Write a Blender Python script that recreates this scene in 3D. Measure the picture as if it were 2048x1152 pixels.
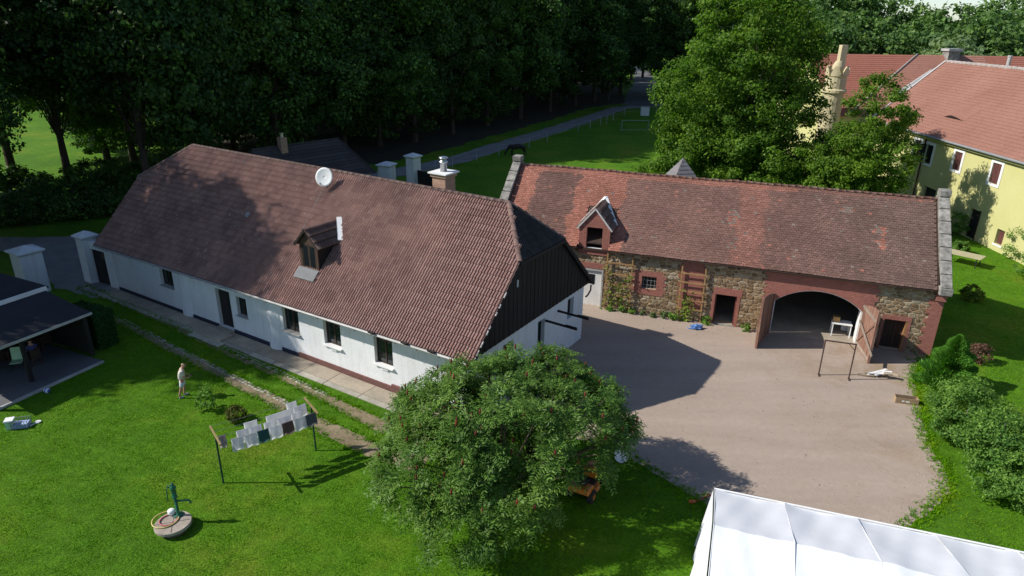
import bpy, bmesh, math, random
import numpy as np
from mathutils import Vector, Matrix
for o in list(bpy.data.objects): bpy.data.objects.remove(o, do_unlink=True)
SC = bpy.context.scene
COL = SC.collection
R = math.radians
# ------------------------------------------------------------------ camera
F_PX, PITCH, ROLL, CAM_H = 1357.9, 21.645, 0.808, 16.0
_p, _r = R(PITCH), R(ROLL)
_fw = Vector((0, math.cos(_p), -math.sin(_p)))
_up0 = Vector((0, math.sin(_p), math.cos(_p)))
_rt0 = Vector((1, 0, 0))
_rt = _rt0 * math.cos(_r) + _up0 * math.sin(_r)
_up = _up0 * math.cos(_r) - _rt0 * math.sin(_r)
CAMP = Vector((0, 0, CAM_H))
cam_data = bpy.data.cameras.new('camera')
cam = bpy.data.objects.new('camera', cam_data)
COL.objects.link(cam)
cam.matrix_world = Matrix(((_rt.x, _up.x, -_fw.x, 0), (_rt.y, _up.y, -_fw.y, 0), (_rt.z, _up.z, -_fw.z, CAM_H), (0, 0, 0, 1)))
cam_data.sensor_width = 36.0
cam_data.lens = F_PX / 2048 * 36.0
cam_data.clip_start = 0.1
cam_data.clip_end = 6000
SC.camera = cam
# ------------------------------------------------------------------ light
SUN_EL, SUN_AZ_FROM = 38.5, 182.0         # azimuth (math angle) the light comes from
w = bpy.data.worlds.new('World')
SC.world = w
w.use_nodes = True
nt = w.node_tree
sky = nt.nodes.new('ShaderNodeTexSky')
sky.sky_type = 'NISHITA'
sky.sun_disc = False
sky.sun_elevation = R(SUN_EL)
sky.sun_rotation = R(90 - SUN_AZ_FROM)
sky.air_density = 0.8
sky.dust_density = 0.4
sky.ozone_density = 2.2
nt.nodes['Background'].inputs['Strength'].default_value = 0.115
nt.links.new(sky.outputs[0], nt.nodes['Background'].inputs['Color'])
sd = bpy.data.lights.new('sun', 'SUN')
sd.energy = 4.6
sd.angle = R(0.53)
sd.color = (1.0, 0.955, 0.89)
sun = bpy.data.objects.new('sun', sd)
COL.objects.link(sun)
_sv = Vector((math.cos(R(SUN_EL)) * math.cos(R(SUN_AZ_FROM)), math.cos(R(SUN_EL)) * math.sin(R(SUN_AZ_FROM)), math.sin(R(SUN_EL))))
sun.rotation_euler = _sv.to_track_quat('Z', 'Y').to_euler()
sun.location = (-40, 0, 60)
SC.render.engine = 'CYCLES'
SC.view_settings.view_transform = 'Standard'
SC.view_settings.look = 'None'
SC.view_settings.gamma = 1.0
SC.view_settings.use_curve_mapping = False
SC.view_settings.exposure = 0.38
SC.cycles.max_bounces = 6
SC.cycles.diffuse_bounces = 3
SC.cycles.transparent_max_bounces = 8

# ------------------------------------------------------------------ picture point -> place
def ray(x, y):
    return _fw + _rt * ((x - 1024) / F_PX) - _up * ((y - 576) / F_PX)
def G(x, y, z=0.0):
    d = ray(x, y)
    t = (z - CAM_H) / d.z
    return CAMP + d * t
def on_plane(x, y, p, n):
    d = ray(x, y)
    t = (Vector(p) - CAMP).dot(n) / d.dot(n)
    return CAMP + d * t

# ------------------------------------------------------------------ tagging / mesh helpers
def tag(o, label=None, cat=None, group=None, kind=None):
    if label: o['label'] = label
    if cat: o['category'] = cat
    if group: o['group'] = group
    if kind: o['kind'] = kind
    return o
def empty(name, loc=(0, 0, 0), rz=0.0, label=None, cat=None, group=None, parent=None):
    o = bpy.data.objects.new(name, None)
    o.empty_display_size = 0.2
    COL.objects.link(o)
    o.location = loc
    o.rotation_euler = (0, 0, rz)
    if parent: o.parent = parent
    return tag(o, label, cat, group)
def link(name, me, parent=None):
    o = bpy.data.objects.new(name, me)
    COL.objects.link(o)
    if parent: o.parent = parent
    return o
def copy_tree(o, parent=None):
    c = o.copy()
    COL.objects.link(c)
    c.parent = parent
    for ch in o.children: copy_tree(ch, c)
    return c
class MB:
    def __init__(s):
        s.v, s.f, s.m, s.r = [], [], [], []
    def add(s, vs, fs, mi=0, r=None):
        b = len(s.v)
        s.v.extend([tuple(p) for p in vs])
        for f in fs:
            s.f.append([i + b for i in f]); s.m.append(mi); s.r.append(random.random() if r is None else r)
        return s
    def box(s, x0, x1, y0, y1, z0, z1, mi=0, r=None):
        if x0 > x1: x0, x1 = x1, x0
        if y0 > y1: y0, y1 = y1, y0
        if z0 > z1: z0, z1 = z1, z0
        r = random.random() if r is None else r
        return s.add([(x0, y0, z0), (x1, y0, z0), (x1, y1, z0), (x0, y1, z0), (x0, y0, z1), (x1, y0, z1), (x1, y1, z1), (x0, y1, z1)],
                     [(0, 3, 2, 1), (4, 5, 6, 7), (0, 1, 5, 4), (1, 2, 6, 5), (2, 3, 7, 6), (3, 0, 4, 7)], mi, r)
    def obox(s, c, ax, ay, az, mi=0, r=None):
        c, ax, ay, az = Vector(c), Vector(ax), Vector(ay), Vector(az)
        r = random.random() if r is None else r
        vs = [c + ax * i + ay * j + az * k for k in (-1, 1) for i, j in ((-1, -1), (1, -1), (1, 1), (-1, 1))]
        return s.add(vs, [(0, 3, 2, 1), (4, 5, 6, 7), (0, 1, 5, 4), (1, 2, 6, 5), (2, 3, 7, 6), (3, 0, 4, 7)], mi, r)
    def bar(s, a, b, w, h=None, up=(0, 0, 1), mi=0):
        a, b = Vector(a), Vector(b)
        d = b - a
        L = d.length
        if L < 1e-6: return s
        d.normalize()
        u = Vector(up)
        if abs(d.dot(u)) > .98: u = Vector((1, 0, 0))
        sx = d.cross(u).normalized(); uy = sx.cross(d).normalized()
        return s.obox((a + b) / 2, d * L / 2, sx * w / 2, uy * (h or w) / 2, mi)
    def tube(s, pts, rad, n=8, mi=0, cap=True, closed=False):
        pts = [Vector(p) for p in pts]
        if not isinstance(rad, (list, tuple)): rad = [rad] * len(pts)
        rings = []
        prev = None
        N = len(pts)
        for i, p in enumerate(pts):
            if closed: d = pts[(i + 1) % N] - pts[i - 1]
            else: d = pts[min(i + 1, N - 1)] - pts[max(i - 1, 0)]
            d.normalize()
            ref = prev if prev is not None else (Vector((0, 0, 1)) if abs(d.z) < .9 else Vector((1, 0, 0)))
            a = ref - d * ref.dot(d)
            if a.length < 1e-5: a = Vector((1, 0, 0)) - d * d.x
            a.normalize(); prev = a
            b = d.cross(a)
            rings.append([p + (a * math.cos(2 * math.pi * k / n) + b * math.sin(2 * math.pi * k / n)) * rad[i] for k in range(n)])
        vs = [q for rg in rings for q in rg]
        fs = []
        M = N if closed else N - 1
        for i in range(M):
            j = (i + 1) % N
            for k in range(n):
                k2 = (k + 1) % n
                fs.append((i * n + k, i * n + k2, j * n + k2, j * n + k))
        if cap and not closed:
            fs.append(tuple(reversed(range(n)))); fs.append(tuple((N - 1) * n + k for k in range(n)))
        return s.add(vs, fs, mi, random.random())
    def lathe(s, prof, n=16, c=(0, 0, 0), mi=0):
        vs, fs = [], []
        for (r, z) in prof:
            for k in range(n):
                a = 2 * math.pi * k / n
                vs.append((c[0] + r * math.cos(a), c[1] + r * math.sin(a), c[2] + z))
        for i in range(len(prof) - 1):
            for k in range(n):
                k2 = (k + 1) % n
                fs.append((i * n + k, i * n + k2, (i + 1) * n + k2, (i + 1) * n + k))
        fs.append(tuple(reversed(range(n)))); fs.append(tuple((len(prof) - 1) * n + k for k in range(n)))
        return s.add(vs, fs, mi, random.random())
    def prism(s, poly, z0, z1, mi=0):          # poly: ccw xy
        n = len(poly)
        vs = [(p[0], p[1], z0) for p in poly] + [(p[0], p[1], z1) for p in poly]
        fs = [tuple(reversed(range(n))), tuple(range(n, 2 * n))] + [(i, (i + 1) % n, n + (i + 1) % n, n + i) for i in range(n)]
        return s.add(vs, fs, mi, random.random())
    def prism_dir(s, poly3, d, mi=0):           # polygon in space extruded along d
        n = len(poly3)
        d = Vector(d)
        a = [Vector(p) for p in poly3]
        vs = a + [p + d for p in a]
        fs = [tuple(reversed(range(n))), tuple(range(n, 2 * n))] + [(i, (i + 1) % n, n + (i + 1) % n, n + i) for i in range(n)]
        return s.add(vs, fs, mi, random.random())
    def mesh(s, name, mats, smooth=False):
        me = bpy.data.meshes.new(name)
        me.from_pydata(s.v, [], s.f)
        for m in (mats if isinstance(mats, (list, tuple)) else [mats]): me.materials.append(m)
        if any(s.m): me.polygons.foreach_set('material_index', s.m)
        at = me.attributes.new('rnd', 'FLOAT', 'FACE'); at.data.foreach_set('value', s.r)
        if smooth: me.polygons.foreach_set('use_smooth', [True] * len(s.f))
        me.update()
        return me
    def build(s, name, mats, parent=None, smooth=False, recalc=True, bevel=0, **kw):
        me = s.mesh(name, mats, smooth)
        if recalc:
            bm = bmesh.new(); bm.from_mesh(me); bmesh.ops.recalc_face_normals(bm, faces=bm.faces); bm.to_mesh(me); bm.free()
        o = link(name, me, parent)
        if bevel:
            b = o.modifiers.new('bevel', 'BEVEL'); b.width = bevel; b.segments = 1; b.limit_method = 'ANGLE'
        if kw: tag(o, **kw)
        return o
def mesh_np(name, V, F, rnd, mats, mi=None):
    me = bpy.data.meshes.new(name)
    V = np.asarray(V, np.float32); F = np.asarray(F, np.int32)
    me.vertices.add(len(V)); me.vertices.foreach_set('co', V.ravel())
    k = F.shape[1]
    me.loops.add(F.size); me.loops.foreach_set('vertex_index', F.ravel())
    me.polygons.add(len(F)); me.polygons.foreach_set('loop_start', np.arange(0, F.size, k, dtype=np.int32))
    me.polygons.foreach_set('loop_total', np.full(len(F), k, np.int32))
    for m in mats: me.materials.append(m)
    if mi is not None: me.polygons.foreach_set('material_index', np.asarray(mi, np.int32))
    me.update(calc_edges=True)
    me.polygons.foreach_set('use_smooth', np.zeros(len(F), bool))
    at = me.attributes.new('rnd', 'FLOAT', 'FACE'); at.data.foreach_set('value', np.asarray(rnd, np.float32))
    return me

# ------------------------------------------------------------------ materials
def newmat(name):
    m = bpy.data.materials.new(name); m.use_nodes = True
    nt = m.node_tree
    return m, nt, nt.nodes['Principled BSDF']
def N(nt, t, **kw):
    n = nt.nodes.new(t)
    for k, v in kw.items(): setattr(n, k, v)
    return n
def ramp(nt, src, stops, interp='LINEAR'):
    r = N(nt, 'ShaderNodeValToRGB')
    cr = r.color_ramp; cr.interpolation = interp
    while len(cr.elements) < len(stops): cr.elements.new(0.5)
    for e, (p, c) in zip(cr.elements, stops):
        e.position = p; e.color = (c[0], c[1], c[2], 1) if not isinstance(c, (int, float)) else (c, c, c, 1)
    nt.links.new(src, r.inputs[0])
    return r.outputs[0]
def noise(nt, co, scale, detail=4, rough=.6, dist=0):
    n = N(nt, 'ShaderNodeTexNoise')
    n.inputs['Scale'].default_value = scale; n.inputs['Detail'].default_value = detail; n.inputs['Roughness'].default_value = rough
    n.inputs['Distortion'].default_value = dist
    if co is not None: nt.links.new(co, n.inputs['Vector'])
    return n.outputs['Fac']
def mix(nt, a, b, f, mode='MIX'):
    m = N(nt, 'ShaderNodeMix', data_type='RGBA', blend_type=mode)
    for sock, val in ((m.inputs[6], a), (m.inputs[7], b)):
        if hasattr(val, 'is_linked') or hasattr(val, 'links'): nt.links.new(val, sock)
        else: sock.default_value = (val[0], val[1], val[2], 1)
    if isinstance(f, (int, float)): m.inputs[0].default_value = f
    else: nt.links.new(f, m.inputs[0])
    return m.outputs[2]
def coords(nt, scale=None, world=False):
    if world: out = N(nt, 'ShaderNodeNewGeometry').outputs['Position']
    else: out = N(nt, 'ShaderNodeTexCoord').outputs['Object']
    if scale:
        mp = N(nt, 'ShaderNodeMapping'); mp.inputs['Scale'].default_value = scale
        nt.links.new(out, mp.inputs['Vector']); out = mp.outputs[0]
    return out
def bumpify(nt, bs, h, strength, dist=.02):
    b = N(nt, 'ShaderNodeBump'); b.inputs['Strength'].default_value = strength; b.inputs['Distance'].default_value = dist
    nt.links.new(h, b.inputs['Height']); nt.links.new(b.outputs[0], bs.inputs['Normal'])
def rnd01(nt):          # per-face random plus per-object random, wrapped to 0..1
    a = N(nt, 'ShaderNodeAttribute', attribute_name='rnd')
    o = N(nt, 'ShaderNodeObjectInfo')
    m = N(nt, 'ShaderNodeMath', operation='ADD'); nt.links.new(a.outputs['Fac'], m.inputs[0]); nt.links.new(o.outputs['Random'], m.inputs[1])
    f = N(nt, 'ShaderNodeMath', operation='FRACT'); nt.links.new(m.outputs[0], f.inputs[0])
    return f.outputs[0]
def sc(c, k): return tuple(min(1, x * k) for x in c)
def M(name, c, rough=.8, var=.18, scale=2.0, bump=.25, bscale=30, rv=0.0, c2=None, metal=0.0, spec=.4, fine=14, world=False, stretch=None):
    m, nt, bs = newmat(name)
    co = coords(nt, stretch, world)
    n1 = noise(nt, co, scale, 5, .62)
    col = ramp(nt, n1, [(.28, sc(c, 1 - var)), (.72, c2 or sc(c, 1 + var))])
    n2 = noise(nt, co, fine, 4, .7)
    col = mix(nt, col, ramp(nt, n2, [(.25, 1 - var), (.75, 1 + var * .6)]), 1.0, 'MULTIPLY')
    if rv:
        col = mix(nt, col, ramp(nt, rnd01(nt), [(0, 1 - rv), (1, 1 + rv)]), 1.0, 'MULTIPLY')
    nt.links.new(col, bs.inputs['Base Color'])
    bs.inputs['Roughness'].default_value = rough
    bs.inputs['Metallic'].default_value = metal
    bs.inputs['Specular IOR Level'].default_value = spec
    if bump: bumpify(nt, bs, noise(nt, co, bscale, 5, .65), bump)
    return m
def leafmat(name, ca, cb, trans=.35, rough=.5, spec=.14, top=1.35, patch=None):
    m = bpy.data.materials.new(name); m.use_nodes = True
    nt = m.node_tree; nt.nodes.clear()
    out = N(nt, 'ShaderNodeOutputMaterial')
    col = ramp(nt, rnd01(nt), [(0, ca), (.75, cb), (1, sc(cb, top))])
    n1 = noise(nt, coords(nt), .35, 2, .5)
    col = mix(nt, col, ramp(nt, n1, patch or [(.3, (.72, .8, .8)), (.7, (1.2, 1.12, .95))]), 1.0, 'MULTIPLY')
    d = N(nt, 'ShaderNodeBsdfPrincipled'); nt.links.new(col, d.inputs['Base Color'])
    d.inputs['Roughness'].default_value = rough; d.inputs['Specular IOR Level'].default_value = spec
    t = N(nt, 'ShaderNodeBsdfTranslucent')
    nt.links.new(mix(nt, col, (1.0, 1.25, .45), 1.0, 'MULTIPLY'), t.inputs['Color'])
    mx = N(nt, 'ShaderNodeMixShader'); mx.inputs[0].default_value = trans
    nt.links.new(d.outputs[0], mx.inputs[1]); nt.links.new(t.outputs[0], mx.inputs[2]); nt.links.new(mx.outputs[0], out.inputs[0])
    return m
def brickmat(name, c1, c2, mortar, bw=.26, bh=.075, rough=.85, axis='xz', msize=.012):
    m, nt, bs = newmat(name)
    co = N(nt, 'ShaderNodeTexCoord').outputs['Object']
    sp = N(nt, 'ShaderNodeSeparateXYZ'); nt.links.new(co, sp.inputs[0])
    cb = N(nt, 'ShaderNodeCombineXYZ')
    if axis == 'xz':
        ad = N(nt, 'ShaderNodeMath', operation='ADD'); nt.links.new(sp.outputs[0], ad.inputs[0]); nt.links.new(sp.outputs[1], ad.inputs[1])
        nt.links.new(ad.outputs[0], cb.inputs[0]); nt.links.new(sp.outputs[2], cb.inputs[1])
    b = N(nt, 'ShaderNodeTexBrick')
    nt.links.new(cb.outputs[0], b.inputs['Vector'])
    b.inputs['Color1'].default_value = (*c1, 1); b.inputs['Color2'].default_value = (*c2, 1); b.inputs['Mortar'].default_value = (*mortar, 1)
    b.inputs['Scale'].default_value = 1.0; b.inputs['Mortar Size'].default_value = msize; b.inputs['Brick Width'].default_value = bw; b.inputs['Row Height'].default_value = bh
    col = mix(nt, b.outputs['Color'], ramp(nt, noise(nt, co, 5, 5, .7), [(.25, .72), (.75, 1.15)]), 1.0, 'MULTIPLY')
    nt.links.new(col, bs.inputs['Base Color']); bs.inputs['Roughness'].default_value = rough
    inv = N(nt, 'ShaderNodeMath', operation='SUBTRACT'); inv.inputs[0].default_value = 1; nt.links.new(b.outputs['Fac'], inv.inputs[1])
    bumpify(nt, bs, inv.outputs[0], .6, .01)
    return m
def glassmat(name, c=(.012, .016, .018), rough=.04):
    m, nt, bs = newmat(name)
    bs.inputs['Base Color'].default_value = (*c, 1); bs.inputs['Roughness'].default_value = rough; bs.inputs['Specular IOR Level'].default_value = .6
    return m

# wall in local x (along) / z (up), facing -y, with rectangular openings; y0 front, y1 back
def wall_holes(mb, x0, x1, z0, z1, holes, y0, y1, mi=0, top=None):
    xs = sorted({x0, x1, *[h[0] for h in holes], *[h[1] for h in holes]}); xs = [x for x in xs if x0 <= x <= x1]
    zs = sorted({z0, z1, *[h[2] for h in holes], *[h[3] for h in holes]}); zs = [z for z in zs if z0 <= z <= z1]
    def inside(x, z): return any(h[0] < x < h[1] and h[2] < z < h[3] for h in holes)
    for i in range(len(xs) - 1):
        for j in range(len(zs) - 1):
            if inside((xs[i] + xs[i + 1]) / 2, (zs[j] + zs[j + 1]) / 2): continue
            a, b, c, d = xs[i], xs[i + 1], zs[j], zs[j + 1]
            mb.add([(a, y0, c), (b, y0, c), (b, y0, d), (a, y0, d)], [(0, 1, 2, 3)], mi, .5)
            mb.add([(a, y1, c), (b, y1, c), (b, y1, d), (a, y1, d)], [(3, 2, 1, 0)], mi, .5)
    for (a, b, c, d) in holes:
        a, b, c, d = max(a, x0), min(b, x1), max(c, z0), min(d, z1)
        mb.add([(a, y0, c), (a, y1, c), (a, y1, d), (a, y0, d)], [(0, 3, 2, 1)], mi, .5)
        mb.add([(b, y0, c), (b, y1, c), (b, y1, d), (b, y0, d)], [(0, 1, 2, 3)], mi, .5)
        if d < z1: mb.add([(a, y0, d), (b, y0, d), (b, y1, d), (a, y1, d)], [(0, 3, 2, 1)], mi, .5)
        if c > z0: mb.add([(a, y0, c), (b, y0, c), (b, y1, c), (a, y1, c)], [(0, 1, 2, 3)], mi, .5)
    for x in (x0, x1):
        mb.add([(x, y0, z0), (x, y1, z0), (x, y1, z1), (x, y0, z1)], [(0, 1, 2, 3)], mi, .5)
    mb.add([(x0, y0, z1), (x1, y0, z1), (x1, y1, z1), (x0, y1, z1)], [(0, 1, 2, 3)], mi, .5)
    return mb
def window(parent, x0, x1, z0, z1, y, fr, gl, sill=None, mull=1, trans=0, fw=.06, grille=None):
    b = MB()
    b.box(x0, x0 + fw, y, y + .06, z0, z1).box(x1 - fw, x1, y, y + .06, z0, z1).box(x0 + fw, x1 - fw, y, y + .06, z1 - fw, z1).box(x0 + fw, x1 - fw, y, y + .06, z0, z0 + fw)
    for i in range(mull):
        xm = x0 + (x1 - x0) * (i + 1) / (mull + 1); b.box(xm - fw * .6, xm + fw * .6, y - .004, y + .056, z0 + fw, z1 - fw)
    for i in range(trans):
        zm = z0 + (z1 - z0) * (i + 1) / (trans + 1); b.box(x0 + fw, x1 - fw, y + .006, y + .05, zm - .02, zm + .02)
    o = b.build('window', fr, parent)
    n = mull + 1
    for i in range(n):
        a = x0 + fw + (x1 - x0 - 2 * fw) * i / n; c = x0 + fw + (x1 - x0 - 2 * fw) * (i + 1) / n
        MB().box(a, c, y + .026, y + .034, z0 + fw, z1 - fw).build('pane', gl, o)
    if sill: MB().box(x0 - .06, x1 + .06, y - .3, y + .02, z0 - .06, z0 - .002).build('sill', sill, o)
    return o
SC.cycles.use_denoising = True
try: SC.cycles.denoiser = 'OPENIMAGEDENOISE'
except Exception: pass
random.seed(7); RNG = np.random.default_rng(11)
# ------------------------------------------------------------------ shared materials
def grassmat(name, ca, cb, cc):
    m, nt, bs = newmat(name)
    co = coords(nt, None, True)
    a = ramp(nt, noise(nt, co, .16, 5, .65), [(.34, ca), (.52, cb), (.66, cc)])
    b = ramp(nt, noise(nt, co, 2.2, 5, .75), [(.25, .62), (.75, 1.3)])
    c = ramp(nt, noise(nt, co, 11, 5, .8), [(.3, .6), (.7, 1.35)])
    col = mix(nt, mix(nt, a, b, 1, 'MULTIPLY'), c, 1, 'MULTIPLY')
    nt.links.new(col, bs.inputs['Base Color'])
    bs.inputs['Roughness'].default_value = .9; bs.inputs['Specular IOR Level'].default_value = .15
    bumpify(nt, bs, noise(nt, co, 7, 6, .8), .9, .08)
    return m
m_grass = grassmat('grass_ground', (.056, .145, .006), (.080, .190, .007), (.140, .205, .014))
m_yard = None
def yardmat():
    m, nt, bs = newmat('compacted_sand')
    co = coords(nt, None, True)
    a = ramp(nt, noise(nt, co, .22, 5, .6, .4), [(.25, (.335, .265, .208)), (.5, (.36, .287, .230)), (.75, (.38, .306, .250))])
    st = coords(nt, (.5, 2.6, 1), True)
    s1 = ramp(nt, noise(nt, st, .35, 4, .6), [(.30, .93), (.55, 1.0)])
    s2 = ramp(nt, noise(nt, co, .6, 6, .75), [(.64, (1, 1, 1)), (.78, (.92, .88, .78))])
    f = ramp(nt, noise(nt, co, 24, 4, .8), [(.2, .84), (.8, 1.1)])
    g = ramp(nt, noise(nt, co, 4, 5, .7), [(.3, .92), (.7, 1.05)])
    # worn wheel arcs and damp brownish stains
    wv = N(nt, 'ShaderNodeTexWave', wave_type='RINGS'); wv.inputs['Scale'].default_value = .16; wv.inputs['Distortion'].default_value = 5; wv.inputs['Detail'].default_value = 3; wv.inputs['Detail Scale'].default_value = .8
    mp = N(nt, 'ShaderNodeMapping'); mp.inputs['Location'].default_value = (-24, -18, 0); nt.links.new(co, mp.inputs['Vector']); nt.links.new(mp.outputs[0], wv.inputs['Vector'])
    arc = ramp(nt, wv.outputs['Fac'], [(.0, .955), (.25, 1.0), (.8, 1.0), (1, 1.03)])
    sp = N(nt, 'ShaderNodeSeparateXYZ'); nt.links.new(co, sp.inputs[0]); mr = N(nt, 'ShaderNodeMapRange'); mr.inputs[1].default_value = 11; mr.inputs[2].default_value = 19; nt.links.new(sp.outputs[0], mr.inputs[0])
    damp = mix(nt, (1, 1, 1), ramp(nt, noise(nt, co, .42, 6, .72, .6), [(.50, (1, 1, 1)), (.62, (.84, .78, .66))]), mr.outputs[0])
    col = mix(nt, a, s1, 1, 'MULTIPLY')
    for q in (s2, f, g, arc, damp): col = mix(nt, col, q, 1, 'MULTIPLY')
    nt.links.new(col, bs.inputs['Base Color']); bs.inputs['Roughness'].default_value = .95; bs.inputs['Specular IOR Level'].default_value = .1
    bumpify(nt, bs, noise(nt, co, 40, 6, .8), .35, .02)
    return m
m_yard = yardmat()
m_soil = M('bare_soil', (.20, .145, .085), .95, .3, .8, .5, 18, c2=(.30, .235, .15), world=True, fine=6)
m_gravel = M('gravel', (.19, .185, .185), .95, .22, .5, .5, 30, c2=(.27, .26, .25), world=True, fine=9)
m_asphalt_shaded_slab = M('asphalt_and_shaded_slab', (.10, .10, .105), .9, .15, .4, .3, 40, c2=(.14, .14, .14), world=True)  # road asphalt; also the shade-darkened colour of the pavilion floor
m_concrete = M('concrete', (.34, .29, .225), .9, .25, .7, .4, 20, c2=(.46, .39, .29), rv=.08, world=True)
m_paver = M('paver', (.37, .345, .28), .95, .25, 1.2, .5, 18, rv=.18, world=True)
m_plaster = M('white_plaster', (.67, .675, .68), .85, .06, .45, .45, 7, c2=(.73, .73, .72), fine=3)
def weather(m, k=.84):
    nt = m.node_tree; bs = nt.nodes['Principled BSDF']; src = bs.inputs['Base Color'].links[0].from_socket
    st = ramp(nt, noise(nt, coords(nt, (2.2, 2.2, .22)), 1.3, 5, .7), [(.48, (1, 1, 1)), (.78, (k, k * .985, k * .95))])
    nt.links.new(mix(nt, src, st, 1, 'MULTIPLY'), bs.inputs['Base Color'])
weather(m_plaster)
m_white = M('white_paint', (.72, .72, .70), .7, .07, 2, .15, 12)
m_black = M('blackened_timber', (.016, .013, .012), .8, .35, 3, .4, 12, rv=.3, stretch=(1, 1, .15))
m_darkwood = M('dark_stained_wood', (.055, .03, .02), .75, .35, 2, .4, 14, rv=.25, stretch=(3, 3, .3))
m_frame = M('dark_window_frame', (.045, .028, .018), .6, .2, 3, .15, 10)
m_glass = glassmat('window_glass')
m_bluedk = M('dark_blue_plinth', (.018, .022, .045), .7, .2, 3, .2, 14)
m_zinc = M('zinc_sheet', (.235, .245, .25), .6, .12, 1.5, .1, 10, metal=.0)
m_galv = M('stainless_flue', (.62, .62, .62), .28, .08, 3, .05, 8, metal=.9)
m_gutter = M('gutter_paint', (.40, .39, .37), .55, .25, 1.2, .15, 10)
m_oldstone = M('lichened_coping', (.20, .19, .165), .95, .45, 3.0, .8, 9, c2=(.38, .36, .32), fine=7)
m_mortar = M('pale_mortar', (.40, .315, .205), .95, .2, 1.3, .6, 20, c2=(.48, .39, .27))
m_dark = M('dark_interior', (.03, .028, .027), .9, .2, 2, 0)
m_bark = M('bark', (.07, .05, .035), .95, .35, 2.5, .8, 12, stretch=(3, 3, .4))
m_barkgrey = M('grey_bark', (.17, .155, .13), .95, .3, 3, .7, 12, stretch=(3, 3, .5))
m_steelrust = M('rusty_steel', (.085, .05, .042), .75, .3, 5, .3, 30)
m_metaldk = M('dark_metal', (.03, .032, .035), .5, .2, 4, .1, 20, metal=.4)
m_roofedge = M('pale_roof_edge', (.55, .53, .50), .8, .15, 4, .2, 12)
m_brickred = brickmat('red_brick', (.33, .115, .080), (.28, .092, .066), (.32, .15, .115), .25, .085)
m_brickold = brickmat('old_brick', (.42, .24, .15), (.33, .17, .10), (.36, .29, .22), .25, .085)
m_brickplinth = brickmat('plinth_brick', (.20, .075, .055), (.15, .06, .05), (.10, .06, .05), .3, .11, msize=.02)

# ------------------------------------------------------------------ ground sheets
def ground_sheet():
    b = MB(); n = 40; S = 1600
    # one sheet reaching the horizon
    b.add([(-S, -S * .3, 0), (S, -S * .3, 0), (S, S * 1.6, 0), (-S, S * 1.6, 0)], [(0, 1, 2, 3)])
    return b.build('ground', m_grass, kind='structure')
ground_sheet()
def jitter_poly(pts, step=.35, amp=.08, seed=1):
    rg = random.Random(seed); out = []
    n = len(pts)
    for i in range(n):
        a, b = Vector(pts[i][:2]), Vector(pts[(i + 1) % n][:2])
        k = max(1, int((b - a).length / step))
        d = (b - a); nn = Vector((-d.y, d.x)).normalized() if d.length > 1e-6 else Vector((0, 0))
        for j in range(k): out.append(a + d * (j / k) + nn * rg.uniform(-amp, amp))
    return out
def sheet(name, pts, z, mat, amp=.08, step=.35, seed=1, kind='structure', parent=None, **kw):
    p = jitter_poly(pts, step, amp, seed) if amp else [Vector(q[:2]) for q in pts]
    b = MB(); b.add([(q.x, q.y, z) for q in p], [tuple(range(len(p)))])
    o = b.build(name, mat, parent)
    me = o.data
    if me.polygons[0].normal.z < 0: me.flip_normals()
    return tag(o, kind=kind, **kw)
def ribbon(pts, wd):
    pts = [Vector(p[:2]) for p in pts]
    L, Rr = [], []
    for i, p in enumerate(pts):
        d = (pts[min(i + 1, len(pts) - 1)] - pts[max(i - 1, 0)]).normalized(); nn = Vector((-d.y, d.x))
        ww = wd[i] if isinstance(wd, (list, tuple)) else wd
        L.append(p + nn * ww / 2); Rr.append(p - nn * ww / 2)
    return L + Rr[::-1]
def gp(*pp): return [G(x, y) for x, y in pp]
YARD = gp((1862, 712), (1835, 728), (1826, 758), (1838, 800), (1850, 862), (1866, 905), (1890, 936), (1898, 985), (1852, 1030), (1796, 1066)) + \
       [Vector((15, 13.5, 0)), Vector((8.2, 13.5, 0)), Vector((7.2, 17.5, 0))] + gp((1412, 1008), (1340, 965), (1268, 922), (1238, 900), (1080, 862), (930, 830)) + \
       [Vector((-1.6, 24.6, 0)), Vector((2.0, 31, 0)), Vector((-2, 36, 0)), Vector((3.8, 38.2, 0))]
sheet('yard', YARD, .008, m_yard, .05, .22, 3)
ROAD = ribbon([Vector((-75, 48)), Vector((-48, 47.5)), Vector((-34, 47.8)), Vector((-26, 52))] + gp((560, 372), (760, 352), (905, 322), (1000, 292), (1100, 262), (1180, 236), (1240, 216), (1330, 208), (1480, 215)), 3.5)
sheet('gravel_road', ROAD, .006, m_gravel, .18, 1.2, 4)
m_shade_litter = M('shade_dark_litter', (.030, .022, .013), 1.0, .35, .6, .5, 10, c2=(.045, .036, .018), world=True, fine=5)  # brown litter, darkened so its colour also carries the wood's shade
sheet('forest_floor', gp((1255, 205), (1175, 216), (1090, 243), (990, 270), (900, 297), (760, 328), (600, 345), (430, 352), (395, 320), (420, 280), (470, 225)) + [Vector((-60, 170, 0)), Vector((-20, 215, 0)), Vector((30, 225, 0))], .003, m_shade_litter, .5, 1.5, 14)
sheet('driveway', ribbon([Vector((-33.4, 47.5)), Vector((-30.0, 43.0)), Vector((-27.6, 40.2)), Vector((-24.5, 38.3))], [5, 3.4, 2.6, 1.6]), .010, m_gravel, .15, .6, 5)
sheet('village_road', ribbon(gp((1275, 212), (1285, 188), (1290, 168), (1288, 150), (1280, 138)), [6, 7, 6, 6, 6]), .012, m_asphalt_shaded_slab, .3, 2, 6)
RUT1 = ribbon(gp((225, 636), (330, 690), (430, 742), (545, 800), (640, 850), (745, 900), (850, 930)), [.35, .55, .6, .7, .8, .95, 1.2])
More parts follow.
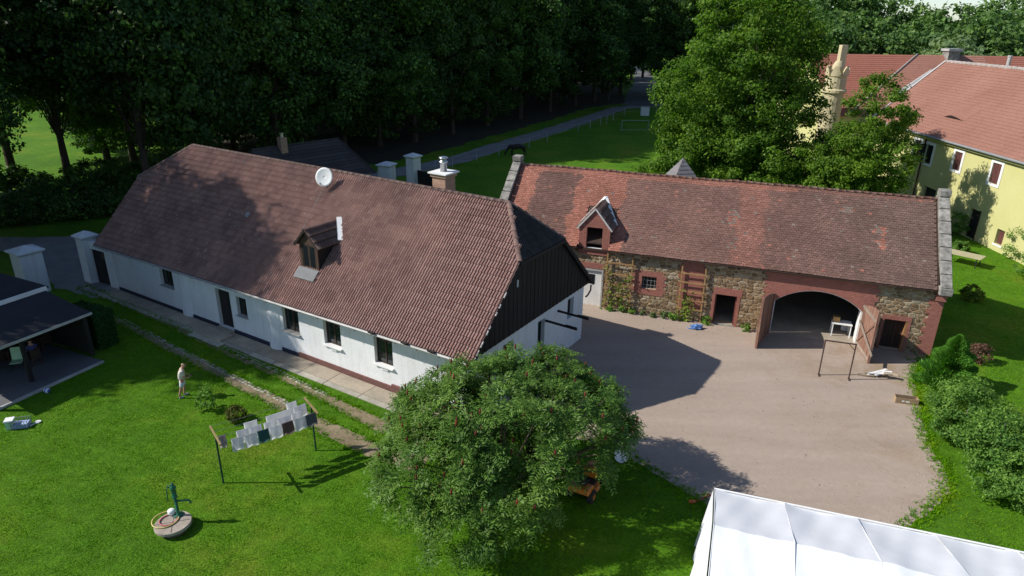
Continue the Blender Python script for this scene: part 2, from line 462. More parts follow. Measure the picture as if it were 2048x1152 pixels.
RUT2 = ribbon(gp((165, 575), (240, 606), (340, 650), (450, 704), (560, 752), (660, 800), (760, 850), (860, 880)), [.7, .4, .35, .35, .42, .5, .8, 1.3])
sheet('wheel_track', RUT1, .005, m_soil, .05, .2, 7)
sheet('wheel_track', RUT2, .007, m_soil, .04, .2, 8)
# rows of old concrete pavers sunk along the two tracks
def paver_row(path, seed, off):
    rg = random.Random(seed); b = MB()
    P = [Vector(p[:2]) for p in path]
    for i in range(len(P) - 1):
        a, c = P[i], P[i + 1]; d = (c - a); L = d.length; d.normalize(); nn = Vector((-d.y, d.x)); k = int(L / .24)
        for j in range(k):
            q = a + d * (j * .24 + .12)
            for r_ in range(2):
                if rg.random() < .10: continue
                qq = q + nn * (off + r_ * .15 + rg.uniform(-.02, .02))
                an = math.atan2(d.y, d.x) + rg.uniform(-.12, .12)
                ax = Vector((math.cos(an), math.sin(an), rg.uniform(-.03, .03))); ay = Vector((-math.sin(an), math.cos(an), rg.uniform(-.03, .03)))
                b.obox((qq.x, qq.y, .004), ax * rg.uniform(.075, .105), ay * rg.uniform(.035, .055), (0, 0, rg.uniform(.012, .02)))
    o = b.build('paver_row', m_paver); return tag(o, kind='structure')
paver_row(gp((225, 632), (330, 686), (430, 737), (545, 795), (632, 842)), 1, 0)
paver_row(gp((165, 572), (240, 602), (340, 645), (450, 698), (560, 747), (650, 792)), 2, 0)
# ================================================================== FARMHOUSE
HX, HY, HTH = -1.508, 24.747, R(-32.175)
HL, HW, HO = 27.0, 9.9, .54
house = empty('farmhouse', (HX, HY, 0), HTH, 'long white farmhouse with brown tiled half-hipped roof and dark wooden gable', 'house')
H2W = Matrix.Translation((HX, HY, 0)) @ Matrix.Rotation(HTH, 4, 'Z')
W2H = H2W.inverted()
def hze(u): return 3.14 + .0085 * u            # the old roof sags: eave and ridge are not quite level
def hzr(u): return 8.28 - .007 * u
def hroof(u, t, back=False):                   # t 0 eave .. 1 ridge
    v = -HO + t * (HW / 2 + HO)
    if back: v = HW - v
    return Vector((u, v, hze(u) * (1 - t) + hzr(u) * t))
def hwall(px, py, v=0.0):
    a = H2W @ Vector((0, v, 0)); n = H2W.to_3x3() @ Vector((0, -1, 0))
    q = W2H @ on_plane(px, py, a, n); return q.x, q.z
def hgable(px, py, u=0.0):
    a = H2W @ Vector((u, 0, 0)); n = H2W.to_3x3() @ Vector((1, 0, 0))
    q = W2H @ on_plane(px, py, a, n); return q.y, q.z
_hn = (hroof(-5, 0) - hroof(-20, 0)).cross(hroof(-12, 1) - hroof(-12, 0)).normalized()
def hroofpx(px, py):
    q = W2H @ on_plane(px, py, H2W @ hroof(-12, .5), H2W.to_3x3() @ _hn); return q
UR, UL = .30, -27.9                            # roof ends (verges)
RR, RL = -1.55, -24.75                         # ridge ends
TH = (2.95 + HO) / (HW / 2 + HO)               # where the half hips start on the slope
WALLTOP = 3.35
# --- walls (front wall carries the openings)
def hrect(p0, p1):
    a = hwall(*p0); b = hwall(*p1); return a, b
ops = {}
def op(k, xl, xr, top, bot):                   # left/right column px at mid height, top px y, bottom px y
    cx, cy = (xl + xr) / 2, (top + bot) / 2
    _, zt = hwall(cx, top); _, zb = hwall(cx, bot); ops[k] = (hwall(xl, cy)[0], hwall(xr, cy)[0], max(zb, 0.02), zt)
op('w1', 321, 345, 538, 572); op('door', 434, 461, 572, 641); op('w2', 474, 493, 596, 632)
op('w3', 566, 597, 617, 664); op('w4', 648, 681, 645, 692); op('w5', 749, 785, 677, 731)
ops['door'] = (ops['door'][0], ops['door'][1], .10, 2.35)
holes = [ops[k] for k in ops]
b = MB(); wall_holes(b, -HL, 0, 0, 3.3, holes, 0, .5)
front = b.build('front_wall', m_plaster, house, recalc=False)
b = MB(); b.box(-HL, 0, HW - .5, HW, 0, 3.05); b.build('back_wall', m_plaster, house)
gops = {}
def gop(k, cx, top, bot, halfw):
    v, zt = hgable(cx, top); _, zb = hgable(cx, bot); gops[k] = (v - halfw, v + halfw, zb, zt)
gop('g1', 1142, 596, 634, .33); gop('g2', 1083, 640, 692, .33)
v3, z3 = hgable(1017, 690); gops['g3'] = (v3 - .42, v3 + .42, gops['g2'][2], gops['g2'][3])
gb = MB(); wall_holes(gb, .5, HW - .5, 0, 3.3, [gops[k] for k in gops], 0, .45)
gb.v = [(-y, x, z) for (x, y, z) in gb.v]        # turn so that it faces +x
gb.build('gable_wall', m_plaster, house, recalc=False)
b = MB(); b.box(-HL, -HL + .5, .5, HW - .5, 0, 3.05); b.build('end_wall', m_plaster, house)
MB().box(-HL + .5, -.5, .5, HW - .5, 3.0, 3.06).build('attic_floor', m_dark, house)
# buttress-like thickenings of the plaster
for px in (372, 546):
    u, _ = hwall(px, 640 if px > 400 else 600)
    b = MB(); prof = [(-.5, 0), (-.3, -.10), (-.05, -.17), (.15, -.17), (.4, -.1), (.6, 0)]
    vs = [(u + x, y * 1.25, .02) for x, y in prof] + [(u + x * .9, y * .45, 2.75) for x, y in prof]
    n = len(prof); b.add(vs, [(i, i + 1, n + i + 1, n + i) for i in range(n - 1)] + [tuple(range(n, 2 * n)), tuple(reversed(range(n)))])
    b.build('buttress', m_plaster, house, smooth=False)
# plinth: dark blue towards the door, brick towards the yard
uM, _ = hwall(600, 712)
MB().box(-HL - .02, ops['door'][0] - .06, -.05, -.003, 0, .20).build('plinth', m_bluedk, house)
MB().box(ops['door'][1] + .06, uM, -.055, -.003, 0, .22).build('plinth', m_bluedk, house)
MB().box(uM, -4.6, -.06, -.003, 0, .30).build('brick_plinth', m_brickplinth, house)
MB().box(-4.6, .0, -.09, -.003, 0, .42).build('brick_plinth', m_brickplinth, house)
for k in ops:
    x0, x1, z0, z1 = ops[k]
    if k == 'door': continue
    window(house, x0 + .01, x1 - .01, z0 + .02, z1 - .01, .17, m_frame, m_glass, m_white if k in ('w4', 'w5') else m_gutter, 1 if x1 - x0 > .6 else 0)
    if k in ('w4', 'w5'):                     # small box hanging under the sill
        MB().box((x0 + x1) / 2 - .2, (x0 + x1) / 2 + .25, -.06, -.003, z0 - .2, z0 - .08).build('vent_box', m_white, house)
d0, d1, dz0, dz1 = ops['door']
b = MB(); b.box(d0, d0 + .08, .2, .28, dz0, dz1 - .08).box(d1 - .08, d1, .2, .28, dz0, dz1 - .08).box(d0, d1, .2, .28, dz1 - .08, dz1)
dr = b.build('door_frame', m_frame, house)
for i in range(2):
    xa = d0 + .085 + i * (d1 - d0 - .17) / 2; xb = xa + (d1 - d0 - .17) / 2 - .01
    dl = MB().box(xa, xb, .225, .265, dz0, dz1 - .085).build('door_leaf', m_black, dr)
MB().box(d0 - .1, d1 + .1, -.45, .2, .002, .095).build('doorstep', m_concrete, house)
for i, k in enumerate(gops):
    x0, x1, z0, z1 = gops[k]
    o = window(house, x0 + .01, x1 - .01, z0 + .01, z1 - .01, .2, m_metaldk, m_glass, None, 1)
    for q in [o] + list(o.children):
        me = q.data
        for vtx in me.vertices: x, y, z = vtx.co; vtx.co = (-y, x, z)
# two dark timber arms sticking out of the gable
for (p0, z) in ((gops['g1'][0] - 1.05, 2.62), (gops['g2'][1] + .05, 2.55)):
    b = MB(); b.bar((-.0, p0, z), (1.7, p0 + .0, z - .03), .08, .09); b.bar((1.1, p0 - .0, z + .05), (1.68, p0, z + .035), .10, .025); b.build('gable_arm', m_black, house)
# gutter bracket pipe at the back corner
b = MB(); b.tube([(.12, HW + .62, 2.92), (.12, HW + .60, 2.62), (.12, HW + .3, 2.45), (.12, HW + .06, 2.42)], .045, 8); b.build('downpipe', m_metaldk, house, smooth=True)
# --- gable boarding above the plaster: individual boards
zh = hroof(UR, TH).z
rise = (hzr(0) - hze(0)) / (HW / 2 + HO)
def gable_top(v):
    vv = v if v < HW / 2 else HW - v
    return min(hze(0) + (vv + HO) * rise, zh) - .09
nb = 58; bw = (HW + .56) / nb
for e, (uu, th) in enumerate(((.09, .03), (-HL - .09, .03))):
    for i in range(nb):
        va = -.28 + i * bw; vb = va + bw - .012
        za, zb = gable_top(va), gable_top(vb)
        if max(za, zb) < 3.16: continue
        zl = 3.10
        if min(za, zb) <= zl + .02: za = max(za, zl + .03); zb = max(zb, zl + .03)
        o_ = uu + (.012 if i % 2 else 0)
        MB().add([(o_ - th / 2, va, zl), (o_ + th / 2, va, zl), (o_ + th / 2, vb, zl), (o_ - th / 2, vb, zl), (o_ - th / 2, va, za), (o_ + th / 2, va, za), (o_ + th / 2, vb, zb), (o_ - th / 2, vb, zb)],
                 [(0, 3, 2, 1), (4, 5, 6, 7), (0, 1, 5, 4), (1, 2, 6, 5), (2, 3, 7, 6), (3, 0, 4, 7)]).build('gable_board', m_black, house, recalc=False)
v_, z_ = hgable(1035, 567, .12)
MB().tube([(.12, v_, z_ - .16), (.135, v_, z_ + .16)], .04, 8).build('gable_light', m_white, house)

# --- roof deck and tiles
m_tile = None
def tilemat(name, c1, c2, c3, lichen=.5, scale=(1, 1, 1)):
    m, nt, bs = newmat(name)
    co = coords(nt)
    col = ramp(nt, rnd01(nt), [(0, c1), (.5, c2), (1, c3)])
    col = mix(nt, col, ramp(nt, noise(nt, co, .5, 4, .6), [(.3, (.72, .70, .72)), (.7, (1.16, 1.12, 1.08))]), 1, 'MULTIPLY')
    col = mix(nt, col, ramp(nt, noise(nt, co, 12, 4, .75), [(.25, .8), (.75, 1.12)]), 1, 'MULTIPLY')
    # pale lichen specks
    v = N(nt, 'ShaderNodeTexVoronoi'); v.inputs['Scale'].default_value = 5.5; nt.links.new(co, v.inputs['Vector'])
    dots = ramp(nt, v.outputs['Distance'], [(.14, 1), (.20, 0)])
    sel = ramp(nt, noise(nt, co, .45, 3, .6), [(.40, .25 * lichen), (.66, lichen)])
    pick = ramp(nt, noise(nt, co, 2.9, 2, .5), [(.52, 0), (.57, 1)])
    f = mix(nt, mix(nt, dots, sel, 1, 'MULTIPLY'), pick, 1, 'MULTIPLY')
    col = mix(nt, col, (.52, .5, .47), f)
    nt.links.new(col, bs.inputs['Base Color']); bs.inputs['Roughness'].default_value = .78; bs.inputs['Specular IOR Level'].default_value = .3
    bumpify(nt, bs, noise(nt, co, 26, 5, .7), .25, .01)
    return m
m_tile = tilemat('brown_concrete_tile', (.215, .120, .100), (.258, .150, .125), (.296, .176, .148), .9)
# double-roll tile cross section (x across 0..1, height)
TW, TG = .30, .335
prof = [(0, .0), (.10, .002), (.13, .034), (.22, .052), (.33, .045), (.40, .002), (.60, .002), (.63, .034), (.72, .052), (.83, .045), (.90, .002), (1.0, .0)]
def tile_verts(tw, tl):
    vs = []
    for (yy, lift) in ((0, .056), (tl, .004)):
        for (x, h) in prof: vs.append((x * tw, yy, h + lift))
    for (x, h) in prof: vs.append((x * tw, .002, h * .55 - .002 + .004))       # front lip under side
    n = len(prof)
    fs = [(i, i + 1, n + i + 1, n + i) for i in range(n - 1)] + [(2 * n + i, 2 * n + i + 1, i + 1, i) for i in range(n - 1)]
    return vs, fs
def slope_frame(back=False):
    a, b_ = hroof(-14, 0, back), hroof(-14, 1, back)
    up = (b_ - a).normalized(); L = (b_ - a).length
    return up, L
rows = int(round(slope_frame()[1] / TG))
cols = int((UR - UL) / TW)
parts, restv, restf = [], [], []
TVS, TFS = tile_verts(TW + .012, slope_frame()[1] / rows + .055)
me_tile = MB().add(TVS, TFS, 0, 0.0).mesh('roof_tile', m_tile, False)
NVP = len(TVS)
dorm_c = hroofpx(618, 545)
cand = []
for back in (False, True):
    upv, SL = slope_frame(back); g = SL / rows
    for i in range(rows):
        t0 = i / rows
        for j in range(cols + 1):
            u0 = UL + (UR - UL) * j / (cols + 1)
            tm = t0 + .5 / rows; um = u0 + TW / 2
            # half hips cut the corners off
            if tm > TH:
                kf = (tm - TH) / (1 - TH)
                if um > UR + (RR - UR) * kf - .02 or um < UL + (RL - UL) * kf + .02: continue
            p = hroof(u0, t0, back)
            cand.append((back, p, upv, u0, t0))
def tile_matrix(p, upv, back, seed):
    rg = random.Random(seed)
    xax = Vector((1, 0, 0)); up = upv.copy()
    if back: xax = Vector((-1, 0, 0)); p = p + Vector((TW, 0, 0))
    nrm = xax.cross(up).normalized()
    up = (up + nrm * rg.uniform(-.006, .006) + xax * rg.uniform(-.008, .008)).normalized()
    nrm = xax.cross(up).normalized()
    p = p + nrm * rg.uniform(-.003, .004)
    return Matrix(((xax.x, up.x, nrm.x, p.x), (xax.y, up.y, nrm.y, p.y), (xax.z, up.z, nrm.z, p.z), (0, 0, 0, 1)))
fr = [c for c in cand if not c[0]]
fr.sort(key=lambda c: (H2W @ c[1] - CAMP).length)
near = fr[:300]; rest = fr[300:] + [c for c in cand if c[0]]
# deck under the tiles
def hipc(u, back=False): return hroof(u, TH, back)
b = MB(); dn = Vector((0, 0, -.05))
for back in (False, True):
    poly = [hroof(UL, 0, back), hroof(UR, 0, back), hroof(UR, TH, back), hroof(RR, 1, back), hroof(RL, 1, back), hroof(UL, TH, back)]
    b.prism_dir([p + dn for p in poly], (0, 0, -.07))
b.prism_dir([hroof(UR, TH) + dn, hroof(UR, TH, True) + dn, hroof(RR, 1) + dn], (0, 0, -.07))
b.prism_dir([hroof(UL, TH) + dn, hroof(RL, 1) + dn, hroof(UL, TH, True) + dn], (0, 0, -.07))
roof = b.build('roof', m_black, house)
for i, c in enumerate(near):
    o = link('roof_tile', me_tile, roof); o.matrix_local = tile_matrix(c[1], c[2], False, i)
tv = np.array([(*v, 1) for v in TVS]); tf = np.array(TFS)
V, F, RN = [], [], []
for i, c in enumerate(rest):
    mt = np.array(tile_matrix(c[1], c[2], c[0], i + 1000))
    V.append((tv @ mt.T)[:, :3]); F.append(tf + NVP * i); RN.append(np.full(len(tf), random.random()))
o = link('roof_tiles', mesh_np('roof_tiles', np.vstack(V), np.vstack(F), np.concatenate(RN), [m_tile]), roof); tag(o, kind='stuff')
# half-hip tiles (right end's shade is put into a darker tile colour; left end plain brown)
m_tile_shaded = tilemat('shaded_tile', (.040, .036, .036), (.052, .046, .045), (.062, .055, .052), .2)
def hip_tiles(ue, ur):
    A, B, C = hroof(ue, TH), hroof(ue, TH, True), hroof(ur, 1)
    mid = (A + B) / 2; up = (C - mid); SLh = up.length; up.normalize(); xax = (B - A).normalized() * (1 if ue > ur else -1)
    nrm = xax.cross(up).normalized(); wB = (B - A).length
    V, F, RN = [], [], []; nr = int(SLh / .33); k = 0
    for i in range(nr):
        wrow = wB * (1 - (i + .25) / nr)
        nc = int(wrow / TW)
        for j in range(nc):
            p = mid + up * (i * SLh / nr) + xax * (-nc * TW / 2 + j * TW)
            mt = np.array(Matrix(((xax.x, up.x, nrm.x, p.x), (xax.y, up.y, nrm.y, p.y), (xax.z, up.z, nrm.z, p.z), (0, 0, 0, 1))))
            V.append((tv @ mt.T)[:, :3]); F.append(tf + NVP * k); RN.append(np.full(len(tf), random.random())); k += 1
    o = link('hip_tiles', mesh_np('hip_tiles', np.vstack(V), np.vstack(F), np.concatenate(RN), [m_tile_shaded if ue > ur else m_tile]), roof); tag(o, kind='stuff')
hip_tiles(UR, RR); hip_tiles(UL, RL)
# ridge and hip caps: individual half-round caps
def cap_mesh(L, r=.12):
    b = MB(); n = 7
    for s_, (yy, rr) in enumerate(((0, r * 1.06), (L, r * .94))): pass
    vs = []
    for (yy, rr) in ((0, r * 1.08), (L * .12, r * 1.08), (L * .13, r), (L, r * .96)):
        for k in range(n):
            a = math.pi * k / (n - 1); vs.append((rr * math.cos(a), yy, rr * .8 * math.sin(a) - .01))
    fs = [(i * n + k, i * n + k + 1, (i + 1) * n + k + 1, (i + 1) * n + k) for i in range(3) for k in range(n - 1)] + [tuple(range(n))]
    b.add(vs, fs, 0, 0.0); return b.mesh('ridge_tile', m_ridge, True)
m_ridge = tilemat('ridge_tile', (.15, .095, .078), (.185, .12, .10), (.22, .15, .125), .7)
me_cap = cap_mesh(.42)
def cap_line(a, c, sag=0):
    d = c - a; L = d.length; k = max(1, int(L / .40)); d.normalize()
    x = d.cross(Vector((0, 0, 1))).normalized(); z = x.cross(d)
    for i in range(k):
        p = a + d * (L * i / k) + Vector((0, 0, .035))
        o = link('ridge_tile', me_cap, roof); o.matrix_local = Matrix(((x.x, d.x, z.x, p.x), (x.y, d.y, z.y, p.y), (x.z, d.z, z.z, p.z), (0, 0, 0, 1)))
cap_line(hroof(RL, 1), hroof(RR, 1))
for back in (False, True):
    cap_line(hroof(UR, TH, back), hroof(RR, 1, back)); cap_line(hroof(UL, TH, back), hroof(RL, 1, back))
# verge boards + pale verge mortar
for (uu) in (UR, UL):
    for back in (False, True):
        a, c = hroof(uu, 0, back), hroof(uu, TH, back)
        b = MB(); b.bar(a + Vector((.0, 0, -.09)), c + Vector((.0, 0, -.09)), .035, .17); b.build('verge_board', m_black, roof)
a, c = hroof(UR + .02, .01), hroof(UR + .02, TH)
rgv = random.Random(12)
for i in range(11):
    t = rgv.uniform(0, .95); q = a.lerp(c, t); q2 = a.lerp(c, min(1, t + rgv.uniform(.015, .05)))
    b = MB(); b.bar(q + Vector((.012, 0, -.005)), q2 + Vector((.012, 0, -.005)), .03, .07); b.build('verge_mortar', m_roofedge, roof)
a, c = hroof(UR + .02, TH) + Vector((.03, 0, -.06)), hroof(UR + .02, TH, True) + Vector((.03, 0, -.06))
b = MB(); b.bar(a, c, .04, .14); b.build('hip_fascia', m_black, roof)
# gutter along the front, hung clear of the tiles, with brackets
b = MB()
nG = 14
for i in range(nG):
    u0 = UL + (UR - UL - .3) * i / nG; u1 = UL + (UR - UL - .3) * (i + 1) / nG
    for k in range(6):
        a0, a1 = math.pi + math.pi * k / 6, math.pi + math.pi * (k + 1) / 6
        def gpnt(u, a): e = hroof(u, 0); return (u, e.y - .085 + .075 * math.cos(a), e.z - .02 + .075 * math.sin(a))
        b.add([gpnt(u0, a0), gpnt(u1, a0), gpnt(u1, a1), gpnt(u0, a1)], [(0, 1, 2, 3)])
gut = b.build('gutter', m_gutter, house, recalc=False)
for i in range(24):
    u = UL + .4 + i * (UR - UL - .8) / 23; e = hroof(u, 0)
    MB().box(u - .015, u + .015, e.y - .165, e.y + .1, e.z - .11, e.z - .095).build('gutter_bracket', m_metaldk, gut)
# fascia + soffit boards with gaps under the eave
b = MB(); e = hroof(-14, 0)
b.add([(UL, -HO + .06, hze(UL) - .16), (UR, -HO + .06, hze(UR) - .16), (UR, -.02, 3.04), (UL, -.02, 3.04)], [(0, 1, 2, 3)]); b.build('soffit', m_plaster, house)
# small lifted / broken eave tiles
for px, py in ((745, 665), (808, 692), (862, 707)):
    q = W2H @ on_plane(px, py, H2W @ hroof(-8, 0), H2W.to_3x3() @ _hn)
    b = MB(); b.obox((q.x, -HO - .05, hze(q.x) + .03), (.17, 0, 0), (0, .09, .02), (0, -.01, .03)); b.build('loose_tile', m_black, roof)

# --- wooden dormer
def dormer():
    uc = dorm_c.x; w = .62
    pf = hroofpx(618, 545); vf, zf = pf.y + .1, pf.z + .12
    top = zf + 1.35; apex = top + .62
    dep = 2.0
    # front face boards
    b = MB()
    b.box(uc - w, uc - w + .16, vf, vf + .06, zf, top).box(uc + w - .16, uc + w, vf, vf + .06, zf, top).box(uc - w + .16, uc + w - .16, vf, vf + .06, zf, zf + .08).box(uc - w + .16, uc + w - .16, vf, vf + .06, top - .1, top)
    b.prism_dir([(uc - w, vf, top), (uc + w, vf, top), (uc, vf, apex - .05)], (0, .06, 0))
    d = b.build('dormer', m_darkwood, house)
    for i in range(2):
        x0 = uc - w + .165 + i * (w - .165); x1 = x0 + w - .175
        o = MB().box(x0, x1, vf + .02, vf + .05, zf + .085, top - .105).build('dormer_window', m_frame, d)
        MB().box(x0 + .06, x1 - .06, vf + .012, vf + .019, zf + .14, top - .16).build('pane', m_glass, d)
    for s in (-1, 1):
        b = MB(); x = uc + s * w
        zz = lambda v: hroof(uc, (v + HO) / (HW / 2 + HO)).z
        b.prism_dir([(x, vf + .06, zf), (x, vf + .06, top), (x, vf + dep, top), (x, vf + dep, zz(vf + dep) if zz(vf + dep) < top else top - .01)], (-s * .04, 0, 0))
        b.build('dormer_cheek', m_black, d)
        # gable rafter board
        b = MB(); b.bar((uc + s * (w + .2), vf - .12, top - .17), (uc, vf - .12, apex + .06), .05, .13); b.build('barge_board', m_darkwood, d)
        # roof slab + tiles
        vr = vf + dep + .1
        eave = Vector((uc + s * (w + .22), 0, top - .16)); rid = Vector((uc, 0, apex + .04))
        up = (rid - eave); L = up.length; up.normalize()
        y0 = vf - .16
        rdir = Vector((0, 1, 0)) if s > 0 else Vector((0, -1, 0))
        # depth at eave and ridge until the main roof cuts it
        def vcut(z): return ((z - hze(uc)) / (hzr(uc) - hze(uc))) * (HW / 2 + HO) - HO
        b = MB(); b.prism_dir([(eave.x, y0, eave.z), (eave.x, vcut(eave.z) + .05, eave.z), (rid.x, vcut(rid.z) + .05, rid.z), (rid.x, y0, rid.z)], (0, 0, -.05)); b.build('dormer_deck', m_black, d)
        nrm = rdir.cross(up).normalized()
        nr = 3
        for i in range(nr):
            z = eave.z + up.z * L * i / nr
            ve = vcut(z + .15); nc = int((ve - y0) / .2)
            for j in range(nc):
                p = eave + up * (L * i / nr); p.y = (y0 + j * .2) if s > 0 else (y0 + (j + 1) * .2)
                p = p + nrm * .01
                o = link('dormer_tile', me_dt, d); o.matrix_local = Matrix(((rdir.x, up.x, nrm.x, p.x), (rdir.y, up.y, nrm.y, p.y), (rdir.z, up.z, nrm.z, p.z), (0, 0, 0, 1)))
    k = 6
    for i in range(k):
        a = Vector((uc, y0 + i * (vcut(apex) - y0) / k, apex + .04))
        o = link('ridge_tile', me_cap, d); o.matrix_local = Matrix.Translation(a)
    # white mortar flashing where dormer roof meets the slope
    b = MB(); e1 = Vector((uc + w + .25, vcut(top - .1) + .0, top - .10)); r1 = Vector((uc + .02, vcut(apex + .1), apex + .12))
    b.bar(e1 + Vector((0, -.05, .06)), r1 + Vector((0, -.05, .05)), .26, .12); b.build('mortar_flashing', m_white, d)
    # zinc apron below the window
    p0 = hroofpx(600, 536); b = MB()
    t0 = (vf + HO) / (HW / 2 + HO); t1 = t0 - .075
    a0, a1 = hroof(uc, t0), hroof(uc, t1); nn = Vector((0, -.7, .7)) * .14
    b.prism_dir([Vector((uc - w - .08, a0.y, a0.z)) + nn, Vector((uc - w - .08, a1.y, a1.z)) + nn, Vector((uc + w + .06, a1.y, a1.z)) + nn, Vector((uc + w + .06, a0.y, a0.z)) + nn], (0, .02, .02))
    b.build('zinc_apron', M('weathered_zinc', (.13, .135, .14), .7, .2, 2, .2, 12), d)
    MB().box(uc - w - .03, uc + w + .03, vf - .06, vf + .02, zf - .02, zf + .03).build('dormer_sill', m_roofedge, d)
_v, _f = tile_verts(.205, .36)
me_dt = MB().add(_v, _f, 0, 0.0).mesh('dormer_tile', m_ridge, False)
dormer()
# --- chimney on the back slope
q = hgable(0, 0)
def chimney():
    u = -4.05; v = 6.15; s = .40
    # find u so that it appears at picture x about 888
    best = None
    for i in range(-900, 0):
        p = H2W @ Vector((i * .01, v, 8)); c = (p - CAMP); xx = 1024 + F_PX * c.dot(_rt) / c.dot(_fw)
        if best is None or abs(xx - 888) < best[0]: best = (abs(xx - 888), i * .01)
    u = best[1]
    c = MB().box(u - s, u + s, v - s, v + s, 6.2, 8.72).build('chimney', m_brickold, house)
    MB().box(u - s - .07, u + s + .07, v - s - .07, v + s + .07, 8.72, 8.88).build('chimney_band', m_brickold, c)
    MB().box(u - s - .16, u + s + .16, v - s - .16, v + s + .16, 8.883, 8.95).build('chimney_slab', m_white, c)
    b = MB(); b.lathe([(.17, 0), (.17, .42), (.22, .43), (.22, .5), (.15, .52), (.15, .62)], 16, (u, v, 8.955)); b.build('flue', m_galv, c, smooth=True)
    b = MB(); b.lathe([(.02, .0), (.22, .0), (.235, .03), (.2, .07), (.03, .09)], 16, (u, v, 9.60)); b.build('flue_cowl', m_galv, c, smooth=True)
chimney()
for (px, py) in ((490, 325), (497, 432)):        # small roof vent and glass tile
    q = hroofpx(px, py)
    up, _ = slope_frame()
    b = MB(); b.obox(q + Vector((0, -.03, .06)), (.12, 0, 0), up * .14, (0, -.04, .04)); b.build('roof_vent' if px == 490 else 'skylight_tile', m_metaldk if px == 490 else m_zinc, roof)
# lightning wire / pale streak down the slope is a thin wire on the tiles
q0, q1 = hroofpx(648, 378), hroofpx(606, 462)
b = MB(); b.tube([q0 + Vector((0, -.05, .07)), q1 + Vector((0, -.05, .07))], .012, 5); b.build('roof_wire', m_zinc, roof)

# --- satellite dish standing on the ridge side
q = H2W @ hroofpx(655, 378)
dish = empty('satellite_dish', q, 0, 'round white satellite dish on a bent pole on the brown tiled roof', 'satellite dish')
b = MB(); b.tube([(0, 0, -.05), (.02, .02, .35), (-.02, -.05, .62)], .025, 8); b.build('pole', m_metaldk, dish, smooth=True)
_n = Vector((-.10, -.86, .33)).normalized(); _x = Vector((0, 0, 1)).cross(_n).normalized(); _y = _n.cross(_x)
b = MB(); vs, fs = [], []; nr, na = 5, 22; cD = Vector((-.06, -.16, .66))
for i in range(nr + 1):
    r_ = .46 * i / nr
    for k in range(na):
        a = 2 * math.pi * k / na; vs.append(cD + _x * r_ * math.cos(a) + _y * r_ * 1.08 * math.sin(a) + _n * (.30 * r_ * r_))
for i in range(nr):
    for k in range(na): fs.append((i * na + k, i * na + (k + 1) % na, (i + 1) * na + (k + 1) % na, (i + 1) * na + k))
b.add(vs, fs); o = b.build('reflector', m_white, dish, smooth=True); md = o.modifiers.new('solid', 'SOLIDIFY'); md.thickness = .015
b = MB(); b.tube([cD - _y * .46, cD - _y * .42 + _n * .45], .014, 6); b.tube([cD - _y * .42 + _n * .42, cD - _y * .38 + _n * .54], .04, 8); b.build('feed_arm', m_zinc, dish)
b = MB(); b.bar(cD - _n * .03, cD - _n * .12, .12); b.build('bracket', m_metaldk, dish)

# --- pavement slabs along the front wall
pav = None
b = MB()
rg = random.Random(5)
u = -HL - .2; k = 0
pvt = empty('pavement', (HX, HY, 0), HTH); tag(pvt, kind='structure')
while u < -1.0:
    L = rg.uniform(1.6, 2.3); u2 = min(u + L, -1.0)
    wd = 1.75
    MB().box(u + .01, u2 - .01, -.36, -.065, .0, .045).build('slab', m_concrete, pvt) if False else None
    MB().box(u + .012, u2 - .012, -.98, -.10, -.05, .05 + rg.uniform(-.006, .006)).build('slab', m_concrete, pvt)
    MB().box(u + .02, u2 - .02, -1.28 - rg.uniform(0, .05), -1.0, -.05, .035 + rg.uniform(-.006, .006)).build('kerb_slab', m_paver, pvt)
    u = u2; k += 1
MB().box(d0 - .35, d1 + .45, -1.25, -.46, .05, .16).build('entrance_step', m_concrete, pvt)
MB().box(d0 - .55, d1 + .85, -1.62, -1.26, -.02, .07).build('entrance_step', m_paver, pvt)
# ================================================================== STONE BARN
BX, BY, BTH = 21.741, 31.645, R(-19.395)
BL, BW, BE, BR, BO = 24.0, 8.36, 3.72, 7.32, .35
barn = empty('stone_barn', (BX, BY, 0), BTH, 'stone barn with red brick trim, arched gateway and patchy red tiled roof', 'barn')
B2W = Matrix.Translation((BX, BY, 0)) @ Matrix.Rotation(BTH, 4, 'Z')
W2B = B2W.inverted()
_bf = B2W.to_3x3() @ Vector((0, -1, 0))
def bwall(px, py, v=0.0):
    q = W2B @ on_plane(px, py, B2W @ Vector((0, v, 0)), _bf); return q.x, q.z
BS = (BR - BE) / (BW / 2 + BO)
def bsag(u): return .05 * math.sin(u * .55) + .03 * math.sin(u * 1.7 + 1)
def broof(u, t, back=False):
    v = -BO + t * (BW / 2 + BO)
    if back: v = BW - v
    return Vector((u, v, BE + (BR - BE) * t + (bsag(u) * (.4 + .6 * math.sin(math.pi * t))) * .8))
_bn = Vector((0, -BS, 1)).normalized()
def broofpx(px, py): return W2B @ on_plane(px, py, B2W @ broof(-10, .5), B2W.to_3x3() @ _bn)
def rect(p, q):
    a, b_ = bwall(*p), bwall(*q); return [min(a[0], b_[0]), max(a[0], b_[0]), min(a[1], b_[1]), max(a[1], b_[1])]
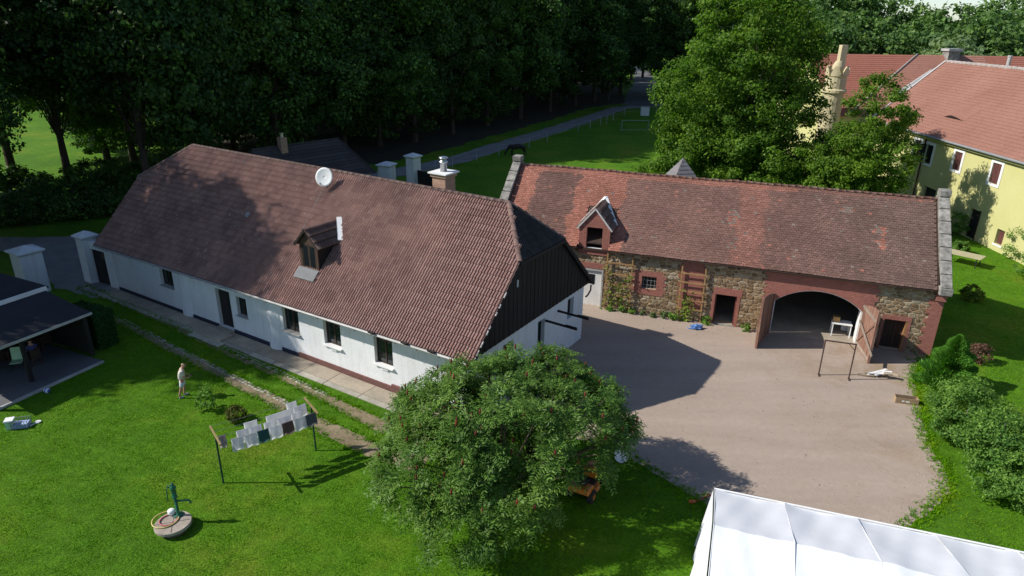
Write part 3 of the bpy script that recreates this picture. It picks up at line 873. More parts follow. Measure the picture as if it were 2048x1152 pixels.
# openings (from the photograph, on the front wall plane)
def opb(cx, ty, by, hw, zmin=None):
    u, zt = bwall(cx, ty); _, zb = bwall(cx, by); return [u - hw, u + hw, zb if zmin is None else zmin, zt]
o_wdoor = opb(1180, 540, 604, .72, .02)
o_win = opb(1299, 553, 578, .42)
o_door = opb(1453, 590, 651, .58, .02)
o_rdoor = opb(1793, 640, 698, .55, .02)
gl = bwall(1536, 668)[0]; gr = bwall(1712, 690)[0]
gate_spring = bwall(1540, 600)[1]; gate_top = bwall(1625, 580)[1]
u_g0, u_g1 = gl, gr
ARCH = 14
def arch_z(u):
    c = (u_g0 + u_g1) / 2; h = gate_top - gate_spring; w_ = (u_g1 - u_g0) / 2
    rr = (w_ * w_ + h * h) / (2 * h); return gate_top - rr + math.sqrt(max(rr * rr - (u - c) ** 2, 0))
WT = 3.55
b = MB()
seg = [u_g0 + (u_g1 - u_g0) * i / ARCH for i in range(ARCH + 1)]
steps = [[seg[i], seg[i + 1], .0, 9] for i in range(ARCH)]
wall_holes(b, -BL, u_g0, 0, WT, [o_wdoor, o_win, o_door], 0, .55)
wall_holes(b, u_g1, 0, 0, WT, [o_rdoor], 0, .55)
for i in range(ARCH):                        # wall above the arch
    a, c = seg[i], seg[i + 1]; za, zc = arch_z(a), arch_z(c)
    b.add([(a, 0, za), (c, 0, zc), (c, 0, WT), (a, 0, WT), (a, .55, za), (c, .55, zc), (c, .55, WT), (a, .55, WT)], [(0, 1, 2, 3), (7, 6, 5, 4), (0, 4, 5, 1), (3, 2, 6, 7)])
wall = b.build('front_wall', m_mortar, barn, recalc=False)
b = MB(); b.box(-BL, 0, BW - .5, BW, 0, WT); b.build('back_wall', m_mortar, barn)
def gable_wall(u0, u1, name):
    b = MB(); top = .34
    poly = [(u0, 0.0 - .0, 0), (u0, BW, 0), (u0, BW, BE - .1 + top), (u0, BW / 2, BR + top), (u0, 0.0, BE - .1 + top)]
    if True: poly = [(u0, -.003, 0), (u0, BW + .003, 0), (u0, BW + .003, BE + .15), (u0, BW / 2, BR + .22), (u0, -.003, BE + .15)]
    b.prism_dir(poly, (u1 - u0, 0, 0)); return b.build(name, m_oldstone, barn)
gable_wall(-.40, .003, 'gable_wall'); gable_wall(-BL - .42, -BL - .003, 'gable_wall')
# coping stones along the gables
for (ua, ub) in ((-.42, .12), (-BL - .5, -BL + .06)):
    for side in (False, True):
        k = 7
        for i in range(k):
            t0, t1 = i / k - .03, (i + 1) / k - .038
            p0, p1 = broof(0, max(t0, -.04), side), broof(0, t1, side)
            for p in (p0, p1): p.x = 0; p.z += .26
            um = (ua + ub) / 2
            b = MB(); b.bar((um, p0.y, p0.z), (um, p1.y, p1.z), abs(ub - ua) - random.uniform(0, .05), .16); b.build('coping_stone', m_oldstone, barn, bevel=.015)
    MB().box(ua, ub, BW / 2 - .32, BW / 2 + .32, BR + .2, BR + .52).build('coping_stone', m_oldstone, barn, bevel=.02)
    MB().box(ua, ub + .03, -.62, -.10, BE - .18, BE + .18).build('kneeler_stone', m_oldstone, barn, bevel=.02)
MB().box(-.40, .06, -.22, -.003, BE - .62, BE - .20).build('corbel', m_brickred, barn)
# interior floor and the dark loft floor
MB().box(-BL + .02, -.41, -.02, BW - .52, .006, .018).build('barn_floor', m_concrete, barn)
MB().box(-BL + .02, -.41, .56, BW - .52, 3.42, 3.54).build('loft_floor', m_darkwood, barn)

# --- brick surrounds (toothed), set proud of the rubble
masks = []
def toothed(x0, x1, z0, z1, teeth=.16, rowh=.24, left=True, right=True, proud=.045, hole=None, name='brick_surround', mat=m_brickred):
    b = MB(); n = max(1, int(round((z1 - z0) / rowh))); h = (z1 - z0) / n
    for i in range(n):
        e = teeth if i % 2 else 0
        a = x0 - (e if left else 0); c = x1 + (e if right else 0)
        za, zb = z0 + i * h, z0 + (i + 1) * h
        if hole and zb > hole[2] + .01 and za < hole[3] - .01:
            b.box(a, hole[0], -proud, -.003, max(za, hole[2]) if za < hole[2] else za, min(zb, hole[3]) if zb > hole[3] else zb)
            b.box(hole[1], c, -proud, -.003, max(za, hole[2]) if za < hole[2] else za, min(zb, hole[3]) if zb > hole[3] else zb)
            if za < hole[2]: b.box(a, c, -proud, -.003, za, hole[2])
            if zb > hole[3]: b.box(a, c, -proud, -.003, hole[3], zb)
        else: b.box(a, c, -proud, -.003, za, zb)
        masks.append((a - .03, c + .03, za, zb))
    return b.build(name, mat, barn)
hw = o_win
toothed(hw[0] - .42, hw[1] + .42, hw[2] - .36, hw[3] + .32, .14, .22, hole=hw)
bp = opb(1387, 535, 618, .60); toothed(bp[0], bp[1], max(bp[2], .35), WT - .02, .14, .25)
toothed(o_door[0] - .17, o_door[0], 0.0, o_door[3], .0, .3, name='brick_jamb'); toothed(o_door[1], o_door[1] + .17, 0, o_door[3], 0, .3, name='brick_jamb')
toothed(o_door[0] - .12, o_door[1] + .24, o_door[3] + .003, o_door[3] + .40, 0, .4, name='brick_lintel', proud=.05)
toothed(o_rdoor[0] - .14, o_rdoor[1] + .14, 0.0, o_rdoor[3] + .26, .0, .25, hole=o_rdoor)
toothed(o_wdoor[0] - .12, o_wdoor[1] + .12, o_wdoor[3] + .14, o_wdoor[3] + .48, 0, .34, name='brick_lintel')
toothed(-.50, .03, 0, BE - .64, .15, .26, left=True, right=False, proud=.06, name='corner_quoin')
# gate surround: arch band with stepped ends
b = MB()
for i in range(ARCH):
    a, c = seg[i], seg[i + 1]; za, zc = arch_z(a), arch_z(c)
    b.add([(a, -.05, za), (c, -.05, zc), (c, -.05, WT), (a, -.05, WT), (a, -.003, za), (c, -.003, zc), (c, -.003, WT), (a, -.003, WT)], [(0, 1, 2, 3), (7, 6, 5, 4), (0, 4, 5, 1), (3, 2, 6, 7)])
b.build('gate_arch', m_brickred, barn, recalc=False)
masks.append((u_g0, u_g1, 0, WT))
toothed(u_g0 - .46, u_g0, gate_spring - .25, WT - .003, .15, .25, right=False, proud=.05, name='arch_shoulder')
toothed(u_g1, u_g1 + .42, gate_spring - .05, WT - .003, .15, .25, left=False, proud=.05, name='arch_shoulder')
toothed(u_g0 - .22, u_g0, 0, gate_spring - .26, .12, .25, right=False, proud=.048, name='gate_jamb')
toothed(u_g1, u_g1 + .2, 0, gate_spring - .06, .12, .25, left=False, proud=.048, name='gate_jamb')
masks += [(o_wdoor[0] - .12, o_wdoor[1] + .12, 0, o_wdoor[3] + .14), tuple(o_win), tuple(o_door), tuple(o_rdoor)]
# white render inside the arch reveal
b = MB(); k_ = .56
for i in range(ARCH):
    a, c = seg[i], seg[i + 1]; za, zc = arch_z(a) - .004, arch_z(c) - .004
    b.add([(a, .10, za), (c, .10, zc), (c, .10, zc - .08), (a, .10, za - .08), (a, .75, za), (c, .75, zc), (c, .75, zc - .08), (a, .75, za - .08)], [(0, 1, 2, 3), (7, 6, 5, 4), (3, 2, 6, 7)])
b.box(u_g1 - .09, u_g1 - .004, .10, .80, .02, gate_spring).box(u_g0 + .004, u_g0 + .09, .10, .8, .02, gate_spring)
b.build('gate_reveal', m_white, barn)

# --- rubble stones, each its own piece
m_stone = None
def stonemat():
    m, nt, bs = newmat('rubble_stone')
    co = coords(nt, None, True)
    col = ramp(nt, rnd01(nt), [(0, (.14, .092, .048)), (.3, (.22, .145, .076)), (.55, (.27, .185, .10)), (.8, (.31, .23, .135)), (1, (.40, .33, .23))])
    col = mix(nt, col, ramp(nt, noise(nt, co, 5, 5, .7), [(.25, .6), (.75, 1.3)]), 1, 'MULTIPLY')
    nt.links.new(col, bs.inputs['Base Color']); bs.inputs['Roughness'].default_value = .9; bs.inputs['Specular IOR Level'].default_value = .25
    bumpify(nt, bs, noise(nt, co, 16, 6, .75), .7, .03)
    return m
m_stone = stonemat()
def clip(poly, nx, nz, d):            # keep nx*x+nz*z <= d
    out = []
    for i in range(len(poly)):
        p, q = poly[i], poly[(i + 1) % len(poly)]; a, c = nx * p[0] + nz * p[1] - d, nx * q[0] + nz * q[1] - d
        if a <= 0: out.append(p)
        if (a < 0 < c) or (c < 0 < a): t = a / (a - c); out.append((p[0] + (q[0] - p[0]) * t, p[1] + (q[1] - p[1]) * t))
    return out
def stones():
    """irregular rubble: cells of a jittered lattice, each clipped half-way to its neighbours"""
    rg = random.Random(21); K = 1.7; seeds = []; U0 = o_wdoor[0] - .6; z = .13; row = 0
    while z < WT + .2:
        u = U0 + (row % 2) * .22
        while u < .2:
            seeds.append((u + rg.uniform(-.12, .12), (z + rg.uniform(-.06, .06)) * K)); u += rg.uniform(.24, .46)
        z += rg.uniform(.16, .23); row += 1
    rects = [tuple(o_wdoor), tuple(o_win), tuple(o_door), tuple(o_rdoor), (u_g0, u_g1, 0, WT)]
    out = []
    for i, (sx, sz) in enumerate(seeds):
        poly = [(sx - .6, sz - .8), (sx + .6, sz - .8), (sx + .6, sz + .8), (sx - .6, sz + .8)]
        for j, (tx, tz) in enumerate(seeds):
            if j == i or abs(tx - sx) > 1.3 or abs(tz - sz) > 1.7: continue
            nx, nz = tx - sx, tz - sz; d = nx * (sx + tx) / 2 + nz * (sz + tz) / 2; poly = clip(poly, nx, nz, d)
            if len(poly) < 3: break
        if len(poly) < 3: continue
        poly = [(a, b / K) for a, b in poly]; z0 = sz / K
        poly = clip(poly, 0, -1, -.02); poly = clip(poly, 0, 1, WT - .01); poly = clip(poly, 1, 0, -.02)
        bad = False
        for (a, c, za, zb) in rects:
            if len(poly) < 3: break
            x0, x1 = min(p[0] for p in poly), max(p[0] for p in poly); y0, y1 = min(p[1] for p in poly), max(p[1] for p in poly)
            if x1 <= a or x0 >= c or y1 <= za or y0 >= zb: continue
            if sx <= a: poly = clip(poly, 1, 0, a)
            elif sx >= c: poly = clip(poly, -1, 0, -c)
            elif z0 >= zb: poly = clip(poly, 0, -1, -zb)
            elif z0 <= za: poly = clip(poly, 0, 1, za)
            else: bad = True; break
        if bad or len(poly) < 3: continue
        # wholly behind brickwork
        if all(any(m[0] <= p[0] <= m[1] and m[2] - .005 <= p[1] <= m[3] + .005 for m in masks) for p in poly): continue
        ar = abs(sum(poly[k][0] * poly[(k + 1) % len(poly)][1] - poly[(k + 1) % len(poly)][0] * poly[k][1] for k in range(len(poly)))) / 2
        if ar < .008: continue
        out.append((ar, poly))
    out.sort(key=lambda q: -q[0])
    return [p for _, p in out]
SL_ = stones()
def stone_mesh(poly, rg):
    cx = sum(p[0] for p in poly) / len(poly); cz = sum(p[1] for p in poly) / len(poly)
    # cut the corners so that pieces look broken, not tiled
    pts = []
    n0 = len(poly)
    for i in range(n0):
        p, q, r_ = poly[i - 1], poly[i], poly[(i + 1) % n0]; f = rg.uniform(.10, .30); g = rg.uniform(.10, .30)
        pts += [(q[0] + (p[0] - q[0]) * f, q[1] + (p[1] - q[1]) * f), (q[0] + (r_[0] - q[0]) * g, q[1] + (r_[1] - q[1]) * g)]
    gap = rg.uniform(.014, .026); P = []
    for (a, b_) in pts:
        d = math.hypot(a - cx, b_ - cz); k = max(.3, (d - gap) / d) if d > 1e-4 else 1; P.append((cx + (a - cx) * k + rg.uniform(-.008, .008), cz + (b_ - cz) * k + rg.uniform(-.008, .008)))
    n = len(P); pr = rg.uniform(.016, .036); tx, tz = rg.uniform(-.04, .04), rg.uniform(-.05, .03)
    def y(a, b_, k): return -pr * k + (a - cx) * tx + (b_ - cz) * tz
    vs = [(a, .002, b_) for a, b_ in P] + [(a + (cx - a) * .05, y(a, b_, .75), b_ + (cz - b_) * .05) for a, b_ in P] + [(a + (cx - a) * .3, y(a, b_, rg.uniform(.9, 1.3)), b_ + (cz - b_) * .3) for a, b_ in P]
    fs = [(i, (i + 1) % n, n + (i + 1) % n, n + i) for i in range(n)] + [(n + i, n + (i + 1) % n, 2 * n + (i + 1) % n, 2 * n + i) for i in range(n)] + [tuple(2 * n + i for i in range(n))]
    return MB().add(vs, fs, 0, 0.0)
rg = random.Random(4)
for s_ in SL_[:300]: stone_mesh(s_, rg).build('stone', m_stone, wall, recalc=True)
print('stones', len(SL_))
if len(SL_) > 300:
    b = MB()
    for s_ in SL_[300:]:
        q = stone_mesh(s_, rg); b.add(q.v, q.f, 0, rg.random())
    tag(b.build('small_stones', m_stone, wall, recalc=True), kind='stuff')

# --- joinery
b = MB(); x0, x1, z0, z1 = o_wdoor
b.box(x0 - .10, x0, -.04, .3, 0, z1 + .1).box(x1, x1 + .10, -.04, .3, 0, z1 + .1).box(x0, x1, -.04, .3, z1, z1 + .1)
fr_ = b.build('door_frame', m_gutter, barn)
mm = M('stained_white_door', (.70, .68, .64), .7, .12, 1.2, .1, 10)
MB().box(x0 + .01, x1 - .01, .06, .11, .03, z1 - .01).build('door_leaf', mm, fr_)
MB().box(x0 + .25, x1 - .42, .045, .058, z1 - .85, z1 - .25).build('pane', m_glass, fr_)
x0, x1, z0, z1 = o_win
g_ = MB().box(x0, x1, .30, .34, z0, z1).build('window', m_dark, barn)
for i in range(4):
    x = x0 + (i + .5) * (x1 - x0) / 4; b = MB(); b.tube([(x, .08, z0), (x, .08, z1)], .012, 6); b.build('bar', m_zinc, g_)
for i in range(2):
    z = z0 + (i + .7) * (z1 - z0) / 2.6; b = MB(); b.tube([(x0, .065, z), (x1, .065, z)], .011, 6); b.build('bar', m_zinc, g_)
x0, x1, z0, z1 = o_door
b = MB(); b.box(x0, x0 + .07, .12, .2, .02, z1).box(x1 - .07, x1, .12, .2, .02, z1).box(x0 + .07, x1 - .07, .12, .2, z1 - .07, z1)
m_redpaint = M('dull_red_paint', (.16, .045, .035), .75, .25, 2, .3, 16, rv=.15, stretch=(2, 2, .5))
fr_ = b.build('door_frame', m_redpaint, barn)
MB().box(x0 - .05, x1 + .05, -.12, .16, .0, .03).build('threshold', m_oldstone, fr_)
x0, x1, z0, z1 = o_rdoor
rd = MB().box(x0, x1, .34, .36, .01, z1).build('side_door', m_darkwood, barn)
for i in range(6):
    a = x0 + (x1 - x0) * i / 6; MB().box(a + .006, a + (x1 - x0) / 6 - .006, .31, .339, .02, z1 - .01).build('plank', m_darkwood, rd)
MB().box(x1 - .1, x1 - .002, -.03, .3, .0, z1 - .002).build('door_post', M('orange_timber', (.30, .15, .06), .8, .25, 2, .3, 14), rd)

# gate leaves: planks, ledges and a diagonal brace; they stand open into the yard
m_gate = M('weathered_red_gate', (.22, .095, .062), .85, .4, 2.5, .5, 16, c2=(.34, .20, .14), rv=.22, stretch=(2.5, 2.5, .35))
m_brace = M('grey_timber', (.30, .24, .19), .85, .25, 3, .4, 14, rv=.2)
def leaf(hinge_u, tip_world, label, back_to_view, prop):
    hpos = B2W @ Vector((hinge_u, -.07, 0)); tip = Vector((tip_world.x, tip_world.y, 0))
    d = tip - hpos; L = d.length; a = math.atan2(d.y, d.x)
    gl_ = empty('gate_leaf', (hpos.x, hpos.y, .03), a, label, 'gate')
    n = 9; w_ = L / n
    def ztop(x): return 2.30 + .52 * math.sin(min(1, x / L) * math.pi / 2)
    for i in range(n):
        x0, x1 = i * w_ + .004, (i + 1) * w_ - .006
        b = MB(); b.add([(x0, -.02, 0), (x1, -.02, 0), (x1, .02, 0), (x0, .02, 0), (x0, -.02, ztop(x0)), (x1, -.02, ztop(x1)), (x1, .02, ztop(x1)), (x0, .02, ztop(x0))],
                        [(0, 3, 2, 1), (4, 5, 6, 7), (0, 1, 5, 4), (1, 2, 6, 5), (2, 3, 7, 6), (3, 0, 4, 7)]); b.build('plank', m_gate, gl_, recalc=False)
    s = back_to_view
    for z in (.10, 2.18): MB().box(.03, L - .03, s * .021, s * .065, z, z + .15).build('ledge', m_brace, gl_)
    b = MB(); b.bar((.08, s * .045, .30), (L - .1, s * .045, 2.12), .045, .13, (0, 0, 1)); b.build('brace', m_gate, gl_)
    MB().box(L - .075, L + .03, -.06, .06, 0, ztop(L) + .03).build('stile', m_gate, gl_)
    if prop:
        b = MB(); b.bar((.1, s * .11, 1.45), (L + .55, s * .12, .62), .05, .12); b.build('locking_bar', m_brace, gl_)
    return gl_
leaf(u_g0 + .02, G(1511, 697), 'left red plank leaf of the barn gateway, seen almost edge on', -1, False)
leaf(u_g1 - .02, G(1736, 727), 'right red plank gate leaf with cross brace and grey locking bar', -1, True)

# --- barn roof: small plain tiles (too small to pick apart singly), coloured by patches of relaid tiles
def btile_mat():
    m, nt, bs = newmat('plain_clay_tile')
    co = coords(nt)
    at = N(nt, 'ShaderNodeAttribute', attribute_name='tint')
    col = mix(nt, at.outputs['Color'], ramp(nt, rnd01(nt), [(0, .84), (.9, 1.12), (1, 1.3)]), 1, 'MULTIPLY')
    col = mix(nt, col, ramp(nt, noise(nt, co, 9, 4, .75), [(.25, .8), (.75, 1.15)]), 1, 'MULTIPLY')
    nt.links.new(col, bs.inputs['Base Color']); bs.inputs['Roughness'].default_value = .85; bs.inputs['Specular IOR Level'].default_value = .25
    bumpify(nt, bs, noise(nt, co, 30, 4, .7), .3, .01)
    return m
m_btile = btile_mat()
c_new, c_mid, c_old, c_grey = np.array((.275, .116, .082)), np.array((.220, .104, .078)), np.array((.134, .074, .058)), np.array((.112, .085, .070))
dv0 = -.06
d_x0, d_x1 = bwall(1158, 470, dv0)[0], bwall(1220, 470, dv0)[0]
u_d = (d_x0 + d_x1) / 2; d_hw = (d_x1 - d_x0) / 2
strips = []
for (x, y) in ((1035, 350), (1066, 380), (1158, 352), (1255, 358), (1465, 470), (1522, 470)): strips.append(broofpx(x, y).x)
def btint(u, t, rg):
    e = .10 * math.sin(t * 17 + u * 3) + rg.uniform(-.08, .08)
    v = u + e
    k = c_old
    if v < strips[1]: k = c_new
    elif v < strips[2]: k = c_old * 1.04
    elif v < strips[3]: k = c_new * .94
    elif v < strips[4]: k = c_old * 1.22
    elif v < strips[5]: k = c_mid * .92
    else:
        f = min(1, max(0, (v - strips[5]) / 10)); k = c_old * 1.12 * (1 - .55 * f) + c_grey * 1.02 * .55 * f
    if t > .90 and v < strips[4] + 3: k = k * .3 + c_new * .7
    elif t > .93: k = k * .5 + c_mid * .5
    if abs(u - u_d) < 1.6 and t < .3 and v < strips[3] + .6 : k = c_new * 1.12
    # bright repair patch and moss
    for (cu, ct, ru, rt_) in patches:
        if ((u - cu) / ru) ** 2 + ((t - ct) / rt_) ** 2 < rg.uniform(.6, 1.2): k = c_new * .95 if rg.random() < .6 else c_grey * 1.7
    n = .5 + .5 * math.sin(u * 1.3 + 5 * t) * math.sin(u * .47 - 7 * t + 2)
    k = k * (.88 + .24 * n)
    if rg.random() < .008: k = c_grey * 1.5
    if rg.random() < .006: k = c_new
    return k
patches = []
for (x, y, ru, rt_) in ((1757, 462, .42, .05), (1760, 490, .3, .06), (1463, 440, .35, .10), (1690, 420, .4, .04)):
    q = broofpx(x, y); patches.append((q.x, (q.y + BO) / (BW / 2 + BO), ru, rt_))
def barn_tiles():
    V, F, RN, TC = [], [], [], []
    tw = .185; k = 0
    rg = random.Random(9)
    SLn = (broof(0, 1) - broof(0, 0)).length; rows = int(SLn / .148)
    up = (broof(-5, 1) - broof(-5, 0)).normalized()
    dq = broofpx(1195, 450)
    for back in (False, True):
        for i in range(rows):
            t = i / rows; off = (i % 2) * tw / 2
            cols = int(BL / tw)
            for j in range(cols):
                u = -BL + .02 + j * tw + off
                if u + tw > -.40: continue
                if back and rg.random() < .0: continue
                if (not back) and abs(u + tw / 2 - u_d) < d_hw + .02 and t < .50: continue          # the dormer stands here
                p = broof(u, t, back)
                if not back and u < u_d - .5 and t < .0: continue
                upb = (broof(u, min(1, t + .05), back) - broof(u, t, back)).normalized()
                x = Vector((1, 0, 0)) * (-1 if back else 1); n = x.cross(upb).normalized()
                if back: p = p + Vector((tw, 0, 0))
                lift = .032 + rg.uniform(-.004, .010); skew = rg.uniform(-.012, .012); L = .235
                a = p + n * lift + x * .004 + upb * rg.uniform(-.012, .008)
                w2 = tw - .010
                d = upb * L - n * (.032 - .004) + x * skew
                tl = [a, a + x * w2 + n * rg.uniform(-.004, .004), a + x * w2 + d, a + d]
                dnn = n * -.03
                V += [tuple(q) for q in tl] + [tuple(tl[0] + dnn), tuple(tl[1] + dnn), tuple(tl[3] + dnn), tuple(tl[2] + dnn)]
                F += [(8 * k, 8 * k + 1, 8 * k + 2, 8 * k + 3), (8 * k + 4, 8 * k + 5, 8 * k + 1, 8 * k), (8 * k + 1, 8 * k + 5, 8 * k + 7, 8 * k + 2), (8 * k + 4, 8 * k, 8 * k + 3, 8 * k + 6)]
                c = btint(u, t, rg) if not back else c_old; r_ = rg.random()
                RN += [r_] * 4; TC += [tuple(c)] * 4; k += 1
    me = mesh_np('plain_tiles', V, F, RN, [m_btile])
    ca = me.attributes.new('tint', 'FLOAT_COLOR', 'FACE'); ca.data.foreach_set('color', np.array([(*c, 1) for c in TC], np.float32).ravel())
    return me
b = MB()
for back in (False, True):
    ucut = sorted([-BL + (BL - .41) * i / 12 for i in range(13)] + [u_d - d_hw, u_d + d_hw]); tcut = (0, .07, .33, .66, 1)
    for i in range(len(ucut) - 1):
        ua, ub = ucut[i], ucut[i + 1]
        for j in range(4):
            ta, tb = tcut[j], tcut[j + 1]
            if not back and j == 0 and u_d - d_hw - .01 < ua and ub < u_d + d_hw + .01: continue
            vs = [broof(ua, ta, back), broof(ub, ta, back), broof(ub, tb, back), broof(ua, tb, back)]
            b.add([p + Vector((0, 0, -.02)) for p in vs] + [p + Vector((0, 0, -.10)) for p in vs], [(0, 1, 2, 3), (7, 6, 5, 4), (0, 4, 5, 1), (3, 2, 6, 7)])
broof_o = b.build('roof', m_darkwood, barn, recalc=False)
o = link('plain_tiles', barn_tiles(), broof_o); tag(o, kind='stuff')
m_bridge = tilemat('barn_ridge_tile', (.20, .10, .07), (.25, .13, .09), (.28, .18, .13), .8)
_o = m_ridge; m_ridge = m_bridge; me_bcap = cap_mesh(.40, .11); m_ridge = _o
k = int(BL / .38)
for i in range(k):
    p = broof(-BL + .05 + i * BL / k, 1) + Vector((0, 0, random.uniform(.0, .03)))
    o = link('ridge_tile', me_bcap, broof_o); d = Vector((1, random.uniform(-.03, .03), random.uniform(-.03, .03))).normalized(); x = d.cross(Vector((0, 0, 1))).normalized(); z = x.cross(d)
    o.matrix_local = Matrix(((x.x, d.x, z.x, p.x), (x.y, d.y, z.y, p.y), (x.z, d.z, z.z, p.z), (0, 0, 0, 1)))
# cornice board under eaves
MB().box(-BL, -.41, -.14, -.06, WT - .02, WT + .10).build('eave_plate', m_darkwood, barn)

# --- brick dormer over the white door
def bdormer():
    uc = u_d; hwid = d_hw; v0 = dv0; zb = WT - .30
    zt = bwall(1222, 459, v0)[1]
    ap = bwall(1193, 420, v0)[1]
    x0, x1 = uc - hwid, uc + hwid
    oz0 = bwall(1187, 497, v0)[1]; oz1 = bwall(1189, 447, v0)[1]
    ox0, ox1 = bwall(1173, 470, v0)[0], bwall(1205, 470, v0)[0]
    b = MB(); wall_holes(b, x0, x1, zb, zt, [[ox0, ox1, oz0, oz1]], v0, v0 + .3)
    b.prism_dir([(x0, v0, zt), (x1, v0, zt), (uc, v0, ap)], (0, .3, 0))
    d = b.build('dormer', m_brickred, barn, recalc=False)
    MB().box(ox0 + .003, ox1 - .003, v0 - .05, v0 + .28, oz0 - .06, oz0 + .012).build('dormer_sill', m_white, d)
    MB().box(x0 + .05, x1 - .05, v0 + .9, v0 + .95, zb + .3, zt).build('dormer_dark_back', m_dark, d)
    for s in (-1, 1):
        b = MB(); x = uc + s * hwid; vz = lambda v: BE + BS * (v + BO)
        b.prism_dir([(x, v0 + .3, zb + .3), (x, v0 + .3, zt), (x, (zt - BE) / BS - BO, zt), (x, v0 + .6, vz(v0 + .6) - .05)], (-s * .12, 0, 0)); b.build('dormer_cheek', m_bluedk if s > 0 else m_brickred, d)
        vc = lambda z: (z - BE) / BS - BO
        ex, ez = uc + s * (hwid + .12), zt - .10
        y0 = v0 - .03
        b = MB(); b.prism_dir([(ex, y0, ez), (ex, vc(ez) + .1, ez), (uc, vc(ap + .1) + .1, ap + .1), (uc, y0, ap + .1)], (0, 0, -.06)); b.build('dormer_roof_slab', m_darkwood, d)
        up = (Vector((uc, 0, ap + .1)) - Vector((ex, 0, ez))); L = up.length; up.normalize()
        rdir = Vector((0, 1, 0)) if s > 0 else Vector((0, -1, 0)); nrm = rdir.cross(up).normalized()
        for i in range(4):
            z = ez + up.z * L * i / 4; nc = int((vc(z + .1) - y0) / .2)
            for j in range(max(nc, 1)):
                p = Vector((ex, (y0 + j * .2) if s > 0 else (y0 + (j + 1) * .2), ez)) + up * (L * i / 4) + nrm * .008
                o = link('dormer_tile', me_dt, d); o.matrix_local = Matrix(((rdir.x, up.x, nrm.x, p.x), (rdir.y, up.y, nrm.y, p.y), (rdir.z, up.z, nrm.z, p.z), (0, 0, 0, 1)))
        b = MB(); b.bar((ex, y0 - .02, ez - .02), (uc, y0 - .02, ap + .07), .05, .09); b.build('gable_mortar', m_roofedge, d)
        b = MB(); b.bar((ex, vc(ez) - .02, ez + .06), (uc, vc(ap + .1) - .02, ap + .16), .18, .08); b.build('mortar_flashing', m_white, d)
bdormer()
# ================================================================== YELLOW MANOR
m_yellow = M('yellow_plaster', (.50, .475, .195), .9, .06, .35, .3, 10, c2=(.53, .51, .235), fine=6)
m_cream = M('cream_plaster', (.50, .43, .26), .9, .1, .8, .3, 12)
m_shut = M('brown_shutter', (.10, .035, .03), .75, .25, 3, .3, 14, rv=.2)
def roofmat(name, c, c2, rowh=.17):
    m, nt, bs = newmat(name)
    co = coords(nt)
    col = ramp(nt, noise(nt, co, .25, 5, .65), [(.3, c), (.7, c2)])
    sp = N(nt, 'ShaderNodeSeparateXYZ'); nt.links.new(co, sp.inputs[0])
    col = mix(nt, col, ramp(nt, noise(nt, coords(nt, (1.2, 1.2, 9)), 3.2, 4, .7), [(.3, .8), (.7, 1.14)]), 1, 'MULTIPLY')
    col = mix(nt, col, ramp(nt, noise(nt, co, 1.1, 5, .75), [(.56, (1, 1, 1)), (.72, (.72, .74, .72))]), 1, 'MULTIPLY')
    nt.links.new(col, bs.inputs['Base Color']); bs.inputs['Roughness'].default_value = .85; bs.inputs['Specular IOR Level'].default_value = .2
    bumpify(nt, bs, noise(nt, co, 8, 5, .7), .4, .03)
    return m
m_roofA = roofmat('old_red_tiles', (.235, .112, .082), (.290, .146, .108))
m_roofB = roofmat('new_red_tiles', (.29, .110, .077), (.33, .130, .090))
m_roofC = roofmat('orange_tiles', (.31, .145, .105), (.35, .168, .122))
def courses(b, poly, rowh=.34, step=.03):
    """stepped tile courses covering a planar roof polygon: each course is a thin slab resting on the one below"""
    P = [Vector(p) for p in poly]
    n = (P[1] - P[0]).cross(P[2] - P[0]).normalized()
    if n.z < 0: n = -n
    up = (Vector((0, 0, 1)) - n * n.z).normalized(); sd_ = up.cross(n)
    o = P[0]
    uv = [((p - o).dot(sd_), (p - o).dot(up)) for p in P]
    lo, hi = min(v for _, v in uv), max(v for _, v in uv)
    def span(v):
        xs = []
        for i in range(len(uv)):
            (a, c), (d, e) = uv[i], uv[(i + 1) % len(uv)]
            if (c - v) * (e - v) <= 0 and abs(c - e) > 1e-6: xs.append(a + (d - a) * (v - c) / (e - c))
        return (min(xs), max(xs)) if len(xs) >= 2 else None
    k = max(1, int((hi - lo) / rowh))
    for i in range(k):
        v0, v1 = lo + (hi - lo) * i / k, lo + (hi - lo) * (i + 1) / k
        s0, s1 = span(v0 + 1e-4), span(v1 - 1e-4)
        if not s0 or not s1: continue
        q = lambda u, v, h: o + sd_ * u + up * v + n * h
        b.add([q(s0[0], v0, step), q(s0[1], v0, step), q(s1[1], v1, .004), q(s1[0], v1, .004), q(s0[0], v0, 0), q(s0[1], v0, 0)], [(0, 1, 2, 3), (4, 5, 1, 0)])
manor = empty('yellow_manor', (36.8, 55, 0), 0, 'yellow plastered manor with red tiled roofs and round corner turret behind the trees', 'building')
def mloc(x, y, z): return (x - 36.8, y - 55, z)
FX = 36.8
def fac(px, py): q = on_plane(px, py, (FX, 0, 0), Vector((-1, 0, 0))); return q.y, q.z
EZ = 6.95
YN, YF = 30.0, 72.0                    # facade runs along y
mo = {}
for k, (cx, ty, by, hw) in dict(a=(1838, 280, 318, .52), b=(1862, 290, 330, .52), c=(1920, 304, 343, .50), d=(1997, 327, 371, .50)).items():
    y, zt = fac(cx, ty); _, zb = fac(cx, by); mo[k] = (y - hw, y + hw, zb, zt)
y, zt = fac(1947, 435); mo['door'] = (y - .62, y + .62, .02, 2.35)
y, zt = fac(2003, 460); _, zb = fac(2001, 492); mo['cellar'] = (y - .42, y + .42, zb, zt)
ya, za = fac(1861, 376); mo['arch'] = (ya - .9, ya + .9, .02, za)
b = MB(); hl = [(-k[1], -k[0], k[2], k[3]) for k in mo.values()]
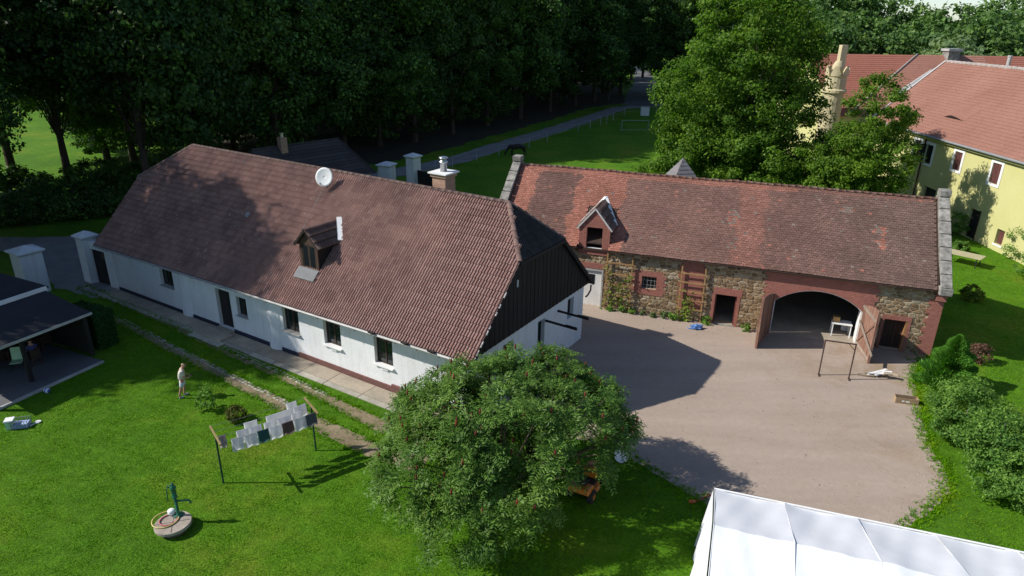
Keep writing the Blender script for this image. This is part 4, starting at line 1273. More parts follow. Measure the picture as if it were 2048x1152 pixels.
wall_holes(b, -YF, -YN, 0, EZ, hl, 0, .6)
b.v = [mloc(FX + y_, -x_, z_) for (x_, y_, z_) in b.v]
b.build('facade', m_yellow, manor, recalc=False)
for k, (y0, y1, z0, z1) in mo.items():
    if k in 'abcd':
        fr_ = MB()
        for (p, q, r_, s_) in ((y0 - .24, y0, z0 - .2, z1 + .24), (y1, y1 + .24, z0 - .2, z1 + .24), (y0, y1, z1, z1 + .24), (y0, y1, z0 - .2, z0)):
            A = mloc(FX - .05, p, r_); C = mloc(FX - .003, q, s_); fr_.box(A[0], C[0], A[1], C[1], A[2], C[2])
        w_ = fr_.build('window', m_white, manor)
        A = mloc(FX + .14, y0, z0); C = mloc(FX + .17, y1, z1); MB().box(A[0], C[0], A[1], C[1], A[2], C[2]).build('pane', m_glass, w_)
        if k in 'cd':
            for i in range(2):
                p = y0 + (y1 - y0) * i / 2 + .01; q = p + (y1 - y0) / 2 - .02
                A = mloc(FX + .05, p, z0 + .01); C = mloc(FX + .09, q, z1 - .01); MB().box(A[0], C[0], A[1], C[1], A[2], C[2]).build('shutter', m_shut, w_)
        else:
            for i in range(4):
                p = y0 + (y1 - y0) * (i + .5) / 4; A = mloc(FX + .05, p, z0); b = MB(); b.tube([A, (A[0], A[1], A[2] + z1 - z0)], .02, 6); b.build('grille_bar', m_metaldk, w_)
        if k == 'b':
            A = mloc(FX - .03, y1 + .03, z0); b = MB(); b.obox((A[0] - .28, A[1], A[2] + (z1 - z0) / 2), (.28, 0, 0), (0, .02, 0), (0, 0, (z1 - z0) / 2)); b.build('shutter', m_metaldk, w_)
    else:
        A = mloc(FX + .22, y0, z0); C = mloc(FX + .27, y1, z1); MB().box(A[0], C[0], A[1], C[1], A[2], C[2]).build('door' if k != 'cellar' else 'cellar_window', {'door': m_black, 'cellar': m_shut, 'arch': m_dark}[k], manor)
        if k == 'door':
            A = mloc(FX - .05, y0 - .12, 0); C = mloc(FX - .003, y0, z1 + .05); MB().box(A[0], C[0], A[1], C[1], A[2], C[2]).build('door_jamb', m_frame, manor)
        if k == 'cellar':
            A = mloc(FX - .05, y0 - .1, z0 - .14); C = mloc(FX - .003, y1 + .1, z0 - .002); MB().box(A[0], C[0], A[1], C[1], A[2], C[2]).build('sill', m_white, manor)
# wing A roof: ridge along y at x 43.7, ending in a verge; far wing B: ridge along x, its slope seen beyond that verge
RZ, RX = 12.5, 43.7
BZ, BYR, BYE = 12.82, 80.0, 71.6
nA = Vector((-(RZ - EZ), 0, RX - FX + .4)).normalized(); pA = Vector((FX - .4, 50, EZ))
nB = Vector((0, -(BZ - 7.1), BYR - BYE)).normalized(); pB = Vector((40, BYE, 7.1))
va, vb = on_plane(1888, 126, pA, nA), on_plane(1785, 205, pA, nA)
def on_line(z): t = (z - vb.z) / (va.z - vb.z); return vb + (va - vb) * t
vt, ve = on_line(RZ), on_line(EZ)
roofA = MB(); courses(roofA, [mloc(FX - .4, YN, EZ), mloc(ve.x, ve.y, EZ), mloc(vt.x, vt.y, RZ), mloc(RX, YN, RZ)])
roofA.add([mloc(FX - .4, YN, EZ - .02), mloc(ve.x, ve.y, EZ - .02), mloc(vt.x, vt.y, RZ - .02), mloc(RX, YN, RZ - .02), mloc(2 * RX - FX, ve.y, EZ), mloc(2 * RX - FX, YN, EZ)], [(0, 1, 2, 3), (3, 2, 4, 5)])
roofA.build('wing_roof', m_roofA, manor, recalc=False)
m_ridgecap = M('ridge_mortar', (.34, .30, .27), .9, .25, 3, .4, 10)
b = MB()
for i in range(60):
    y0 = YN + i * (vt.y - YN) / 60; b.tube([mloc(RX, y0, RZ + .02), mloc(RX, y0 + .72, RZ + .06)], .15, 6)
b.build('ridge_caps', m_ridgecap, manor)
x_l = 32.6
s0, s1 = on_plane(1826, 117, pB, nB), on_plane(1770, 166, pB, nB)
def seam(z): t = (z - s1.z) / (s0.z - s1.z); return s1 + (s0 - s1) * t
sT, sB = seam(BZ), seam(7.1)
sB.x = max(sB.x, x_l + .5)
rb = MB(); courses(rb, [mloc(x_l, BYE, 7.1), mloc(sB.x, BYE, 7.1), mloc(sT.x, BYR, BZ), mloc(x_l, BYR, BZ)]); rb.build('far_wing_roof', m_roofB, manor, recalc=False)
rb = MB(); courses(rb, [mloc(sB.x + .01, BYE, 7.12), mloc(52, BYE, 7.12), mloc(52, BYR, BZ + .02), mloc(sT.x + .01, BYR, BZ + .02)]); rb.build('far_wing_roof', m_roofC, manor, recalc=False)
rb = MB(); courses(rb, [mloc(52.01, BYE, 7.1), mloc(75, BYE, 7.1), mloc(75, BYR, BZ), mloc(52.01, BYR, BZ)]); rb.add([mloc(x_l, BYR, BZ - .03), mloc(75, BYR, BZ - .03), mloc(75, BYR + 8.4, 7.1), mloc(x_l, BYR + 8.4, 7.1)], [(0, 1, 2, 3)]); rb.build('far_wing_roof', m_roofB, manor, recalc=False)
b = MB(); b.box(x_l - 36.8 + .3, 38, BYE + .35 - 55, BYR + 8 - 55, 0, 7.08); b.build('far_wing_wall', m_yellow, manor)
b = MB(); b.prism_dir([mloc(x_l + .3, BYE + .3, 7.05), mloc(x_l + .3, BYR + 8, 7.05), mloc(x_l + .3, BYR, BZ - .1)], (.4, 0, 0)); b.build('far_wing_gable', m_yellow, manor)
b = MB(); b.box(FX + .6 - 36.8, 2 * RX - FX - 36.8 - .4, YN - 55, BYE - 55, 0, EZ - .03); b.build('wing_core', m_yellow, manor)
# grey sheet-metal valley beside the verge, widening downwards, with pale mortar lines
vq = lambda p, k=.1: Vector(mloc(p.x, p.y, p.z + k))
wa, wb = on_plane(1862, 142, pB, nB), on_plane(1775, 199, pB, nB)
b = MB(); b.add([vq(vb, .06), vq(va, .06), vq(wa, .12), vq(wb, .12)], [(0, 1, 2, 3)]); b.build('valley_flashing', m_zinc, manor)
b = MB(); b.tube([vq(ve), vq(vt)], .10, 6); b.tube([vq(wb), vq(wa)], .08, 6); b.build('verge_mortar', m_roofedge, manor)
b = MB(); b.tube([vq(sB), vq(sT)], .08, 6); b.build('roof_seam', m_ridgecap, manor)
b = MB(); b.prism_dir([vq(ve, -.3), vq(vt, -.3), vq(vt, -4), vq(ve, -.6)], (.2, .1, 0)); b.build('verge_wall', m_yellow, manor)
# eave gutter and downpipe
A, C = mloc(FX - .5, YN, EZ - .06), mloc(FX - .5, 71, EZ - .06)
b = MB(); b.tube([A, C], .09, 8); b.build('gutter', m_zinc, manor)
yd_, _ = fac(1850, 300); A = mloc(FX - .12, yd_, EZ - .1); b = MB(); b.tube([A, (A[0], A[1], .1)], .07, 8); b.build('downpipe', m_shut, manor)
MB().box(*[v for pr in zip(mloc(FX - .3, YN, EZ - .35), mloc(FX - .003, 71, EZ - .12)) for v in pr]).build('cornice', m_yellow, manor)
# eyebrow vent in the roof
q = on_plane(1907, 238, (FX - .4, 50, EZ), Vector((-(RZ - EZ), 0, RX - FX + .4)).normalized())
b = MB(); n = 12; vs = []
for i in range(n + 1):
    f = i / n; yy = q.y - 1.5 + 3.0 * f; h = .34 * math.sin(math.pi * f) ** 1.5
    up = Vector((RX - FX + .4, 0, RZ - EZ)).normalized(); zz = lambda p: (p.x - 36.8, p.y - 55, p.z)
    base = Vector((q.x, yy, q.z)); nrm = Vector((-up.z, 0, up.x))
    vs += [zz(base + nrm * .02), zz(base + nrm * (h + .03)), zz(base + up * (1.6) + nrm * .035)]
fs, mi_ = [], []
for i in range(n):
    a_ = 3 * i; b.add([vs[a_], vs[a_ + 3], vs[a_ + 4], vs[a_ + 1]], [(0, 1, 2, 3)], 1); b.add([vs[a_ + 1], vs[a_ + 4], vs[a_ + 5], vs[a_ + 2]], [(0, 1, 2, 3)], 0)
b.build('eyebrow_vent', [m_roofA, m_dark], manor, recalc=False)
# turret at the corner and chimneys
tp = G(1676, 205, 8.0); tx, ty_ = 32.3, 71.4
T = mloc(tx, ty_, 0)
b = MB(); b.lathe([(1.0, 0), (1.0, 9.4), (1.2, 9.5), (1.2, 9.75), (1.02, 9.85), (1.0, 11.0), (1.08, 11.1)], 20, T); tur = b.build('turret', m_cream, manor, smooth=False)
b = MB()
for k in range(6):
    a = 2 * math.pi * k / 6
    for s_ in range(5):
        a0, a1 = a + (s_ - 2.5) * .18, a + (s_ - 1.5) * .18; h0, h1 = math.cos((s_ - 2.5) / 2.6 * 1.4), math.cos((s_ - 1.5) / 2.6 * 1.4)
        P = lambda aa, z, r_: (T[0] + r_ * math.cos(aa), T[1] + r_ * math.sin(aa), z)
        b.add([P(a0, 11.1, 1.06), P(a1, 11.1, 1.06), P(a1, 11.15 + .9 * h1, 1.1), P(a0, 11.15 + .9 * h0, 1.1), P(a0, 11.1, .9), P(a1, 11.1, .9), P(a1, 11.15 + .9 * h1, .94), P(a0, 11.15 + .9 * h0, .94)], [(0, 1, 2, 3), (7, 6, 5, 4), (3, 2, 6, 7), (0, 3, 7, 4), (1, 5, 6, 2)])
b.build('turret_crenel', m_cream, tur)
b = MB(); b.lathe([(.62, 11.0), (.55, 12.1), (.36, 12.4), (.30, 12.5)], 12, T); b.build('turret_cap', m_cream, tur, smooth=True)
MB().box(T[0] - .05, T[0] + .55, T[1] - .2, T[1] + .5, 11.9, 14.0).build('chimney', m_cream, manor)
def roof_chim(px, x, y, z0, z1, s, mat, capm): 
    A = mloc(x, y, 0); c = MB().box(A[0] - s, A[0] + s, A[1] - s, A[1] + s, z0, z1).build('chimney', mat, manor); MB().box(A[0] - s * 1.25, A[0] + s * 1.25, A[1] - s * 1.25, A[1] + s * 1.25, z1 + .002, z1 + .25).build('chimney_cap', capm, c)
p = G(1853, 120, 12.7); roof_chim(0, 48.2, 79.6, 11.8, 13.3, .62, m_oldstone, m_gutter)
for px in (2014, 2052):
    pp = on_plane(px, 137, (RX, 0, 0), Vector((-1, 0, 0))); A = mloc(RX, pp.y, RZ - .1); b = MB(); b.lathe([(.16, 0), (.16, 1.0), (.2, 1.02), (.2, 1.15)], 10, A); b.build('vent_pipe', m_gutter, manor)
# far gable with a pinnacle
A = mloc(64.0, 82, 0)
b = MB(); b.prism_dir([(A[0] - 2.4, A[1], 11), (A[0] + 3.5, A[1], 11), (A[0] + 3.5, A[1], 13.0), (A[0] + .9, A[1], 14.3), (A[0] - .5, A[1], 14.0), (A[0] - 1.5, A[1], 13.2)], (0, .5, 0)); g_ = b.build('pinnacle_gable', m_cream, manor)
b = MB(); b.lathe([(.38, 13.8), (.38, 14.6), (.46, 14.65), (.3, 15.0), (.12, 15.3), (.14, 15.5), (.03, 15.6)], 10, (A[0] - .2, A[1] + .25, 0)); b.build('pinnacle', m_cream, g_, smooth=True)

# ================================================================== small house behind, gates
def hip_house():
    c = Vector((-19.1, 60.2, 0)); rz = R(48)
    h = empty('back_cottage', c, rz, 'small low cottage with dark hipped roof behind the farmhouse ridge', 'house')
    L, W_, he, hr = 11.2, 5.4, 2.6, 5.45
    MB().box(-L / 2, L / 2, -W_ / 2, W_ / 2, 0, he).build('wall', m_plaster, h)
    o_ = .4; A = [(-L / 2 - o_, -W_ / 2 - o_, he - .1), (L / 2 + o_, -W_ / 2 - o_, he - .1), (L / 2 + o_, W_ / 2 + o_, he - .1), (-L / 2 - o_, W_ / 2 + o_, he - .1)]
    r0, r1 = (-4.2, 0, hr), (4.2, 0, hr)
    b = MB()
    for poly in ([A[0], A[1], r1, r0], [A[1], A[2], r1], [A[2], A[3], r0, r1], [A[3], A[0], r0]): courses(b, poly, .33, .035); b.add([(p[0], p[1], p[2] - .01) for p in poly], [tuple(range(len(poly)))])
    rf = b.build('roof', m_tile_shaded, h, recalc=False)  # dark tile colour stands in for tree shade on this roof
    for a, d in ((r0, r1), (A[1], r1), (A[2], r1), (A[0], r0), (A[3], r0)):
        b = MB(); k = 14
        for i in range(k):
            p, q = Vector(a).lerp(Vector(d), i / k), Vector(a).lerp(Vector(d), (i + 1.05) / k); b.tube([p + Vector((0, 0, .03)), q + Vector((0, 0, .045))], .09, 6)
        b.build('ridge_caps', m_tile_shaded, rf)
    q = (Matrix.Translation(c) @ Matrix.Rotation(rz, 4, 'Z')).inverted() @ G(592, 300, hr)
    ch = MB().box(q.x - .3, q.x + .3, -.55, .05, 4.6, 6.25).build('chimney', m_brickold, h)
    b = MB(); b.lathe([(.12, 0), (.12, .3), (.2, .32), (.2, .37)], 10, (q.x, -.25, 6.253)); b.build('flue', m_galv, ch)
    return h
hip_house()
def pillar(loc, rz, s, h, label, cap=.16, wallmat=None):
    t = empty('gate_pillar', loc, rz, label, 'gate pillar', 'white gate pillars')
    MB().box(-s, s, -s, s, 0, h).build('shaft', m_plaster, t)
    b = MB(); c = s + cap
    b.add([(-s, -s, h), (s, -s, h), (s, s, h), (-s, s, h), (-c, -c, h + .14), (c, -c, h + .14), (c, c, h + .14), (-c, c, h + .14), (-c, -c, h + .22), (c, -c, h + .22), (c, c, h + .22), (-c, c, h + .22), (0, 0, h + .5)],
          [(0, 1, 5, 4), (1, 2, 6, 5), (2, 3, 7, 6), (3, 0, 4, 7), (4, 5, 9, 8), (5, 6, 10, 9), (6, 7, 11, 10), (7, 4, 8, 11), (8, 9, 12), (9, 10, 12), (10, 11, 12), (11, 8, 12)])
    b.build('cap', m_plaster, t, recalc=True)
    return t
pillar(G(776, 384), R(-20), .62, 2.55, 'broad shaded white gate pillar beside the back cottage roof')
pb = G(829, 386)
pillar(pb, R(-35), .5, 3.45, 'taller white gate pillar with dark gate wing, behind the ridge')
gt = empty('wooden_gate', (pb.x, pb.y, 0), R(-38), 'dark plank gate leaf hung on the tall white pillar behind the ridge', 'gate')
for i in range(12): MB().box(.55 + i * .22, .55 + i * .22 + .21, -.03, .03, .1, 2.35 - i * .012).build('plank', m_black, gt)
for z in (.4, 1.9): MB().box(.5, 3.2, .031, .07, z, z + .12).build('rail', m_black, gt)
p1 = Vector((-29.3, 38.6, 0)); pillar(p1, R(-32), .62, 2.5, 'wide white gate pillar with pyramid cap behind the pavilion roof')
p2 = G(190, 561); pillar(p2, R(-32), .42, 2.85, 'slim white gate pillar beside the farmhouse end wall', .14)
# white wall with a dark pedestrian door between that pillar and the house
wl = empty('courtyard_wall', (p2.x, p2.y, 0), math.atan2((H2W @ Vector((-HL, .1, 0))).y - p2.y, (H2W @ Vector((-HL, .1, 0))).x - p2.x), 'short white wall with dark pedestrian door next to the farmhouse', 'wall')
LW = ((H2W @ Vector((-HL, .1, 0))) - p2).length
b = MB(); wall_holes(b, .44, LW - .02, 0, 2.75, [[.5, 1.95, .0, 2.3]], -.14, .14); b.build('wall', m_plaster, wl, recalc=False)
MB().box(.51, 1.94, -.03, .03, .02, 2.29).build('door', m_black, wl)
# ================================================================== pavilion at the left edge
e0, e1 = G(30, 683, 2.35), G(182, 625, 2.35)
dx = (e1 - e0).normalized(); ang = math.atan2(dx.y, dx.x)
f0, f1 = G(0, 611, 2.95), G(100, 577, 2.95)
pv = empty('pavilion', (e0.x, e0.y, 0), ang, 'open garden pavilion with dark felt lean-to roof at the lawn edge', 'pavilion')
PW = Matrix.Translation((e0.x, e0.y, 0)) @ Matrix.Rotation(ang, 4, 'Z'); PI_ = PW.inverted()
LE = (e1 - e0).length
m_felt = M('roofing_felt', (.022, .024, .028), .9, .2, 1, .3, 14)
g1 = PI_ @ f1; dv = g1.y
b = MB(); b.prism_dir([(-2.6, 0, 2.35), (LE, 0, 2.35), (LE + .0, dv, 2.92), (-2.6, dv, 2.92)], (0, 0, -.07)); b.build('lean_to_roof', m_felt, pv)
MB().box(-2.62, LE + .02, -.04, -.002, 2.25, 2.37).build('front_fascia', m_gutter, pv)
MB().box(LE + .003, LE + .04, 0, dv, 2.3, 2.4).build('side_fascia', m_felt, pv)
MB().box(-2.6, LE + .1, dv + .002, dv + .08, 2.86, 3.12).build('eave_board', m_white, pv)
# roof of the closed part behind
b = MB(); b.prism_dir([(-2.6, dv + .1, 3.06), (LE + .25, dv + .1, 3.06), (LE - 1.4, dv + 2.9, 4.25), (-2.6, dv + 2.9, 4.25)], (0, 0, -.08)); b.prism_dir([(LE + .25, dv + .1, 3.06), (LE + .25, dv + 5.6, 3.06), (LE - 1.4, dv + 2.9, 4.25)], (0, 0, -.08)); b.prism_dir([(-2.6, dv + 2.9, 4.25), (LE - 1.4, dv + 2.9, 4.25), (LE + .25, dv + 5.6, 3.06), (-2.6, dv + 5.6, 3.06)], (0, 0, -.08)); b.build('shed_roof', m_felt, pv)
MB().box(-2.6, LE, dv + .25, dv + 5.4, 0, 3.0).build('shed_wall', m_darkwood, pv)
for (x, y, h) in ((.35, .25, 2.26), (LE - .25, .25, 2.26), (-2.3, .25, 2.26)): MB().box(x - .08, x + .08, y - .08, y + .08, .1, h).build('post', m_black, pv)
MB().box(-2.5, LE - .1, .17, .33, 2.14, 2.27).build('beam', m_black, pv)
MB().box(LE - .22, LE - .12, .4, dv + .2, .1, 2.3).build('side_wall', m_black, pv)
MB().box(-2.8, LE - .45, -.75, dv + .2, 0, .09).build('floor_slab', m_asphalt_shaded_slab, pv)  # concrete floor, the tree shade over it put into this dark colour
MB().box(-2.8, LE - .45, -.86, -.752, 0, .11).build('floor_edge', m_gutter, pv)

# ================================================================== white marquee
tc = G(1430, 978, 2.3); t2 = G(2048, 1106, 2.3)
ta = math.atan2((t2 - tc).y, (t2 - tc).x)
tent = empty('marquee', (tc.x, tc.y, 0), ta, 'large white party marquee with pitched fabric roof at the bottom right', 'tent')
m_pvc = M('white_tent_fabric', (.70, .72, .745), .5, .045, .6, .35, 2.2, c2=(.76, .77, .78), fine=1.4)
TWd, TRZ = 6.0, 3.35
nb_ = 6; bay = 2.05
def sagz(f): return -.05 * math.sin(math.pi * f)
for i in range(nb_):
    for side in (0, 1):
        b = MB(); n = 14; mrow = 12; vs, fs = [], []
        for r_ in range(mrow + 1):
            t = r_ / mrow
            for c_ in range(n + 1):
                f = c_ / n; x = i * bay + f * bay
                y = -t * TWd / 2 if side == 0 else -TWd + t * TWd / 2
                z = 2.3 + (TRZ - 2.3) * t + sagz(f) * (1 - .4 * t) * 1.3 + .03 * math.sin(7 * f + i * 2) * math.sin(3 * t + i) + .012 * math.sin(19 * f + 9 * t + i)
                vs.append((x, y, z))
        for r_ in range(mrow):
            for c_ in range(n): a = r_ * (n + 1) + c_; fs.append((a, a + 1, a + n + 2, a + n + 1))
        b.add(vs, fs); b.build('roof_panel', m_pvc, tent, smooth=True, recalc=True)
    # seam rafters
    b = MB(); x = i * bay
    b.tube([(x, .01, 2.3), (x, -TWd / 2, TRZ + .008), (x, -TWd - .01, 2.3)], .012, 6); b.build('rafter_seam', m_white, tent)
    for y in (-.05, -TWd + .05): MB().box(x - .03 + .03, x + .06, y - .03, y + .03, 0, 2.28).build('pole', m_zinc, tent)
b = MB(); b.tube([(-.02, .02, 2.3), (nb_ * bay, .02, 2.3)], .03, 6); b.build('eave_tube', m_white, tent)
# gathered curtain on the gable end
b = MB(); vs, fs = [], []; n, mrow = 60, 6; rg = random.Random(3)
for r_ in range(mrow + 1):
    t = r_ / mrow
    for c_ in range(n + 1):
        y = -TWd * c_ / n; top = 2.3 + (TRZ - 2.3) * (1 - abs(y + TWd / 2) / (TWd / 2))
        fl = .22 * (1 - t) * math.sin(c_ * .85 + math.sin(c_ * .31) * 2) + .10 * math.sin(c_ * .37) * (1 - t)
        vs.append((-.05 - abs(fl) * .9 - .1 * (1 - t), y, top * t + .02))
for r_ in range(mrow):
    for c_ in range(n): a = r_ * (n + 1) + c_; fs.append((a, a + 1, a + n + 2, a + n + 1))
b.add(vs, fs); b.build('curtain', m_pvc, tent, smooth=True)
b = MB(); b.add([(0, -.02, 2.28), (nb_ * bay, -.02, 2.28), (nb_ * bay, .03, .02), (0, .03, .02)], [(0, 1, 2, 3)]); b.build('side_wall', m_pvc, tent)

# ================================================================== village houses beyond the trees
def far_house(px, py, dist, w_, h_, label):
    g = G(px, py); d = (g - CAMP); d.z = 0; d.normalize(); c = d * dist
    t = empty('village_house', (c.x, c.y, 0), R(random.uniform(-25, 10)), label, 'house', 'houses beyond the trees')
    b = MB(); wall_holes(b, -w_ / 2, w_ / 2, 0, h_, [[-w_ / 2 + 1.5 + i * 2.6, -w_ / 2 + 2.6 + i * 2.6, 1, 2.4] for i in range(int((w_ - 2) / 2.6))], -3.5, -3.2); b.box(-w_ / 2, w_ / 2, -3.2, 3.5, 0, h_); b.build('wall', m_plaster, t)
    for i in range(int((w_ - 2) / 2.6)): MB().box(-w_ / 2 + 1.5 + i * 2.6, -w_ / 2 + 2.6 + i * 2.6, -3.31, -3.24, 1, 2.4).build('window', m_glass, t)
    b = MB()
    for poly in ([(-w_ / 2 - .4, -4, h_ - .2), (w_ / 2 + .4, -4, h_ - .2), (w_ / 2 + .4, 0, h_ + 3), (-w_ / 2 - .4, 0, h_ + 3)], [(w_ / 2 + .4, 4, h_ - .2), (-w_ / 2 - .4, 4, h_ - .2), (-w_ / 2 - .4, 0, h_ + 3), (w_ / 2 + .4, 0, h_ + 3)]): courses(b, poly, .5, .05); b.add(poly, [(0, 1, 2, 3)])
    b.build('roof', m_roofB, t, recalc=False)
    b = MB()
    for s in (-1, 1): b.prism_dir([(s * w_ / 2, -3.5, h_), (s * w_ / 2, 3.5, h_), (s * w_ / 2, 0, h_ + 2.6)], (-s * .3, 0, 0))
    b.build('gable', m_plaster, t)
far_house(1178, 150, 230, 12, 5.5, 'white village house with red roof seen through the dark trees')
far_house(1262, 140, 250, 10, 5.0, 'pale village house with red roof beyond the road gap')
# ================================================================== CLOTHES LINE
m_green = M('dark_green_paint', (.012, .045, .030), .55, .2, 3, .1, 12)
m_yelwood = M('yellow_wood', (.26, .185, .075), .8, .2, 3, .3, 12)
pa, pb_ = G(447, 966), G(632, 901)
cl = empty('clothes_line', (pa.x, pa.y, 0), math.atan2((pb_ - pa).y, (pb_ - pa).x), 'green posted clothes line with yellow wooden crossbars on the lawn', 'clothes line')
CLM = Matrix.Translation(pa) @ Matrix.Rotation(math.atan2((pb_ - pa).y, (pb_ - pa).x), 4, 'Z'); CLI = CLM.inverted()
LC = (pb_ - pa).length; ZT = 2.02
for x in (0, LC):
    b = MB(); b.tube([(x, 0, 0), (x, 0, ZT)], .035, 8); b.build('post', m_green, cl)
    b = MB(); b.bar((x, -.72, ZT + .04), (x, .72, ZT + .04), .06, .06); b.build('crossbar', m_yelwood, cl)
lines_y = (-.62, -.2, .2, .62)
for y in lines_y:
    b = MB(); b.tube([(LC * i / 8, y, ZT + .085 - .05 * math.sin(math.pi * i / 8)) for i in range(9)], .006, 4); b.build('line', m_zinc, cl)
def clothmat(n, c):
    m = M(n, c, .9, .08, 3, .3, 14); nt = m.node_tree; bs = nt.nodes['Principled BSDF']; out = nt.nodes['Material Output']
    t = N(nt, 'ShaderNodeBsdfTranslucent'); t.inputs['Color'].default_value = (*c, 1); mx = N(nt, 'ShaderNodeMixShader'); mx.inputs[0].default_value = .55
    nt.links.new(bs.outputs[0], mx.inputs[1]); nt.links.new(t.outputs[0], mx.inputs[2]); nt.links.new(mx.outputs[0], out.inputs[0]); return m
cm = dict(w=clothmat('white_cotton', (.80, .80, .82)), lg=clothmat('light_grey_cotton', (.72, .72, .76)), g=clothmat('grey_cotton', (.60, .61, .65)), dg=clothmat('dark_grey_cotton', (.14, .15, .17)),
          t=clothmat('dark_teal_cotton', (.06, .13, .14)), br=clothmat('brown_cotton', (.17, .12, .12)), ck=clothmat('checked_cotton', (.36, .31, .33)))
def cloth(x0, x1, li, drop, key, label, kind_='cloth'):
    y = lines_y[li]; t = MB(); n, mr = 10, 4; vs, fs = [], []; rg = random.Random(int(x0 * 100) + li)
    ph = rg.uniform(0, 6)
    for s_ in (1, -1):
        base = len(vs)
        for r_ in range(mr + 1):
            f = r_ / mr
            for c_ in range(n + 1):
                g = c_ / n; x = x0 + (x1 - x0) * g
                zl = ZT + .092 - .05 * math.sin(math.pi * x / LC)
                dr = drop if s_ == 1 else drop * .82
                wv = .035 * math.sin(g * 9 + ph) * f
                vs.append((x + .01 * math.sin(g * 5 + f * 3), y + s_ * (.008 + .012 * f) + wv - .10 * f * (.5 if s_ > 0 else .35), zl - dr * f))
        for r_ in range(mr):
            for c_ in range(n): a = base + r_ * (n + 1) + c_; fs.append((a, a + 1, a + n + 2, a + n + 1))
    P = [CLM @ Vector(v) for v in vs]; o0 = P[0].copy()
    t.add([p - o0 for p in P], fs); o = t.build('hanging_cloth', cm[key], smooth=True, recalc=False); o.location = o0
    tag(o, label, kind_, 'washing on the line')
def cu(px, py, li):   # picture x on a given line -> position along the line
    best = None
    for i in range(0, 400):
        x = i * LC / 380; p = CLM @ Vector((x, lines_y[li], ZT)) - CAMP; xx = 1024 + F_PX * p.dot(_rt) / p.dot(_fw)
        if best is None or abs(xx - px) < best[0]: best = (abs(xx - px), x)
    return best[1]
def hang(li, xs, items):
    for (a, c), (k, lab) in zip(xs, items): cloth(cu(a, 0, li), cu(c, 0, li), li, .52, k, lab)
hang(0, ((462, 485), (488, 513), (514, 537), (538, 563), (563, 586), (587, 610), (610, 632)),
     (('g', 'grey towel with white edge at the left end of the front washing line'), ('g', 'plain grey towel second from the left on the front washing line'), ('t', 'dark teal towel on the front washing line'), ('lg', 'pale grey towel between teal and brown ones on the front line'), ('br', 'brown towel on the front washing line'), ('g', 'grey towel right of the brown one on the front line'), ('dg', 'dark grey towel at the right end of the front line')))
hang(1, ((472, 496), (498, 523), (527, 552), (554, 580), (582, 603)),
     (('lg', 'pale towel at the left of the second washing line'), ('lg', 'light grey towel second along the second washing line'), ('w', 'whitish towel in the middle of the second washing line'), ('lg', 'light grey towel fourth along the second washing line'), ('w', 'white towel at the right of the second washing line')))
hang(2, ((487, 514), (531, 585), (586, 612)), (('w', 'lone white towel at the left of the third washing line'), ('w', 'long white sheet on the third washing line'), ('lg', 'pale towel right of the long white sheet')))
hang(3, ((572, 593),), (('w', 'small white towel on the rearmost washing line'),))
cloth(.05, cu(461, 0, 0) - .05, 1, .5, 'ck', 'checked brown cloth beside the left clothes line post')

# ================================================================== HAND PUMP on well cover
wc = G(346, 1046, .25); m_pump = M('pump_green', (.015, .12, .065), .45, .2, 4, .1, 14)
well = empty('well_cover', (wc.x, wc.y, 0), 0, 'round stone well cover carrying the green hand pump', 'well')
m_well = M('well_concrete', (.33, .28, .225), .95, .25, 2, .5, 14)
b = MB(); b.lathe([(.44, 0), (.46, .16)], 24); b.build('well_ring', m_steelrust if False else M('mossy_brick', (.14, .09, .06), .95, .3, 4, .5, 14), well)
b = MB(); b.lathe([(.56, .165), (.58, .18), (.58, .27), (.565, .285), (.02, .29)], 32); b.build('cover_slab', m_well, well)
for a in (.3, 1.9): 
    b = MB(); b.bar((math.cos(a) * .53, math.sin(a) * .53, .288), (-math.cos(a) * .53, -math.sin(a) * .53, .288), .012, .012); b.build('slab_joint', m_metaldk, well)
pp = G(357, 1030, .29)
pump = empty('hand_pump', (pp.x, pp.y, .292), R(4), 'dark green cast iron hand water pump with side spout', 'pump')
b = MB(); b.lathe([(.17, 0), (.17, .03), (.07, .06), (.05, .12), (.045, .72)], 14); b.build('stand_pipe', m_pump, pump, smooth=True)
b = MB(); b.lathe([(.06, .72), (.095, .74), (.095, .78), (.075, .8), (.075, 1.08), (.10, 1.1), (.10, 1.15), (.05, 1.2), (.045, 1.27), (.02, 1.32)], 14); b.build('cylinder', m_pump, pump, smooth=True)
b = MB(); b.tube([(.03, 0, .58), (.42, .0, .6), (.47, 0, .55), (.48, 0, .48)], .033, 8); b.build('spout', m_pump, pump, smooth=True)
b = MB(); b.tube([(0, 0, 1.2), (-.14, -.02, 1.24), (-.2, -.03, 1.05), (-.22, -.05, .62)], .018, 7); b.build('handle', m_pump, pump, smooth=True)
b = MB(); b.tube([(-.05, 0, 1.1), (-.16, -.02, 1.16)], .02, 6); b.build('fulcrum', m_pump, pump)
def ring(name, px, py, r1, mat, label, tilt=0, tr=.022, z=.30, k=1.0):
    c = G(px, py, z); b = MB(); n = 36
    b.tube([(r1 * math.cos(2 * math.pi * i / n), r1 * k * math.sin(2 * math.pi * i / n), tr + .04 * tilt * math.cos(2 * math.pi * i / n)) for i in range(n)], tr, 6, closed=True)
    o = b.build(name, mat, smooth=True); o.location = (c.x, c.y, z); return o
m_hosey = M('yellow_hose', (.55, .44, .16), .5, .1, 3, 0); m_hoser = M('pink_hose', (.42, .10, .10), .5, .1, 3, 0)
tag(ring('garden_hose', 331, 1040, .41, m_hosey, '', 0, .022, .292), 'yellow garden hose coil lying on the well cover', 'hose')
tag(ring('garden_hose', 337, 1041, .27, m_hoser, '', 0, .02, .292), 'inner red hose coil lying on the well cover', 'hose')
c = G(344, 1029, .29); b = MB()
